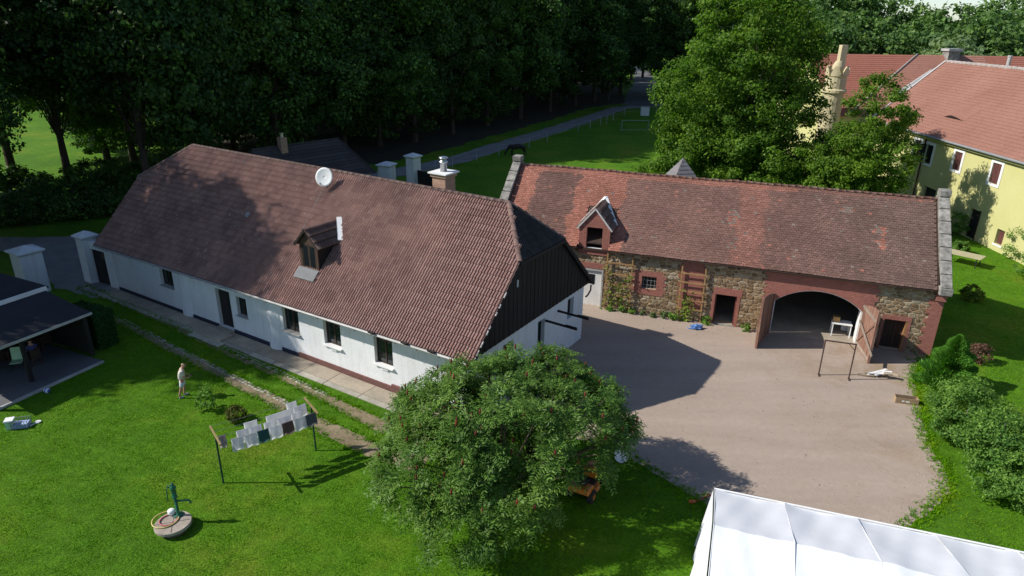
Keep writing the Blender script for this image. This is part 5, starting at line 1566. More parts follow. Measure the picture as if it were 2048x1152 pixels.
b.lathe([(.01, 0), (.10, .02), (.12, .08), (.12, .17), (.09, .2), (.02, .21)], 14); o = b.build('white_jug', m_white, smooth=True); o.location = (c.x, c.y, .293); tag(o, 'small white container standing next to the pump foot', 'jug')
b = MB(); b.tube([(.1, 0, .15), (.17, 0, .13), (.17, 0, .07), (.11, 0, .04)], .012, 6); b.build('handle', m_white, o)

# ================================================================== YARD THINGS
f0, f1 = G(1637, 750), G(1697, 759)
fr = empty('steel_frame', (f0.x, f0.y, 0), math.atan2((f1 - f0).y, (f1 - f0).x), 'brown steel carpet-beating frame standing in the yard', 'frame')
LF = (f1 - f0).length
for x in (0, LF):
    b = MB(); b.bar((x, 0, 0), (x, 0, 1.86), .055); b.build('upright', m_steelrust, fr); b = MB(); b.bar((x, -.18, .03), (x, .12, .03), .06); b.build('foot', m_steelrust, fr)
b = MB(); b.bar((-.03, 0, 1.885), (LF + .03, 0, 1.885), .055); b.build('top_rail', m_steelrust, fr)
b = MB(); b.bar((LF, 0, 1.55), (LF - .28, 0, 1.84), .03); b.build('corner_brace', m_steelrust, fr)
# pile of offcuts
m_board = M('pale_offcut', (.34, .27, .18), .85, .25, 3, .3, 14, rv=.3); m_whiteboard = M('white_offcut', (.66, .65, .62), .8, .1, 3, .2, 12)
offs = [((1716, 750), (1748, 754), .16, m_board, 'pale brown board at the left end of the offcut pile'), ((1728, 746), (1762, 752), .12, m_board, 'thin tan lath lying across the offcut pile'), ((1734, 752), (1772, 744), .14, m_whiteboard, 'white board slanting over the offcut pile'), ((1748, 754), (1768, 752), .2, m_whiteboard, 'short white panel in the middle of the offcut pile'), ((1760, 748), (1782, 752), .12, m_whiteboard, 'white strip at the right of the offcut pile'), ((1766, 754), (1794, 760), .2, m_board, 'rounded brown board at the right end of the offcut pile')]
for i, (p, q, wd, mt, lab) in enumerate(offs):
    a, c_ = G(*p), G(*q); z = .03 + i * .035
    b = MB(); b.bar((0, 0, 0), (c_.x - a.x, c_.y - a.y, .05), wd, .03); o = b.build('offcut_board', mt); o.location = (a.x, a.y, z); tag(o, lab, 'board', 'offcuts on the yard')
a, c_ = G(1790, 806), G(1836, 812); ang_ = math.atan2((c_ - a).y, (c_ - a).x)
m_crate = M('plywood', (.30, .21, .125), .85, .2, 3, .3, 14, rv=.15)
cr = empty('wooden_crate', (a.x, a.y, .01), ang_, 'long open plywood crate lying at the yard edge', 'crate')
LCr = (c_ - a).length
for (nm, x0, x1, y0, y1, z0, z1) in (('crate_side', 0, LCr, 0, .025, 0, .28), ('crate_side', 0, LCr, .33, .355, 0, .28), ('crate_end', .0, .025, .026, .329, 0, .27), ('crate_end', LCr - .025, LCr, .026, .329, 0, .27), ('crate_bottom', .026, LCr - .026, .026, .329, .005, .03)): MB().box(x0, x1, y0, y1, z0, z1).build(nm, m_crate, cr)
MB().box(.26, .36, -.006, -.001, .10, .17).build('paper_label', m_white, cr); MB().box(.42, .58, -.006, -.001, .09, .16).build('paper_label', m_white, cr)
MB().box(.2, LCr - .2, .10, .25, .17, .20).build('crate_slat', m_darkwood, cr)
# blue bag
m_blue = M('blue_plastic', (.06, .15, .42), .4, .25, 4, .3, 10, c2=(.16, .30, .60))
def blob(name, loc, sx, sy, sz, mat, seed=1, amp=.35):
    bm = bmesh.new(); bmesh.ops.create_icosphere(bm, subdivisions=3, radius=1); rg = random.Random(seed); ph = [rg.uniform(0, 6) for _ in range(6)]
    for v in bm.verts:
        k = 1 + amp * (math.sin(v.co.x * 4 + ph[0]) * math.sin(v.co.y * 5 + ph[1]) + .5 * math.sin(v.co.z * 7 + ph[2] + v.co.x * 3))
        v.co = Vector((v.co.x * sx * k, v.co.y * sy * k, max(v.co.z, -.55) * sz * k))
    mn = min(v.co.z for v in bm.verts)
    for v in bm.verts: v.co.z -= mn
    me = bpy.data.meshes.new(name); bm.to_mesh(me); bm.free(); me.materials.append(mat); at = me.attributes.new('rnd', 'FLOAT', 'FACE')
    for p in me.polygons: p.use_smooth = False
    o = link(name, me); o.location = loc; return o
bg = G(1393, 658); o = blob('plastic_bag', (bg.x, bg.y, .008), .30, .2, .14, m_blue, 3); tag(o, 'crumpled blue plastic bag on the sandy yard near the doorway', 'bag')
o2 = MB(); o2.tube([(-.2, -.1, .05), (-.45, .0, .03), (-.5, .1, .02)], .03, 6); o2.build('loose_end', m_blue, o)
# inside the gateway: white table with things, hanging ladder
tb = B2W @ Vector((u_g1 - .75, 1.0, .02))
tt = empty('small_table', tb, BTH, 'small white table just inside the arched gateway', 'table')
MB().box(-.5, .5, -.35, .35, .72, .76).build('table_top', m_white, tt)
for x in (-.45, .45):
    for y in (-.3, .3): MB().box(x - .025, x + .025, y - .025, y + .025, 0, .72).build('leg', m_white, tt)
o = MB().box(-.17, .17, -.13, .13, 0, .26).build('wooden_box', M('honey_wood', (.45, .26, .09), .6, .15, 3, .2, 14)); o.location = B2W @ Vector((u_g1 - 1.05, 1.05, .782)); o.rotation_euler = (0, 0, BTH); tag(o, 'small honey-coloured wooden box on the white table', 'box'); MB().box(-.18, .18, -.14, .14, .262, .29).build('lid', m_yelwood, o)
o = MB().box(-.2, .2, -.2, .2, 0, .36).build('white_bin', m_white); o.location = B2W @ Vector((u_g1 - .42, 1.9, .02)); o.rotation_euler = (0, 0, BTH); tag(o, 'pale square bin behind the table in the gateway', 'bin'); MB().box(-.22, .22, -.22, .22, .363, .4).build('lid', m_gutter, o)
ld = empty('ladder', B2W @ Vector(((u_g0 + u_g1) / 2 - .15, BW - .75, .02)), BTH, 'pale ladder leaning on the back wall inside the barn', 'ladder')
for x in (-.22, .22): b = MB(); b.bar((x, 0, 0), (x, .2, 3.2), .05, .07); b.build('rail', m_brace, ld)
for i in range(9): b = MB(); z = .3 + i * .33; b.bar((-.2, z * .0625, z), (.2, z * .0625, z), .035); b.build('rung', m_brace, ld)
# bench by the wall
bq = H2W @ Vector((-2.6, -.95, .05))
bn = empty('garden_bench', bq, HTH, 'grey slatted garden bench by the farmhouse wall next to the sumac', 'bench')
for i in range(4): MB().box(-.9, .9, -.25 + i * .12, -.16 + i * .12, .42, .45).build('slat', m_brace, bn)
for i in range(3): MB().box(-.9, .9, .22, .25, .55 + i * .13, .64 + i * .13).build('slat', m_brace, bn)
for x in (-.75, .75): MB().box(x - .03, x + .03, -.24, -.18, 0, .42).build('leg', m_metaldk, bn); MB().box(x - .03, x + .03, .2, .26, 0, .95).build('leg', m_metaldk, bn)
# trellises and barn wall
m_trel = M('larch_trellis', (.34, .20, .08), .8, .2, 3, .3, 14, rv=.12)
def trellis(px0, px1, ty, by, n, label):
    u0 = bwall(px0, (ty + by) / 2)[0]; u1 = bwall(px1, (ty + by) / 2)[0]; z1 = bwall((px0 + px1) / 2, ty)[1]; z0 = max(.12, bwall((px0 + px1) / 2, by)[1])
    loc = B2W @ Vector((u0, -.16, 0)); t = empty('trellis', loc, BTH, label, 'trellis', 'trellises on the barn wall'); w_ = u1 - u0
    for x in (0, w_): MB().box(x - .04, x + .04, -.03, .03, 0.01, z1).build('upright', m_trel, t)
    for i in range(n):
        z = z0 + (z1 - z0 - .25) * (i + .3) / (n - .3); MB().box(-.06, w_ + .06, -.065, -.031, z - .04, z + .04).build('rail', m_trel, t)
    return t, u0, u1, z1
tr1 = trellis(1214, 1264, 508, 596, 4, 'left wooden trellis, its vine reaching the top, beside the white door')
tr2 = trellis(1361, 1408, 530, 622, 5, 'right wooden trellis standing in front of the bricked-up opening')

# ================================================================== FENCE, GOAL, CABINET on the meadow
m_post = M('white_fence_post', (.32, .34, .36), .6, .1, 3, 0)
fp = [(871, 345), (905, 337), (953, 321), (998, 311), (1058, 295), (1094, 284), (1156, 264), (1180, 257), (1201, 250), (1213, 247), (1226, 241), (1248, 232), (1312, 229), (1370, 232)]
F0 = G(*fp[0]); fe = empty('paddock_fence', (F0.x, F0.y, 0), 0, 'thin white post and rope fence along the gravel road', 'fence')
tops = []
for p in fp:
    q = G(*p) - F0; b = MB(); b.tube([(q.x, q.y, 0), (q.x, q.y, 1.35)], .045, 6); b.build('post', m_post, fe); tops.append(Vector((q.x, q.y, 0)))
for z in (1.28, .75):
    b = MB(); b.tube([p + Vector((0, 0, z)) for p in tops], .012, 4); b.build('rope', m_post, fe)
g0, g1_ = G(1243, 262), G(1296, 262)
gl2 = empty('football_goal', (g0.x, g0.y, 0), math.atan2((g1_ - g0).y, (g1_ - g0).x), 'small white football goal standing on the shaded meadow', 'goal'); LG = (g1_ - g0).length
for x in (0, LG): b = MB(); b.tube([(x, 0, 0), (x, 0, 1.6)], .035, 6); b.build('goal_post', m_post, gl2); b = MB(); b.tube([(x, 0, 1.6), (x, 1.0, 0)], .03, 6); b.build('goal_stay', m_post, gl2)
b = MB(); b.tube([(0, 0, 1.6), (LG, 0, 1.6)], .035, 6); b.build('crossbar', m_post, gl2)
b = MB(); b.tube([(0, 1, .03), (LG, 1, .03)], .03, 6); b.build('ground_bar', m_post, gl2)
cb_ = G(1289, 231); o = MB().box(-.75, .75, -.4, .4, .0, 1.5).build('utility_cabinet', m_white); o.location = cb_; tag(o, 'pale utility cabinet at the bend of the gravel road', 'cabinet'); MB().box(-.8, .8, -.45, .45, 1.503, 1.6).build('lid', m_gutter, o); MB().box(-.65, .65, -.43, -.403, .12, 1.4).build('door', m_white, o)

# ================================================================== PEOPLE AND HORSE (one continuous skinned body each)
def skin_mesh(name, verts, edges, radii, mat, parent=None, root=0, sub=2):
    me = bpy.data.meshes.new(name); me.from_pydata(verts, edges, []); o = link(name, me, parent)
    md = o.modifiers.new('skin', 'SKIN'); md.use_smooth_shade = True
    sv = me.skin_vertices[0].data if me.skin_vertices else None
    if sv is None:
        bpy.context.view_layer.objects.active = o
        sv = me.skin_vertices[0].data
    for i, r_ in enumerate(radii):
        sv[i].radius = r_ if isinstance(r_, tuple) else (r_, r_); sv[i].use_root = (i == root)
    s = o.modifiers.new('sub', 'SUBSURF'); s.levels = sub; s.render_levels = sub
    me.materials.append(mat)
    return o
m_skin = M('skin', (.42, .22, .14), .6, .05, 4, 0)
m_shirt = M('cream_shirt', (.55, .50, .43), .9, .15, 3, .3, 12); m_shorts = M('pale_shorts', (.52, .54, .56), .9, .12, 3, .3, 12); m_shoe = M('grey_trainer', (.30, .32, .38), .7, .1, 4, 0); m_hair = M('blond_hair', (.42, .33, .22), .8, .2, 6, .4, 20)
def person_standing(loc, rz):
    p = empty('person', loc, rz, 'person in cream shirt and pale shorts walking on the lawn, head bent down', 'person')
    # faces +x; head bowed forward
    V_ = [(0, 0, .86), (0, 0, 1.02), (.02, 0, 1.18), (.05, 0, 1.32), (.11, 0, 1.43), (.17, 0, 1.52), (.20, 0, 1.60),
          (0, .10, .84), (.06, .11, .47), (-.02, .12, .09), (.10, .13, .03),
          (0, -.10, .84), (-.10, -.10, .48), (-.22, -.10, .11), (-.12, -.10, .03),
          (.05, .17, 1.31), (.10, .23, 1.05), (.28, .14, .98), (.35, .06, 1.0),
          (.05, -.17, 1.31), (.08, -.23, 1.06), (.26, -.14, .96), (.33, -.06, .98)]
    E_ = [(0, 1), (1, 2), (2, 3), (3, 4), (4, 5), (5, 6), (0, 7), (7, 8), (8, 9), (9, 10), (0, 11), (11, 12), (12, 13), (13, 14), (3, 15), (15, 16), (16, 17), (17, 18), (3, 19), (19, 20), (20, 21), (21, 22)]
    Rr = [(.13, .11), (.115, .10), (.13, .11), (.12, .10), .055, .085, .085, .085, .06, .042, .035, .085, .06, .042, .035, .055, .042, .034, .03, .055, .042, .034, .03]
    body = skin_mesh('body', V_, E_, Rr, m_skin, p)
    skin_mesh('shirt', [(0, 0, .84), (0, 0, 1.02), (.02, 0, 1.18), (.05, 0, 1.34), (.085, 0, 1.40), (.05, .18, 1.31), (.085, .225, 1.12), (.05, -.18, 1.31), (.07, -.225, 1.12)], [(0, 1), (1, 2), (2, 3), (3, 4), (3, 5), (5, 6), (3, 7), (7, 8)], [(.17, .15), (.155, .135), (.16, .14), (.14, .125), .075, .082, .07, .082, .07], m_shirt, p)
    skin_mesh('shorts', [(0, 0, .90), (0, 0, .82), (0, .10, .78), (.045, .11, .52), (0, -.10, .78), (-.075, -.10, .53)], [(0, 1), (1, 2), (2, 3), (1, 4), (4, 5)], [(.165, .14), (.155, .13), .115, .105, .115, .105], m_shorts, p)
    skin_mesh('hair', [(.13, 0, 1.53), (.165, 0, 1.63)], [(0, 1)], [.075, .095], m_hair, p)
    for (x, y) in ((.03, .125), (-.18, -.10)): skin_mesh('shoe', [(x - .07, y, .045), (x + .06, y, .05), (x + .14, y + .01, .035)], [(0, 1), (1, 2)], [.045, .048, .035], m_shoe, p, 1, 1)
    for s_ in (-1, 1):
        for k in range(4):
            y0 = s_ * (.06 - .0) ; b = MB(); b.tube([(.35, y0 + s_ * (k - 1.5) * .016, 1.0), (.395, y0 * .8 + s_ * (k - 1.5) * .016, .995 - .004 * k), (.42, y0 * .6 + s_ * (k - 1.5) * .015, .98)], [.009, .008, .006], 6); b.build('finger', m_skin, p)
        b = MB(); b.tube([(.33, s_ * .03, 1.0), (.36, s_ * .005, 1.02), (.385, s_ * .003, 1.025)], [.011, .009, .007], 6); b.build('thumb', m_skin, p)
    # face: nose, eyes, ears
    b = MB(); b.tube([(.265, 0, 1.60), (.295, 0, 1.565)], [.012, .018], 6); b.build('nose', m_skin, p)
    for s_ in (-1, 1): b = MB(); b.tube([(.255, s_ * .035, 1.61), (.272, s_ * .035, 1.605)], .012, 6); b.build('eye', m_dark, p); b = MB(); b.tube([(.17, s_ * .085, 1.57), (.165, s_ * .1, 1.6)], [.015, .02], 6); b.build('ear', m_skin, p)
    ph = MB().box(.38, .46, -.04, .04, 1.0, 1.014).build('held_phone', m_metaldk, p)
    return p
pl = G(370, 793); person_standing((pl.x, pl.y, .0), R(28))
m_navy = M('navy_shirt', (.05, .06, .16), .9, .15, 3, .3, 12); m_paleb = M('pale_blue_shirt', (.32, .40, .58), .9, .12, 3, .3, 12)
def person_seated(loc, rz, shirt, label, hair):
    p = empty('person', loc, rz, label, 'person')
    V_ = [(0, 0, .50), (0, 0, .68), (.01, 0, .86), (.02, 0, 1.0), (.03, 0, 1.10), (.045, 0, 1.19), (.05, 0, 1.27), (.03, .1, .49), (.42, .12, .50), (.44, .12, .09), (.55, .13, .04), (.03, -.1, .49), (.42, -.12, .50), (.42, -.12, .09), (.53, -.13, .04),
          (.02, .18, .98), (.10, .22, .72), (.34, .14, .68), (.42, .08, .70), (.02, -.18, .98), (.10, -.22, .72), (.34, -.14, .68), (.42, -.08, .70)]
    E_ = [(0, 1), (1, 2), (2, 3), (3, 4), (4, 5), (5, 6), (0, 7), (7, 8), (8, 9), (9, 10), (0, 11), (11, 12), (12, 13), (13, 14), (3, 15), (15, 16), (16, 17), (17, 18), (3, 19), (19, 20), (20, 21), (21, 22)]
    Rr = [(.13, .11), (.115, .10), (.13, .11), (.12, .10), .05, .085, .085, .085, .065, .042, .035, .085, .065, .042, .035, .055, .042, .034, .03, .055, .042, .034, .03]
    skin_mesh('body', V_, E_, Rr, m_skin, p)
    skin_mesh('shirt', [(0, 0, .48), (0, 0, .68), (.01, 0, .86), (.02, 0, 1.02), (.025, 0, 1.07), (.02, .19, .98), (.08, .22, .78), (.02, -.19, .98), (.08, -.22, .78)], [(0, 1), (1, 2), (2, 3), (3, 4), (3, 5), (5, 6), (3, 7), (7, 8)], [(.165, .145), (.15, .13), (.155, .135), (.135, .12), .07, .08, .068, .08, .068], shirt, p)
    skin_mesh('shorts', [(0, 0, .52), (.05, .1, .49), (.34, .12, .50), (.05, -.1, .49), (.34, -.12, .50)], [(0, 1), (1, 2), (0, 3), (3, 4)], [.15, .115, .095, .115, .095], m_metaldk, p)
    skin_mesh('hair', [(.02, 0, 1.21), (.035, 0, 1.30)], [(0, 1)], [.085, .09], hair, p)
    return p
m_bhair = M('brown_hair', (.05, .03, .02), .7, .2, 6, .3, 20)
sl = .092
def pxp(px, py): q = G(px, py, .09); return Vector((q.x, q.y, .09))
def stool(px, py, rz, label):
    q = pxp(px, py); t = empty('garden_chair', q, rz, label, 'chair', 'chairs in the pavilion')
    MB().box(-.22, .22, -.22, .22, .37, .40).build('seat', m_darkwood, t); MB().box(-.24, -.21, -.22, .22, .401, .85).build('backrest', m_darkwood, t)
    for x in (-.19, .19):
        for y in (-.19, .19): MB().box(x - .02, x + .02, y - .02, y + .02, 0, .37).build('leg', m_darkwood, t)
    return q
q = stool(72, 728, R(150), 'wooden chair of the seated person right of the green cloth chair'); person_seated((q.x, q.y, .09), R(150), m_navy, 'seated person in dark blue top under the pavilion roof', m_bhair)
q = stool(14, 720, R(20), 'wooden chair of the seated person at the left picture edge'); person_seated((q.x, q.y, .09), R(20), m_paleb, 'seated person in pale blue top at the left picture edge', m_bhair)
q = pxp(38, 738); t = empty('folding_chair', q, R(-70), 'folding chair covered with a pale green cloth at the pavilion edge', 'chair')
m_gcl = M('pale_green_cloth', (.40, .58, .36), .9, .1, 3, .2, 12)
MB().box(-.24, .24, -.24, .24, .40, .43).build('seat', m_gcl, t); b = MB(); b.obox((-.27, 0, .72), (.02, 0, .0), (0, .24, 0), (-.06, 0, .30)); b.build('backrest', m_gcl, t)
for y in (-.22, .22): b = MB(); b.bar((-.2, y, .0), (.2, y, .40), .025); b.build('leg', m_metaldk, t); b = MB(); b.bar((.2, y, 0), (-.22, y, .42), .025); b.build('leg', m_metaldk, t)
q = pxp(48, 712); t = empty('picnic_table', q, ang, 'long dark wooden table in the shade of the pavilion', 'table')
for i in range(5): MB().box(-1.0, 1.0, -.4 + i * .16, -.25 + i * .16, .72, .76).build('plank', m_darkwood, t)
for x in (-.8, .8):
    for y in (-.3, .3): MB().box(x - .04, x + .04, y - .04, y + .04, 0, .72).build('leg', m_darkwood, t)
TMX = t.matrix_basis
for i, (x, y, k, mt, lab) in enumerate(((-.4, .1, 'bowl', m_white, 'white bowl on the table under the pavilion'), (.15, -.1, 'plate', m_gutter, 'pale plate on the table under the pavilion'), (.5, .15, 'jug', m_paleb, 'pale blue jug on the table under the pavilion'))):
    pr = {'bowl': [(.05, 0), (.13, .07), (.14, .09), (.12, .085), (.03, .02)], 'plate': [(.08, 0), (.14, .02), (.13, .024), (.02, .012)], 'jug': [(.06, 0), (.08, .1), (.06, .2), (.07, .22), (.02, .21)]}[k]
    b = MB(); b.lathe(pr, 14); o = b.build(k, mt, smooth=True); o.location = TMX @ Vector((x, y, .762)); tag(o, lab, k)
m_horse = M('dark_bay_coat', (.016, .010, .009), .6, .2, 3, .1, 10)
def horse(loc, rz):
    V_ = [(.75, 0, 1.28), (.35, 0, 1.22), (-.1, 0, 1.2), (-.55, 0, 1.25), (-.85, 0, 1.2),          # croup .. chest (x- is the front)
          (-1.15, 0, 1.12), (-1.42, 0, .72), (-1.58, 0, .42), (-1.72, 0, .14),                        # neck and head down, grazing
          (.72, .17, 1.0), (.62, .18, .72), (.84, .18, .45), (.78, .18, .06), (.72, -.17, 1.0), (.82, -.18, .72), (1.0, -.18, .46), (.92, -.18, .06),
          (-.72, .17, .92), (-.70, .17, .52), (-.72, .17, .06), (-.72, -.17, .92), (-.90, -.17, .55), (-.86, -.17, .06), (.95, 0, 1.2), (1.06, 0, .75)]
    E_ = [(0, 1), (1, 2), (2, 3), (3, 4), (4, 5), (5, 6), (6, 7), (7, 8), (0, 9), (9, 10), (10, 11), (11, 12), (0, 13), (13, 14), (14, 15), (15, 16), (3, 17), (17, 18), (18, 19), (3, 20), (20, 21), (21, 22), (0, 23), (23, 24)]
    Rr = [.26, .29, .31, .32, .25, .20, .14, .13, .075, .16, .11, .06, .055, .16, .11, .06, .055, .12, .065, .055, .12, .065, .055, .05, .06]
    p = empty('horse', loc, rz, 'dark horse grazing on the shaded meadow behind the barn', 'horse')
    skin_mesh('body', V_, E_, Rr, m_horse, p, 2)
    for s_ in (-1, 1): b = MB(); b.tube([(-1.45, s_ * .07, .56), (-1.42, s_ * .09, .68)], [.035, .008], 6); b.build('ear', m_horse, p)
    b = MB(); b.tube([(-.85, 0, 1.46), (-1.15, 0, 1.34), (-1.42, 0, .9)], [.03, .045, .03], 6); b.build('mane', m_black, p)
hp = G(1036, 312); horse((hp.x, hp.y, -.0), R(8))

# ================================================================== LAWN BITS AND THE MOWER
q = G(23, 856); t = empty('toy_box', (q.x, q.y, 0), R(20), 'small white and green box standing on the lawn', 'box')
MB().box(-.14, .14, -.16, .16, 0, .36).build('box_body', m_gcl, t); MB().box(-.16, .16, -.18, .18, .362, .42).build('box_lid', m_white, t)
q = G(44, 853); t = empty('wire_basket', (q.x, q.y, 0), R(15), 'low grey wire basket beside the white and green box', 'basket')
for i in range(7): b = MB(); x = -.3 + i * .1; b.tube([(x, -.2, .02), (x, -.22, .34)], .01, 5); b.tube([(x, .2, .02), (x, .22, .34)], .01, 5); b.build('wire', m_zinc, t)
for z in (.03, .18, .34): b = MB(); b.tube([(-.32, -.21, z), (.32, -.21, z), (.32, .21, z), (-.32, .21, z)], .012, 5, closed=True); b.build('hoop', m_zinc, t)
MB().box(-.28, .28, -.18, .18, .02, .2).build('contents', m_paleb, t)
a, c_ = G(60, 853), G(76, 845); b = MB(); b.bar((0, 0, 0), (c_.x - a.x, c_.y - a.y, .0), .05, .03); o = b.build('paddle', m_white); o.location = (a.x, a.y, .03); tag(o, 'thin white paddle lying next to the wire basket', 'paddle'); b = MB(); b.lathe([(.02, 0), (.12, .005), (.12, .03), (.02, .035)], 14, (c_.x - a.x, c_.y - a.y, -.01)); b.build('blade', m_white, o)
q = G(95, 786); b = MB()
bm = bmesh.new(); bmesh.ops.create_uvsphere(bm, u_segments=20, v_segments=12, radius=.13); me = bpy.data.meshes.new('ball'); bm.to_mesh(me); bm.free()
mb_, nt, bs = newmat('blue_white_ball'); wv = N(nt, 'ShaderNodeTexWave'); wv.inputs['Scale'].default_value = 2.4; wv.inputs['Distortion'].default_value = 3; nt.links.new(coords(nt), wv.inputs['Vector']); nt.links.new(ramp(nt, wv.outputs['Fac'], [(.45, (.05, .09, .40)), (.55, (.6, .62, .68))]), bs.inputs['Base Color']); me.materials.append(mb_)
for p in me.polygons: p.use_smooth = True
o = link('ball', me); o.location = (q.x, q.y, .13); tag(o, 'small blue and white ball lying on the shaded lawn', 'ball')
m_orange = M('orange_paint', (.50, .16, .02), .35, .1, 3, .05, 10)
q = G(1172, 982); mw = empty('ride_on_mower', (q.x, q.y, 0), R(62), 'orange ride-on lawn mower half hidden under the sumac', 'mower')
b = MB(); b.add([(.25, -.28, .42), (.95, -.25, .42), (.95, .25, .42), (.25, .28, .42), (.28, -.27, .88), (.88, -.22, .78), (.88, .22, .78), (.28, .27, .88)], [(0, 3, 2, 1), (4, 5, 6, 7), (0, 1, 5, 4), (1, 2, 6, 5), (2, 3, 7, 6), (3, 0, 4, 7)]); b.build('hood', m_orange, mw, bevel=.05)
MB().box(-.7, .25, -.30, .30, .36, .46).build('chassis', m_metaldk, mw)
b = MB(); b.add([(-.85, -.42, .46), (-.2, -.42, .46), (-.2, .42, .46), (-.85, .42, .46), (-.8, -.38, .66), (-.3, -.38, .62), (-.3, .38, .62), (-.8, .38, .66)], [(0, 3, 2, 1), (4, 5, 6, 7), (0, 1, 5, 4), (1, 2, 6, 5), (2, 3, 7, 6), (3, 0, 4, 7)]); b.build('fender', m_orange, mw, bevel=.04)
b = MB(); b.box(-.62, -.2, -.2, .2, .67, .76).box(-.70, -.60, -.2, .2, .72, 1.05); b.build('driver_seat', m_black, mw, bevel=.04)
b = MB(); b.tube([(.25, 0, .8), (.08, 0, 1.02)], .02, 6); b.tube([(.08 + .03 * math.cos(a) , .17 * math.sin(a), 1.02 + .17 * math.cos(a) * .45) for a in [i * math.pi / 8 for i in range(16)]], .016, 6, closed=True); b.build('steering_wheel', m_black, mw)
for (x, r_, wd) in ((.68, .19, .13), (-.5, .26, .2)):
    for s_ in (-1, 1):
        prof_ = [(r_ * .4, -wd / 2), (r_ * .9, -wd / 2), (r_, -wd * .3), (r_, wd * .3), (r_ * .9, wd / 2), (r_ * .4, wd / 2)]; b = MB(); b.lathe(prof_, 18); b.v = [(x + a, s_ * .40 + c__, r_ + d_) for (a, d_, c__) in b.v]; wh = b.build('wheel', m_black, mw)
        b = MB(); b.lathe([(.01, -wd * .52), (r_ * .42, -wd * .52), (r_ * .42, wd * .52), (.01, wd * .52)], 14); b.v = [(x + a, s_ * .40 + c__, r_ + d_) for (a, d_, c__) in b.v]; b.build('rim', m_orange, wh)
b = MB(); b.lathe([(.45, .12), (.48, .2), (.4, .26), (.05, .28)], 18, (.1, 0, 0)); b.build('cutting_deck', m_orange, mw)
# round white tub lying on edge by the sumac
q = G(1241, 921); dsh = empty('white_tub', (q.x, q.y, 0), 0, 'round white tub leaning at the edge of the sumac shade', 'tub')
n_ = Vector((.15, -.75, .62)).normalized(); x_ = Vector((0, 0, 1)).cross(n_).normalized(); y_ = n_.cross(x_); cD = Vector((0, 0, .24))
b = MB(); vs, fs = [], []; na = 24; pr = [(.02, -.08), (.2, -.08), (.27, .0), (.29, .06), (.27, .06), (.24, .0), (.02, -.05)]
for (r_, h_) in pr:
    for k in range(na): a = 2 * math.pi * k / na; vs.append(cD + x_ * r_ * math.cos(a) + y_ * r_ * math.sin(a) + n_ * h_)
for i in range(len(pr) - 1):
    for k in range(na): fs.append((i * na + k, i * na + (k + 1) % na, (i + 1) * na + (k + 1) % na, (i + 1) * na + k))
b.add(vs, fs); b.build('bowl', m_white, dsh, smooth=True)
b = MB(); b.bar((-.12, .05, 0), (-.05, .02, .2), .03); b.bar((.12, .05, 0), (.05, .02, .2), .03); b.build('stand', m_metaldk, dsh)
# red cable reaching the marquee
m_redc = M('red_cable', (.42, .05, .03), .5, .1, 3, 0); m_oplug = M('orange_plug', (.60, .15, .04), .4, .1, 3, 0)
pts = [G(x, y, .03) for x, y in ((1385, 1005), (1400, 1000), (1412, 993), (1422, 990), (1434, 985))]
o0 = pts[0]; b = MB(); b.tube([p - o0 for p in pts], .022, 6); o = b.build('power_cable', m_redc, smooth=True); o.location = o0; tag(o, 'red power cable with orange socket running to the marquee', 'cable')
b = MB(); b.tube([(-.12, 0, .04), (.1, .02, .04)], .06, 8); b.build('socket', m_oplug, o)
# table on the lawn behind the barn
q = G(1925, 528); t = empty('table_tennis_table', (q.x, q.y, 0), R(-48), 'pale flat table standing on the grass behind the barn gable', 'table')
MB().box(-1.15, 1.15, -.62, .62, .72, .76).build('table_top', M('pale_board', (.40, .36, .22), .7, .1, 2, .1, 10), t)
for x in (-.9, .9):
    for y in (-.5, .5): MB().box(x - .03, x + .03, y - .03, y + .03, 0, .72).build('leg', m_metaldk, t)
# ================================================================== VEGETATION
def unit(v): return v / np.maximum(np.linalg.norm(v, axis=-1, keepdims=True), 1e-9)
def leaves(P, Nn, size, rng, aspect=.62, droop=.0, fold=0.0):
    """one small rhombic leaf (2 triangles as a quad) per point"""
    n = len(P); a = unit(np.cross(Nn, unit(rng.normal(size=(n, 3))))); c = np.cross(Nn, a)
    s = size * rng.uniform(.6, 1.35, (n, 1))
    a = a * s * .5; c = c * s * .5 * aspect
    V = np.stack([P - a, P - c * 1.0 + a * .1, P + a, P + c * 1.0 + a * .1], 1).reshape(-1, 3)
    F = np.arange(4 * n).reshape(n, 4)
    return V, F
def crown_np(rng, blobs, nclump, nleaf, size, clump_r, shell=.55, up=.35, aspect=.62):
    """blobs: (cx,cy,cz,rx,ry,rz). clumps sit in the outer part of each blob; leaves sit round each clump."""
    vol = np.array([b[3] * b[4] * b[5] for b in blobs]); pr = vol ** (2 / 3); pr = pr / pr.sum()
    bi = rng.choice(len(blobs), nclump, p=pr); B = np.array(blobs)[bi]
    d = unit(rng.normal(size=(nclump, 3))); r = rng.uniform(shell, 1.0, (nclump, 1)) ** .6
    C = B[:, :3] + d * r * B[:, 3:]
    cr = clump_r * rng.uniform(.55, 1.35, (nclump, 1))
    per = max(1, nleaf // nclump)
    idx = np.repeat(np.arange(nclump), per)
    dd = unit(rng.normal(size=(len(idx), 3))) * (rng.uniform(0, 1, (len(idx), 1)) ** .45)
    P = C[idx] + dd * cr[idx] * np.array([1.15, 1.15, .75])
    Nn = unit(dd * .8 + d[idx] * .5 + np.array([0, 0, up]) + rng.normal(size=(len(idx), 3)) * .55)
    cl = rng.uniform(0, 1, nclump)
    rn = np.clip(cl[idx] * .55 + rng.uniform(0, .45, len(idx)), 0, .999)
    V, F = leaves(P, Nn, size, rng, aspect)
    return V, F, rn, C
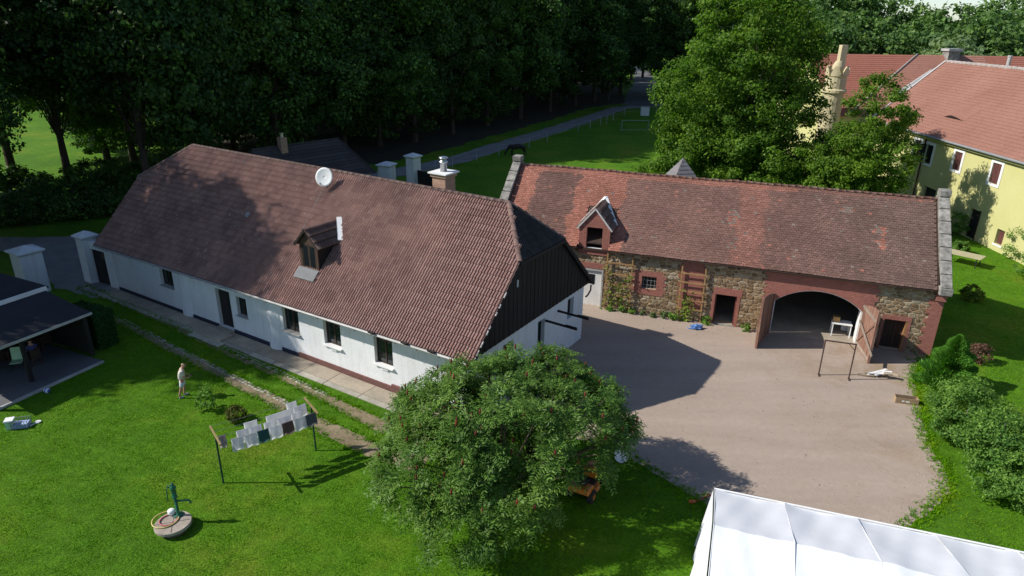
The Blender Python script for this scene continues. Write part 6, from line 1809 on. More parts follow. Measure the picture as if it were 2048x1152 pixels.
def trunk_mb(h, r0, rng, targets, limb_r=.35, lean=(0, 0), start=.25):
    b = MB(); k = 6
    top = Vector((lean[0], lean[1], h)); pts = [Vector((lean[0] * (i / k) ** 1.4 + rng.uniform(-.06, .06) * r0 * 3 * (i > 0), lean[1] * (i / k) ** 1.4 + rng.uniform(-.06, .06) * r0 * 3 * (i > 0), h * i / k)) for i in range(k + 1)]
    b.tube([pts[0] - Vector((0, 0, .1))] + pts, [r0 * 1.45] + [r0 * (1.25 if i == 0 else 1 - .82 * i / k) for i in range(k + 1)], 9)
    for t in targets:
        t = Vector(t); f = rng.uniform(start, .85); j = min(int(f * k), k - 1); p0 = pts[j].lerp(pts[j + 1], f * k - j)
        if t.z < p0.z + .1: p0 = pts[max(1, int(start * k))]
        mid = p0.lerp(t, .5) + Vector((0, 0, (t - p0).length * .08))
        rr = r0 * limb_r * (1 - f * .5)
        b.tube([p0, mid, t], [rr, rr * .6, rr * .15], 6, cap=False)
    return b
def make_tree(name, label, cat, loc, rng, blobs, nclump, nleaf, size, clump_r, h, r0, leafm, barkm=None, group=None, nl=12, shell=.55, up=.35, lean=(0, 0), aspect=.62, rz=0.0):
    t = empty(name, loc, rz, label, cat, group)
    V, F, rn, C = crown_np(rng, blobs, nclump, nleaf, size, clump_r, shell, up, aspect)
    link('crown', mesh_np('crown', V, F, rn, [leafm]), t)
    if nleaf == 0: return t
    pick = C[rng.choice(len(C), min(nl, len(C)), replace=False)]
    trunk_mb(h, r0, rng, [tuple(p) for p in pick], lean=lean).build('trunk', barkm or m_bark, t, smooth=True, recalc=False)
    return t
lf_big = leafmat('broad_leaf', (.065, .140, .016), (.150, .255, .030), .48)
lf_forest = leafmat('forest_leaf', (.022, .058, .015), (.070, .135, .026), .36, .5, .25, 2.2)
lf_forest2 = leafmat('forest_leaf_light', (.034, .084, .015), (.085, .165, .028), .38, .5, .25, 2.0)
lf_far = leafmat('far_leaf', (.066, .135, .040), (.130, .220, .064), .38)
lf_grey = leafmat('willow_leaf', (.095, .16, .070), (.17, .25, .11), .35)
lf_bush = leafmat('apple_leaf', (.066, .158, .030), (.180, .315, .062), .44)
lf_thuja = leafmat('thuja_leaf', (.045, .14, .018), (.10, .25, .030), .25)
lf_sumac = leafmat('sumac_leaf', (.036, .096, .014), (.106, .192, .034), .30, .5, .2, 1.5)
lf_hedge = leafmat('hedge_leaf', (.012, .045, .010), (.028, .085, .016), .2)
lf_vine = leafmat('vine_leaf', (.07, .12, .014), (.17, .23, .030), .35)
lf_herb = leafmat('herb_leaf', (.06, .12, .04), (.15, .20, .085), .3)
# ---- big broadleaf tree behind the barn and its smaller neighbours
big = G(1530, 330, 0); big = Vector((20.0, 60, 0))
rng = np.random.default_rng(5)
bl = [(0, 0, 11.2, 5.7, 6.0, 7.8), (-2.4, -.8, 6.5, 5.6, 5.2, 4.8), (3.0, -1.0, 6.4, 4.8, 5.0, 4.6), (-.8, 0, 15.6, 4.2, 4.2, 4.0), (2.0, -.5, 14, 3.3, 4, 4.4), (-4.6, -.5, 10.2, 3.8, 3.8, 4.4), (-4.3, -1.5, 4.4, 3.8, 4, 3.4), (1, -3.5, 4.8, 5.2, 3.6, 3.6)]
make_tree('broadleaf_tree', 'tall bright green broadleaf tree towering behind the stone barn', 'tree', big, rng, bl, 700, 125000, .25, .92, 13, .42, lf_big, nl=26)
rng = np.random.default_rng(6)
make_tree('broadleaf_tree', 'smaller light green tree growing against the yellow manor wall', 'tree', (27.6, 53.0, 0), rng, [(0, 0, 9.2, 2.5, 2.4, 3.4), (-1.0, 0, 6.0, 3.0, 2.7, 3.2), (1.1, -.3, 5.8, 2.5, 2.5, 3.2), (.5, -.3, 3.6, 2.2, 2, 2.2), (-2.0, 0, 3.6, 2.4, 2.0, 2.4), (-2.7, .2, 6.2, 2.0, 2.0, 2.2)], 380, 52000, .20, .62, 8, .2, lf_big, nl=14, lean=(-.6, 0))
rng = np.random.default_rng(7)
make_tree('round_shrub', 'rounded green shrub at the meadow edge left of the tall tree', 'shrub', (13.6, 60.5, 0), rng, [(0, 0, 2.4, 3.2, 3, 2.6), (2.4, .3, 3.2, 2.8, 2.6, 2.8), (-1.8, 0, 1.6, 2.2, 2, 1.7)], 200, 24000, .18, .5, 2.5, .14, lf_big, nl=10)
# ---- sumac in front
sm = Vector((-.12, 19.65, 0))
def sumac():
    rng = np.random.default_rng(21)
    t = empty('sumac_tree', sm, 0, 'spreading sumac tree with feathery leaves and red fruit cones in front', 'tree')
    # umbrella-shaped crown: tips of the branches carry rosettes of long pinnate leaves
    tips = []
    N_ = 520
    blobs = [(0.25, .2, 3.1, 4.1, 3.5, 2.2), (-1.9, -1.5, 2.3, 2.5, 2.2, 1.6), (2.2, .9, 2.7, 2.3, 2.2, 1.6), (-.6, -2.5, 1.9, 2.2, 1.7, 1.4), (1.0, 2.0, 3.2, 2.6, 2.0, 1.7), (-2.2, .8, 2.6, 2.0, 1.9, 1.7), (-1.5, -3.1, 1.5, 1.2, 1.0, 1.1)]
    pr = np.array([b[3] * b[4] for b in blobs]); pr /= pr.sum(); 
    while len(tips) < N_:
        b = blobs[rng.choice(len(blobs), p=pr)]; d = unit(rng.normal(size=3)); 
        if d[2] < -.25: continue
        r = rng.uniform(.55, 1.0) ** .5; p = np.array(b[:3]) + d * r * np.array(b[3:])
        if p[2] < .9: continue
        tips.append((p, unit(d * np.array([1, 1, 1.0]) + np.array([0, 0, .55]))))
    V, F, RN = [], [], []; k = 0
    FV, FF, FR = [], [], []
    for ti, (p, ax) in enumerate(tips):
        nf = rng.integers(9, 13); e1 = unit(np.cross(ax, [.3, .2, .9])); e2 = np.cross(ax, e1); tb = rng.uniform(0, .5)
        for q in range(nf):
            a = 2 * math.pi * q / nf + rng.uniform(-.3, .3); out = e1 * math.cos(a) + e2 * math.sin(a)
            L = rng.uniform(.38, .62); n_ = 7; el = rng.uniform(.0, .9)
            dirn = unit(out + ax * el)
            for s_ in range(1, n_ + 1):
                f = s_ / n_; c = p + dirn * L * f + np.array([0, 0, -.24 * L * f * f])
                tang = unit(dirn + np.array([0, 0, -.45 * f])); side = unit(np.cross(tang, np.array([0, 0, 1.0]) + rng.normal(size=3) * .35)); nn = np.cross(side, tang)
                ll = .168 * (1 - .55 * abs(f - .45)) * rng.uniform(.85, 1.2); wl = .034
                for sg in (-1, 1):
                    tip = c + side * sg * ll + tang * ll * .42 - nn * ll * -.12 + np.array([0, 0, -ll * .30 * rng.uniform(.2, 1.6)]); mid = (c + tip) / 2
                    V += [c, mid + tang * wl * .8, tip, mid - tang * wl * .8]; F.append((4 * k, 4 * k + 1, 4 * k + 2, 4 * k + 3)); RN.append(min(.999, tb + rng.uniform(0, .5))); k += 1
        if rng.random() < .33 and p[2] > 1.8:
            FV.append(p + ax * .10)
    link('crown', mesh_np('crown', np.array(V), np.array(F), np.array(RN), [lf_sumac]), t)
    b = MB()
    for c in FV:
        c = Vector(c); b.tube([c, c + Vector((.0, 0, .07)), c + Vector((.01, 0, .15)), c + Vector((.012, 0, .22))], [.015, .034, .028, .006], 6)
    tag(b.build('fruit_cones', M('sumac_red', (.17, .022, .014), .8, .3, 12, .4, 40, rv=.3), t), kind='stuff')
    b = MB(); rg = random.Random(8)
    for i in range(3):
        a = i * 2.1 + .4; b.tube([(0.1 * math.cos(a), .1 * math.sin(a), -.05), (.35 * math.cos(a), .35 * math.sin(a), .7), (.9 * math.cos(a), .9 * math.sin(a), 1.5)], [.14, .11, .09], 8)
    for i in rng.choice(len(tips), 130, replace=False):
        p = Vector(tips[i][0]); a = math.atan2(p.y, p.x); a0 = .4 + round((a - .4) / 2.1) * 2.1
        s_ = Vector((.85 * math.cos(a0), .85 * math.sin(a0), 1.45)); mid = s_.lerp(p, .5) + Vector((rg.uniform(-.2, .2), rg.uniform(-.2, .2), -.18)); b.tube([s_, mid, p], [.055, .04, .014], 5, cap=False)
    b.build('trunk', m_bark, t, smooth=True, recalc=False)
sumac()
# ---- shrubs right of the yard
rng = np.random.default_rng(31)
def thuja(loc, h, r, label):
    t = empty('thuja', loc, 0, label, 'shrub')
    n = 26000; z = rng.uniform(0.02, 1, n) ** .9; rad = r * (1 - z ** 1.8) * (.55 + .45 * np.sqrt(rng.uniform(0, 1, n))) * (1 + .22 * np.sin(9 * z * h)); a = rng.uniform(0, 2 * math.pi, n); rad *= 1 + .2 * np.sin(5 * a + 3 * z)
    P = np.stack([rad * np.cos(a), rad * np.sin(a), z * h], 1); Nn = unit(np.stack([np.sin(a) + rng.normal(size=n) * .5, -np.cos(a) + rng.normal(size=n) * .5, rng.normal(size=n) * .5], 1))
    A = unit(np.stack([np.cos(a), np.sin(a), np.full(n, .9)], 1) + rng.normal(size=(n, 3)) * .35); C = np.cross(Nn, A); s = rng.uniform(.5, 1.2, (n, 1)) * .15
    V = np.stack([P - A * s * .4, P + C * s * .22, P + A * s, P - C * s * .22], 1).reshape(-1, 3)
    link('crown', mesh_np('crown', V, np.arange(4 * n).reshape(n, 4), rng.uniform(0, 1, n), [lf_thuja]), t)
    b = MB(); b.tube([(0, 0, -.05), (0, 0, h * .8)], [.07, .02], 7); b.build('trunk', m_bark, t)
q = G(1893, 772); thuja((q.x, q.y, 0), 2.6, 1.05, 'bright green feathery thuja at the barn corner')
q = G(1955, 725); make_tree('small_shrub', 'small reddish brown withered shrub behind the thuja', 'shrub', (q.x, q.y, 0), rng, [(0, 0, .55, .5, .5, .55)], 40, 1600, .09, .2, .5, .03, leafmat('dry_leaf', (.09, .045, .035), (.16, .085, .06), .2), nl=8)
q = G(1918, 880); make_tree('apple_bush', 'leafy green fruit bush nearest the yard edge', 'shrub', (q.x, q.y, 0), rng, [(0, 0, 1.35, 1.35, 1.3, 1.2), (.5, 1.0, 1.25, 1.2, 1.2, 1.1), (-.5, -.5, .9, .9, .9, .8)], 150, 15000, .105, .32, 1.8, .06, lf_bush, m_barkgrey, nl=12)
q = G(1978, 945); make_tree('apple_bush', 'big green fruit bush right of the one at the yard edge', 'shrub', (q.x, q.y, 0), rng, [(0, 0, 1.4, 1.3, 1.3, 1.2), (.9, .9, 1.2, 1.1, 1.1, 1.0), (.9, -.5, 1.1, 1.0, 1.0, .9)], 190, 18000, .105, .34, 2.2, .07, lf_bush, m_barkgrey, nl=12)
q = G(2050, 1010); make_tree('apple_bush', 'lower green fruit bush at the right picture edge above the marquee', 'shrub', (q.x, q.y, 0), rng, [(0, 0, 1.2, 1.5, 1.2, 1.1), (-.9, .5, 1.0, 1.0, 1.0, .9), (1.0, .2, 1.3, 1.2, 1.2, 1.1)], 150, 15000, .10, .32, 1.6, .06, lf_bush, m_barkgrey, nl=12)
# shrubs beside the barn gable
for i, (px, py, s_, lab) in enumerate(((1940, 600, .55, 'low yellowish rose bush below the barn parapet'), (1918, 505, .5, 'small white flowering bush by the barn parapet'), (1908, 468, 1.0, 'dark spiky bush between barn and manor door'), (2040, 520, 1.3, 'green bush by the manor wall at the right edge'), (2060, 560, 1.1, 'bush overhanging the lawn at the right edge'))):
    q = G(px, py); make_tree('small_shrub', lab, 'shrub', (q.x, q.y, 0), rng, [(0, 0, s_ * .9, s_ * 1.1, s_ * 1.0, s_), (s_ * .6, 0, s_ * .6, s_ * .7, s_ * .7, s_ * .6)], 60, 4200, .11, .26 * max(s_, .6), s_, .04, lf_vine if i == 0 else lf_bush, nl=8)
# two small bushes on the lawn
q = G(414, 820); make_tree('rose_bush', 'young white-budded rose bush on the lawn behind the washing', 'shrub', (q.x, q.y, 0), rng, [(0, 0, .45, .42, .4, .42), (.1, .1, .8, .3, .3, .35)], 34, 900, .10, .16, .7, .02, lf_bush, nl=8)
q = G(474, 840); make_tree('rose_bush', 'reddish low rose bush nearest the clothes line', 'shrub', (q.x, q.y, 0), rng, [(0, 0, .32, .42, .42, .3)], 34, 1100, .09, .15, .4, .02, leafmat('red_green_leaf', (.06, .075, .018), (.13, .13, .03), .3), nl=8)
# vines on the trellises and herbs along the barn wall
def vine(tr, seed, label, hmax, side):
    t, u0, u1, z1 = tr; rng = np.random.default_rng(seed); loc = B2W @ Vector(((u0 + u1) / 2, -.26, 0)); v = empty('climbing_vine', loc, BTH, label, 'vine')
    w_ = u1 - u0; P, Nn = [], []; b = MB()
    for s_ in range(3):
        x = (s_ - 1) * w_ * .38 if side is None else side * w_ * .3 + (s_ - 1) * .12; pts = []
        h = hmax * (1.0, .75, .9)[s_]
        for i in range(10): pts.append(Vector((x + .1 * math.sin(i * 1.3 + s_), -.02 + .02 * math.sin(i), h * i / 9)))
        b.tube(pts, [.018 - .0012 * i for i in range(10)], 5)
        for p in pts:
            m_ = 9 if rng.random() < .6 else 2
            for _ in range(m_): P.append((p.x + rng.normal() * .15, p.y + rng.normal() * .06 - .03, max(.05, p.z + rng.normal() * .14))); Nn.append((rng.normal() * .5, -1, .5 + rng.normal() * .4))
    V, F = leaves(np.array(P), unit(np.array(Nn)), .13, rng, .9); link('foliage', mesh_np('foliage', V, F, rng.uniform(0, 1, len(F)), [lf_vine]), v); b.build('stem', m_bark, v)
vine(tr1, 3, 'yellow-green vine climbing the left trellis', 2.5, None); vine(tr2, 4, 'yellow-green vine at the foot of the right trellis', 1.7, -.6)
for i, (px, py, s_, lab) in enumerate(((1220, 622, .16, 'tiny herb tuft by the left trellis foot'), (1243, 624, .22, 'dark herb tuft below the left vine'), (1263, 628, .2, 'third herb tuft from the white door'), (1284, 630, .16, 'grey herb tuft under the barred window'), (1305, 634, .18, 'grey herb tuft right of the barred window'), (1328, 636, .26, 'greyish lavender tuft left of the right trellis'), (1346, 640, .30, 'broad green herb clump at the right trellis foot'), (1412, 648, .30, 'leggy green plant left of the dark doorway'), (1490, 662, .26, 'leafy plant with white blooms right of the dark doorway'))):
    q = G(px, py); make_tree('herb_plant', lab, 'plant', (q.x, q.y, .0), rng, [(0, 0, s_ * .8, s_, s_ * .8, s_ * .8)], 16, 420, .09, s_ * .4, s_, .012, lf_herb if i in (3, 4, 5) else lf_bush, nl=5)
# clipped hedge beside the pavilion
h0, h1_ = G(196, 697), G(226, 690)
hd = empty('clipped_hedge', (h0.x - .55, h0.y + .75, 0), ang, 'dark green clipped hedge block beside the pavilion', 'hedge')
rng = np.random.default_rng(41); n = 16000; sx, sy, sz = 1.0, 1.2, 1.9
P = rng.uniform(-1, 1, (n, 3)); ax = rng.integers(0, 3, n); P[np.arange(n), ax] = np.sign(P[np.arange(n), ax]) * rng.uniform(.86, 1.05, n); P[:, 2] = np.abs(P[:, 2]); Nn = unit(P * (np.abs(P) > .8) + rng.normal(size=(n, 3)) * .5); P = P * np.array([sx / 2, sy, sz]) + rng.normal(size=(n, 3)) * .03
V, F = leaves(P, Nn, .09, rng, .7); link('foliage', mesh_np('foliage', V, F, rng.uniform(0, 1, n), [lf_hedge]), hd); MB().box(-sx * .4, sx * .4, -sy * .9, sy * .9, .0, sz * .9).build('inner_branches', m_dark, hd)

# ---- forest: prototypes then copies, every tree its own object
protos = []
for s_, (h, rx, low) in enumerate(((30, 6.0, .8), (33, 6.4, 1.5), (27, 6.6, .5), (31, 5.4, 9.0), (29, 5.6, 7.0), (28, 6.2, 5.0))):
    rng = np.random.default_rng(100 + s_)
    bl = [(0, 0, (h + low) / 2, rx, rx, (h - low) / 2)] + [(rng.normal() * rx * .45, rng.normal() * rx * .45, rng.uniform(low + 2, h - 4), rx * .6, rx * .6, h * .14) for _ in range(7)]
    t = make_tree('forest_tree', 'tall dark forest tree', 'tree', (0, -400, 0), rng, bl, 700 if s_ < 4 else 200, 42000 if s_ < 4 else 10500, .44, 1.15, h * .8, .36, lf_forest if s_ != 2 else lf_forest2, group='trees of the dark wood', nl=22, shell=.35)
    protos.append(t)
used = [False] * 6
def plant_tree(x, y, k, s_, rz, label, group):
    t = protos[k] if not used[k] else copy_tree(protos[k]); used[k] = True
    t.location = (x, y, -.02); t.rotation_euler = (0, 0, rz); t.scale = (s_, s_, s_ * random.Random(int(x * 7 + y)).uniform(.9, 1.12)); t['label'] = label; t['group'] = group
rgF = random.Random(77)
front = [(30, 362, 3), (142, 372, 3), (215, 318, 2), (270, 330, 0), (335, 300, 3), (410, 325, 0), (470, 310, 1), (540, 310, 2), (610, 305, 0), (690, 300, 1), (760, 292, 2), (830, 284, 0), (905, 268, 1), (975, 252, 2), (1040, 238, 0), (1100, 224, 1), (1150, 212, 0), (1188, 204, 3)]
ORD = ('first', 'second', 'third', 'fourth', 'fifth', 'sixth', 'seventh', 'eighth', 'ninth', 'tenth', 'eleventh', 'twelfth', 'thirteenth')
for i, (px, py, k) in enumerate(front):
    q = G(px, py)
    ordw = ('first', 'second', 'third', 'fourth', 'fifth', 'sixth', 'seventh', 'eighth', 'ninth', 'tenth', 'eleventh', 'twelfth', 'thirteenth', 'fourteenth', 'fifteenth', 'sixteenth', 'seventeenth', 'eighteenth')
    lab = {0: 'bare dark trunk leaning at the far left edge of the wood', 1: 'dark straight trunk second from the left before the bright clearing', 4: 'tall tree with pale trunk beside the bright clearing', 17: 'last wood tree left of the road gap'}.get(i, ordw[i] + ' tree from the left in the front row of the dark wood')
    plant_tree(q.x, q.y, k, rgF.uniform(.9, 1.1), rgF.uniform(0, 6), lab, 'trees of the dark wood')
for row, (dy, n) in enumerate(((11, 15), (23, 15), (37, 15))):
    for i in range(n):
        f = (i + rgF.uniform(.1, .9)) / n; j = 5 + f * 12; a, c_ = front[int(j)], front[min(int(j) + 1, 17)]; q = G(a[0], a[1]).lerp(G(c_[0], c_[1]), j - int(j))
        x, y = q.x - dy * .45 + rgF.uniform(-2, 2), q.y + dy + rgF.uniform(-2.5, 2.5)
        plant_tree(x, y, rgF.choice((0, 1, 2)), rgF.uniform(.95, 1.2), rgF.uniform(0, 6), 'tall dark tree deep inside the wood behind the front row', 'trees inside the dark wood')
for (px, py, k) in ((1215, 200, 1), (1240, 190, 0), (1205, 186, 2), (1225, 176, 1), (1262, 160, 0), (1285, 156, 1), (1303, 150, 2)):
    q = G(px, py); plant_tree(q.x, q.y, k, rgF.uniform(.9, 1.05), rgF.uniform(0, 6), 'dark tree left of the road gap, ' + {1215: 'at the end of the front row', 1240: 'closest to the gap', 1205: 'behind the last front row tree', 1225: 'second row back', 1262: 'far back beside the village road', 1285: 'over the far village road end', 1303: 'at the far right end of the village road'}[px], 'trees left of the road gap')
for (x, y) in ((-8, 150), (4, 156), (-4, 168), (10, 172), (18, 186), (2, 184), (-16, 160), (22, 205), (8, 200)):
    plant_tree(x, y, rgF.choice((0, 1, 2)), rgF.uniform(.95, 1.1), rgF.uniform(0, 6), 'tall dark tree deep inside the wood behind the front row', 'trees inside the dark wood')
for (x, y, lab) in ((-31, 66, 'dark tree standing close behind the farmhouse roof'), (-26, 75, 'dark tree behind the back cottage chimney'), (-33, 60.5, 'tall bare-stemmed tree left of the farmhouse ridge end')):
    plant_tree(x, y, 0 if x != -33 else 3, .95, rgF.uniform(0, 6), lab, 'trees of the dark wood')
# right side of the road gap
for (px, py, k, s_) in ((1346, 198, 0, .95), (1395, 205, 1, 1.0), (1430, 192, 2, 1.0), (1380, 180, 1, 1.15), (1470, 188, 0, 1.0)):
    q = G(px, py); plant_tree(q.x, q.y, k, s_, rgF.uniform(0, 6), 'dark tree right of the road gap, ' + {1346: 'nearest the gap', 1395: 'lowest down the picture', 1430: 'behind the tall broadleaf crown', 1380: 'tallest and farthest back', 1470: 'farthest right'}[px], 'trees right of the road gap')
# trees left of the picture that throw the shade over pavilion, gate and farmhouse end
for (x, y, k, s_) in ((-43, 35.5, 4, .9), (-42, 42.5, 4, .92), (-43, 50, 5, .9), (-51, 38, 4, .95), (-51, 46, 5, .95), (-50, 56, 0, .95), (-58, 42, 5, .9), (-41.5, 31.6, 2, .95), (-50, 33.0, 0, .9), (-38, 37.5, 4, .72), (-64, 53, 0, .95), (-66, 61, 1, .95), (-61, 47, 1, .9), (-47, 57, 5, .85), (-37.5, 41, 5, .78), (-38.5, 45.5, 4, .8)):
    plant_tree(x, y, k, s_, rgF.uniform(0, 6), 'tall tree standing just outside the left edge of the picture', 'shade trees left of the picture')
# thin understorey by the clearing
for (px, py, s_) in ((180, 300, 1.1), (250, 285, 1.1), (20, 385, .9), (170, 400, .9), (100, 410, .8), (240, 395, .9), (300, 300, 1.0), (400, 290, 1.0)):
    q = G(px, py); rng = np.random.default_rng(px); h = 3.2 * s_
    make_tree('understorey_bush', 'light green undergrowth bush near the bright clearing, ' + {90: 'in front of the sunlit grass', 70: 'between the two bare trunks', 180: 'right of the straight trunk', 250: 'under the third trunk', 20: 'at the far left edge', 170: 'low above the white gate pillar', 100: 'low between both trunks', 240: 'left of the farmhouse ridge end', 300: 'beside the pale trunk', 400: 'above the farmhouse ridge end'}[px], 'shrub', (q.x, q.y, 0), rng, [(0, 0, h * .6, 1.9 * s_, 1.8 * s_, h * .5), (1, .4, h * .4, 1.4 * s_, 1.4 * s_, h * .4)], 70, 2600, .3, .6, h * .7, .06, lf_forest2, group='undergrowth by the clearing', nl=8)
for i, (px, py, s_, pl_) in enumerate(((60, 430, .9, 'left of the wide gate pillar'), (130, 440, .8, 'above the wide gate pillar'), (210, 430, .9, 'above the slim gate pillar'), (20, 450, .8, 'lowest at the left picture edge'), (290, 375, 1.0, 'touching the farmhouse roof corner'), (200, 375, 1.1, 'in front of the straight trunk'))):
    q = G(px, py); rng = np.random.default_rng(px + 7); h = 2.6 * s_
    make_tree('understorey_bush', 'dark undergrowth bush behind the gravel road, ' + pl_, 'shrub', (q.x, q.y, 0), rng, [(0, 0, h * .5, 2.2 * s_, 1.6 * s_, h * .5), (1.2, .4, h * .4, 1.6 * s_, 1.3 * s_, h * .4)], 70, 3600, .24, .5, h * .6, .05, lf_forest, group='undergrowth by the road', nl=8)
# far belt of trees behind the manor
farp = []
for s_, (h, rx, lm) in enumerate(((17, 5.5, lf_far), (15, 6.5, lf_grey), (19, 5.5, lf_far), (9, 4.5, lf_bush))):
    rng = np.random.default_rng(200 + s_); bl = [(0, 0, h * .55, rx, rx, h * .46)] + [(rng.normal() * rx * .5, rng.normal() * rx * .5, rng.uniform(h * .3, h * .8), rx * .55, rx * .55, h * .17) for _ in range(6)]
    farp.append([make_tree('far_tree', 'tree', 'tree', (0, -300, 0), rng, bl, 260, 9000, .62, 1.2, h * .7, .28, lm, group='far belt of trees', nl=14, shell=.4), False])
rgF = random.Random(5)
def far_tree(px, dist, k, s_, label):
    d = ray(px, 40); d.z = 0; d.normalize(); t = farp[k][0] if not farp[k][1] else copy_tree(farp[k][0]); farp[k][1] = True
    t.location = (d.x * dist, d.y * dist, 0); t.rotation_euler = (0, 0, rgF.uniform(0, 6)); t.scale = (s_, s_, s_ * rgF.uniform(.92, 1.1)); t['label'] = label; t['group'] = 'far belt of trees'
for i in range(13): far_tree(1560 + i * 46 + rgF.uniform(-12, 12), rgF.uniform(120, 135), (0, 2, 0, 2, 1, 0, 2)[i % 7], rgF.uniform(.88, 1.05), ORD[i] + ' dark green tree from the left in the belt behind the manor')
for i in range(13): far_tree(1540 + i * 48 + rgF.uniform(-14, 14), rgF.uniform(150, 185), rgF.choice((0, 2)), rgF.uniform(1.05, 1.3) if not 6 <= i <= 8 else .95, ORD[i] + ' tall tree from the left on the skyline behind the manor')
far_tree(1805, 112, 1, .85, 'silvery round willow behind the manor ridge'); far_tree(1930, 110, 1, .95, 'large silvery willow behind the manor chimney'); far_tree(1780, 104, 3, .85, 'young bright green tree just behind the red manor roof'); far_tree(1735, 108, 3, .9, 'bright green tree behind the turret'); far_tree(1910, 103, 3, .75, 'low bright green tree behind the manor roof ridge')
for i in range(9): far_tree(1090 + i * 45 + rgF.uniform(-15, 15), rgF.uniform(255, 300), rgF.choice((0, 2)), rgF.uniform(1.0, 1.4), 'distant tree beyond the village road')
for i in range(10): far_tree(-60 + i * 48 + rgF.uniform(-15, 15), rgF.uniform(150, 190), rgF.choice((0, 2)), rgF.uniform(1.1, 1.4), 'distant tree at the far side of the bright clearing')

# ---- small slate roof peeking over the barn ridge
sp = G(1372, 330, 6.0); st = empty('garden_kiosk', (12.6, 50.5, 0), R(10), 'small structure with grey pyramid roof just behind the barn ridge', 'kiosk')
b = MB(); A = [(-1.7, -1.7, 3.9), (1.7, -1.7, 3.9), (1.7, 1.7, 3.9), (-1.7, 1.7, 3.9)]; tp_ = (0, 0, 6.55)
for i in range(4): courses(b, [A[i], A[(i + 1) % 4], tp_], .3, .03); b.add([A[i], A[(i + 1) % 4], tp_], [(0, 1, 2)])
b.build('pyramid_roof', M('grey_slate', (.17, .16, .165), .8, .2, 2, .3, 12), st, recalc=False)
MB().box(-1.4, 1.4, -1.4, 1.4, 0, 3.92).build('wall', m_plaster, st)

# ---- short grass over the near lawn (nobody could count it)
def in_poly(px, py, poly):
    inside = np.zeros(len(px), bool); n = len(poly); j = n - 1
    for i in range(n):
        xi, yi, xj, yj = poly[i][0], poly[i][1], poly[j][0], poly[j][1]
        c = ((yi > py) != (yj > py)) & (px < (xj - xi) * (py - yi) / (yj - yi + 1e-12) + xi); inside ^= c; j = i
    return inside
def grass(n, x0, x1, y0, y1, seed, name, h, wd, dens_far=0):
    rng = np.random.default_rng(seed); X = rng.uniform(x0, x1, n); Y = rng.uniform(y0, y1, n)
    jx = X + rng.normal(size=n) * .16 + .25 * np.sin(Y * 2.1 + X) ; jy = Y + rng.normal(size=n) * .16 + .2 * np.sin(X * 1.9)
    keep = ~in_poly(jx, jy, [(p[0], p[1]) for p in YARD])
    soft = rng.uniform(0, 1, n) < .72
    for poly in (RUT1, RUT2): keep &= ~(in_poly(X, Y, [(p[0], p[1]) for p in poly]) & soft)
    c, s_ = math.cos(-HTH), math.sin(-HTH); U = (X - HX) * c - (Y - HY) * s_; Vv = (X - HX) * s_ + (Y - HY) * c
    keep &= ~((U > -HL - .4) & (U < .3) & (Vv > -1.34))
    dw = np.hypot(X - wc.x, Y - wc.y); keep &= dw > .6
    c, s_ = math.cos(-BTH), math.sin(-BTH); U = (X - BX) * c - (Y - BY) * s_; Vv = (X - BX) * s_ + (Y - BY) * c
    keep &= ~((U > -BL - .6) & (U < .5) & (Vv > -.1) & (Vv < BW))
    c, s_ = math.cos(-ang), math.sin(-ang); U = (X - e0.x) * c - (Y - e0.y) * s_; Vv = (X - e0.x) * s_ + (Y - e0.y) * c
    keep &= ~((U > -3) & (U < LE + .35) & (Vv > -.9))
    # patchy height
    X, Y = X[keep], Y[keep]; n = len(X)
    pat = .75 + .35 * np.sin(X * 2.3 + np.sin(Y * 1.7) * 2) * np.sin(Y * 2.9 + X * .6) + .25 * np.sin(X * 7 + Y * 5) * np.sin(Y * 8 - X * 3)
    hh = h * np.clip(pat, .35, 1.4) * rng.uniform(.6, 1.3, n); a = rng.uniform(0, 2 * math.pi, n); b_ = rng.uniform(0, 2 * math.pi, n)
    P = np.stack([X, Y, np.zeros(n)], 1); sd_ = np.stack([np.cos(a), np.sin(a), np.zeros(n)], 1) * wd; tip = np.stack([np.cos(b_) * hh * .7, np.sin(b_) * hh * .7, hh], 1)
    V = np.stack([P - sd_, P + sd_, P + tip], 1).reshape(-1, 3); F = np.arange(3 * n).reshape(n, 3)
    rn = np.clip(rng.uniform(0, .7, n) + .3 * (pat - .5), 0, .999)
    o = link(name, mesh_np(name, V, F, rn, [lf_lawn])); tag(o, 'short mown green grass of the lawn' if name == 'lawn_grass' else 'short green grass beside the yard and barn', 'grass', kind='stuff')
lf_lawn = leafmat('lawn_blade', (.070, .188, .004), (.138, .305, .006), .3, .8, .05, 1.3, [(.34, (.80, .87, .8)), (.54, (1.05, 1.03, 1)), (.66, (1.5, 1.1, 1.4))])
grass(620000, -26, 8, 12.0, 36, 1, 'lawn_grass', .045, .010)
grass(200000, 15, 44, 15, 52, 2, 'side_grass', .06, .014)

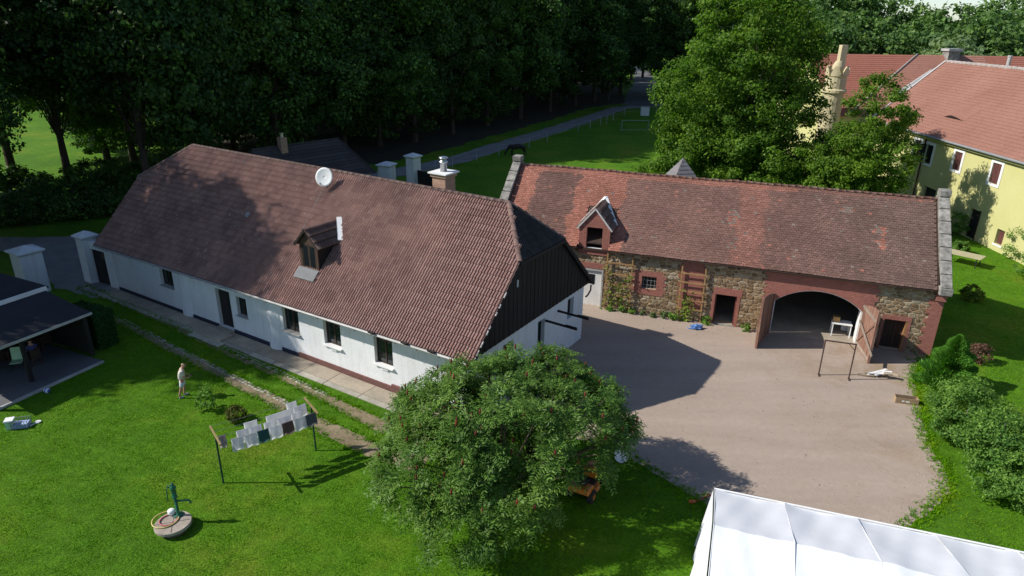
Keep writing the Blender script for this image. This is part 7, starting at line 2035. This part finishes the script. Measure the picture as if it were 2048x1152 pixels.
# ---- loose pebbles on the sandy yard, thickest near its edges
def pebbles(n, seed):
    rng = np.random.default_rng(seed); X = rng.uniform(-1, 19, n); Y = rng.uniform(14, 37, n); P2 = [(p[0], p[1]) for p in YARD]
    ins = in_poly(X, Y, P2); edge = ~(in_poly(X + 1.1, Y, P2) & in_poly(X - 1.1, Y, P2) & in_poly(X, Y + 1.1, P2) & in_poly(X, Y - 1.1, P2)); keep = ins & (edge | (rng.uniform(0, 1, n) < .25)); X, Y = X[keep], Y[keep]; n = len(X)
    s_ = rng.uniform(.008, .03, n) * np.where(rng.uniform(0, 1, n) < .04, 2.0, 1); base = np.array([(1, 0, 0), (0, 1, 0), (-1, 0, 0), (0, -1, 0), (0, 0, .8)]); V = np.zeros((n, 5, 3)); a = rng.uniform(0, 6.28, n); c, d = np.cos(a), np.sin(a)
    for i, q in enumerate(base):
        k = rng.uniform(.6, 1.2, n); V[:, i, 0] = X + s_ * k * (q[0] * c - q[1] * d); V[:, i, 1] = Y + s_ * k * (q[0] * d + q[1] * c); V[:, i, 2] = .009 + s_ * k * q[2]
    F = (np.arange(n)[:, None, None] * 5 + np.array([(0, 1, 4), (1, 2, 4), (2, 3, 4), (3, 0, 4)])[None]).reshape(-1, 3)
    o = link('pebbles', mesh_np('pebbles', V.reshape(-1, 3), F, np.repeat(rng.uniform(0, 1, n), 4), [M('pebble', (.30, .25, .21), .9, .2, 3, 0, rv=.4, world=True)])); tag(o, 'loose pebbles scattered on the sandy yard', 'pebbles', kind='stuff')
pebbles(26000, 5)

# ---- ragged weeds along the open edges of the yard and the wheel tracks
def weeds(seed):
    rng = np.random.default_rng(seed); pts = []
    def along(poly, lo, hi, dens, off):
        for i in range(lo, hi):
            a, c = Vector(poly[i][:2]), Vector(poly[(i + 1) % len(poly)][:2]); d = c - a
            if d.length < 1e-3: continue
            nn = Vector((-d.y, d.x)).normalized(); k = int(d.length * dens)
            for _ in range(k):
                q = a + d * rng.uniform() + nn * rng.normal() * off; pts.append((q.x, q.y, rng.uniform(.5, 1.2)))
    along(YARD, 0, 9, 75, .20); along(YARD, 12, 17, 60, .22); along(RUT1, 0, len(RUT1), 22, .10); along(RUT2, 0, len(RUT2), 22, .09)
    P = np.array(pts); m = 6; n = len(P) * m; B = np.repeat(P, m, 0); X = B[:, 0] + rng.normal(size=n) * .045; Y = B[:, 1] + rng.normal(size=n) * .045; h = .11 * B[:, 2] * rng.uniform(.5, 1.3, n)
    a, c = rng.uniform(0, 6.28, n), rng.uniform(0, 6.28, n); Q = np.stack([X, Y, np.full(n, .006)], 1); sd_ = np.stack([np.cos(a), np.sin(a), np.zeros(n)], 1) * .016; tip = np.stack([np.cos(c) * h * .8, np.sin(c) * h * .8, h], 1)
    V = np.stack([Q - sd_, Q + sd_, Q + tip], 1).reshape(-1, 3)
    o = link('edge_weeds', mesh_np('edge_weeds', V, np.arange(3 * n).reshape(n, 3), rng.uniform(0, 1, n), [lf_lawn])); tag(o, 'ragged weeds and grass tufts along the yard and track edges', 'weeds', kind='stuff')
weeds(9)
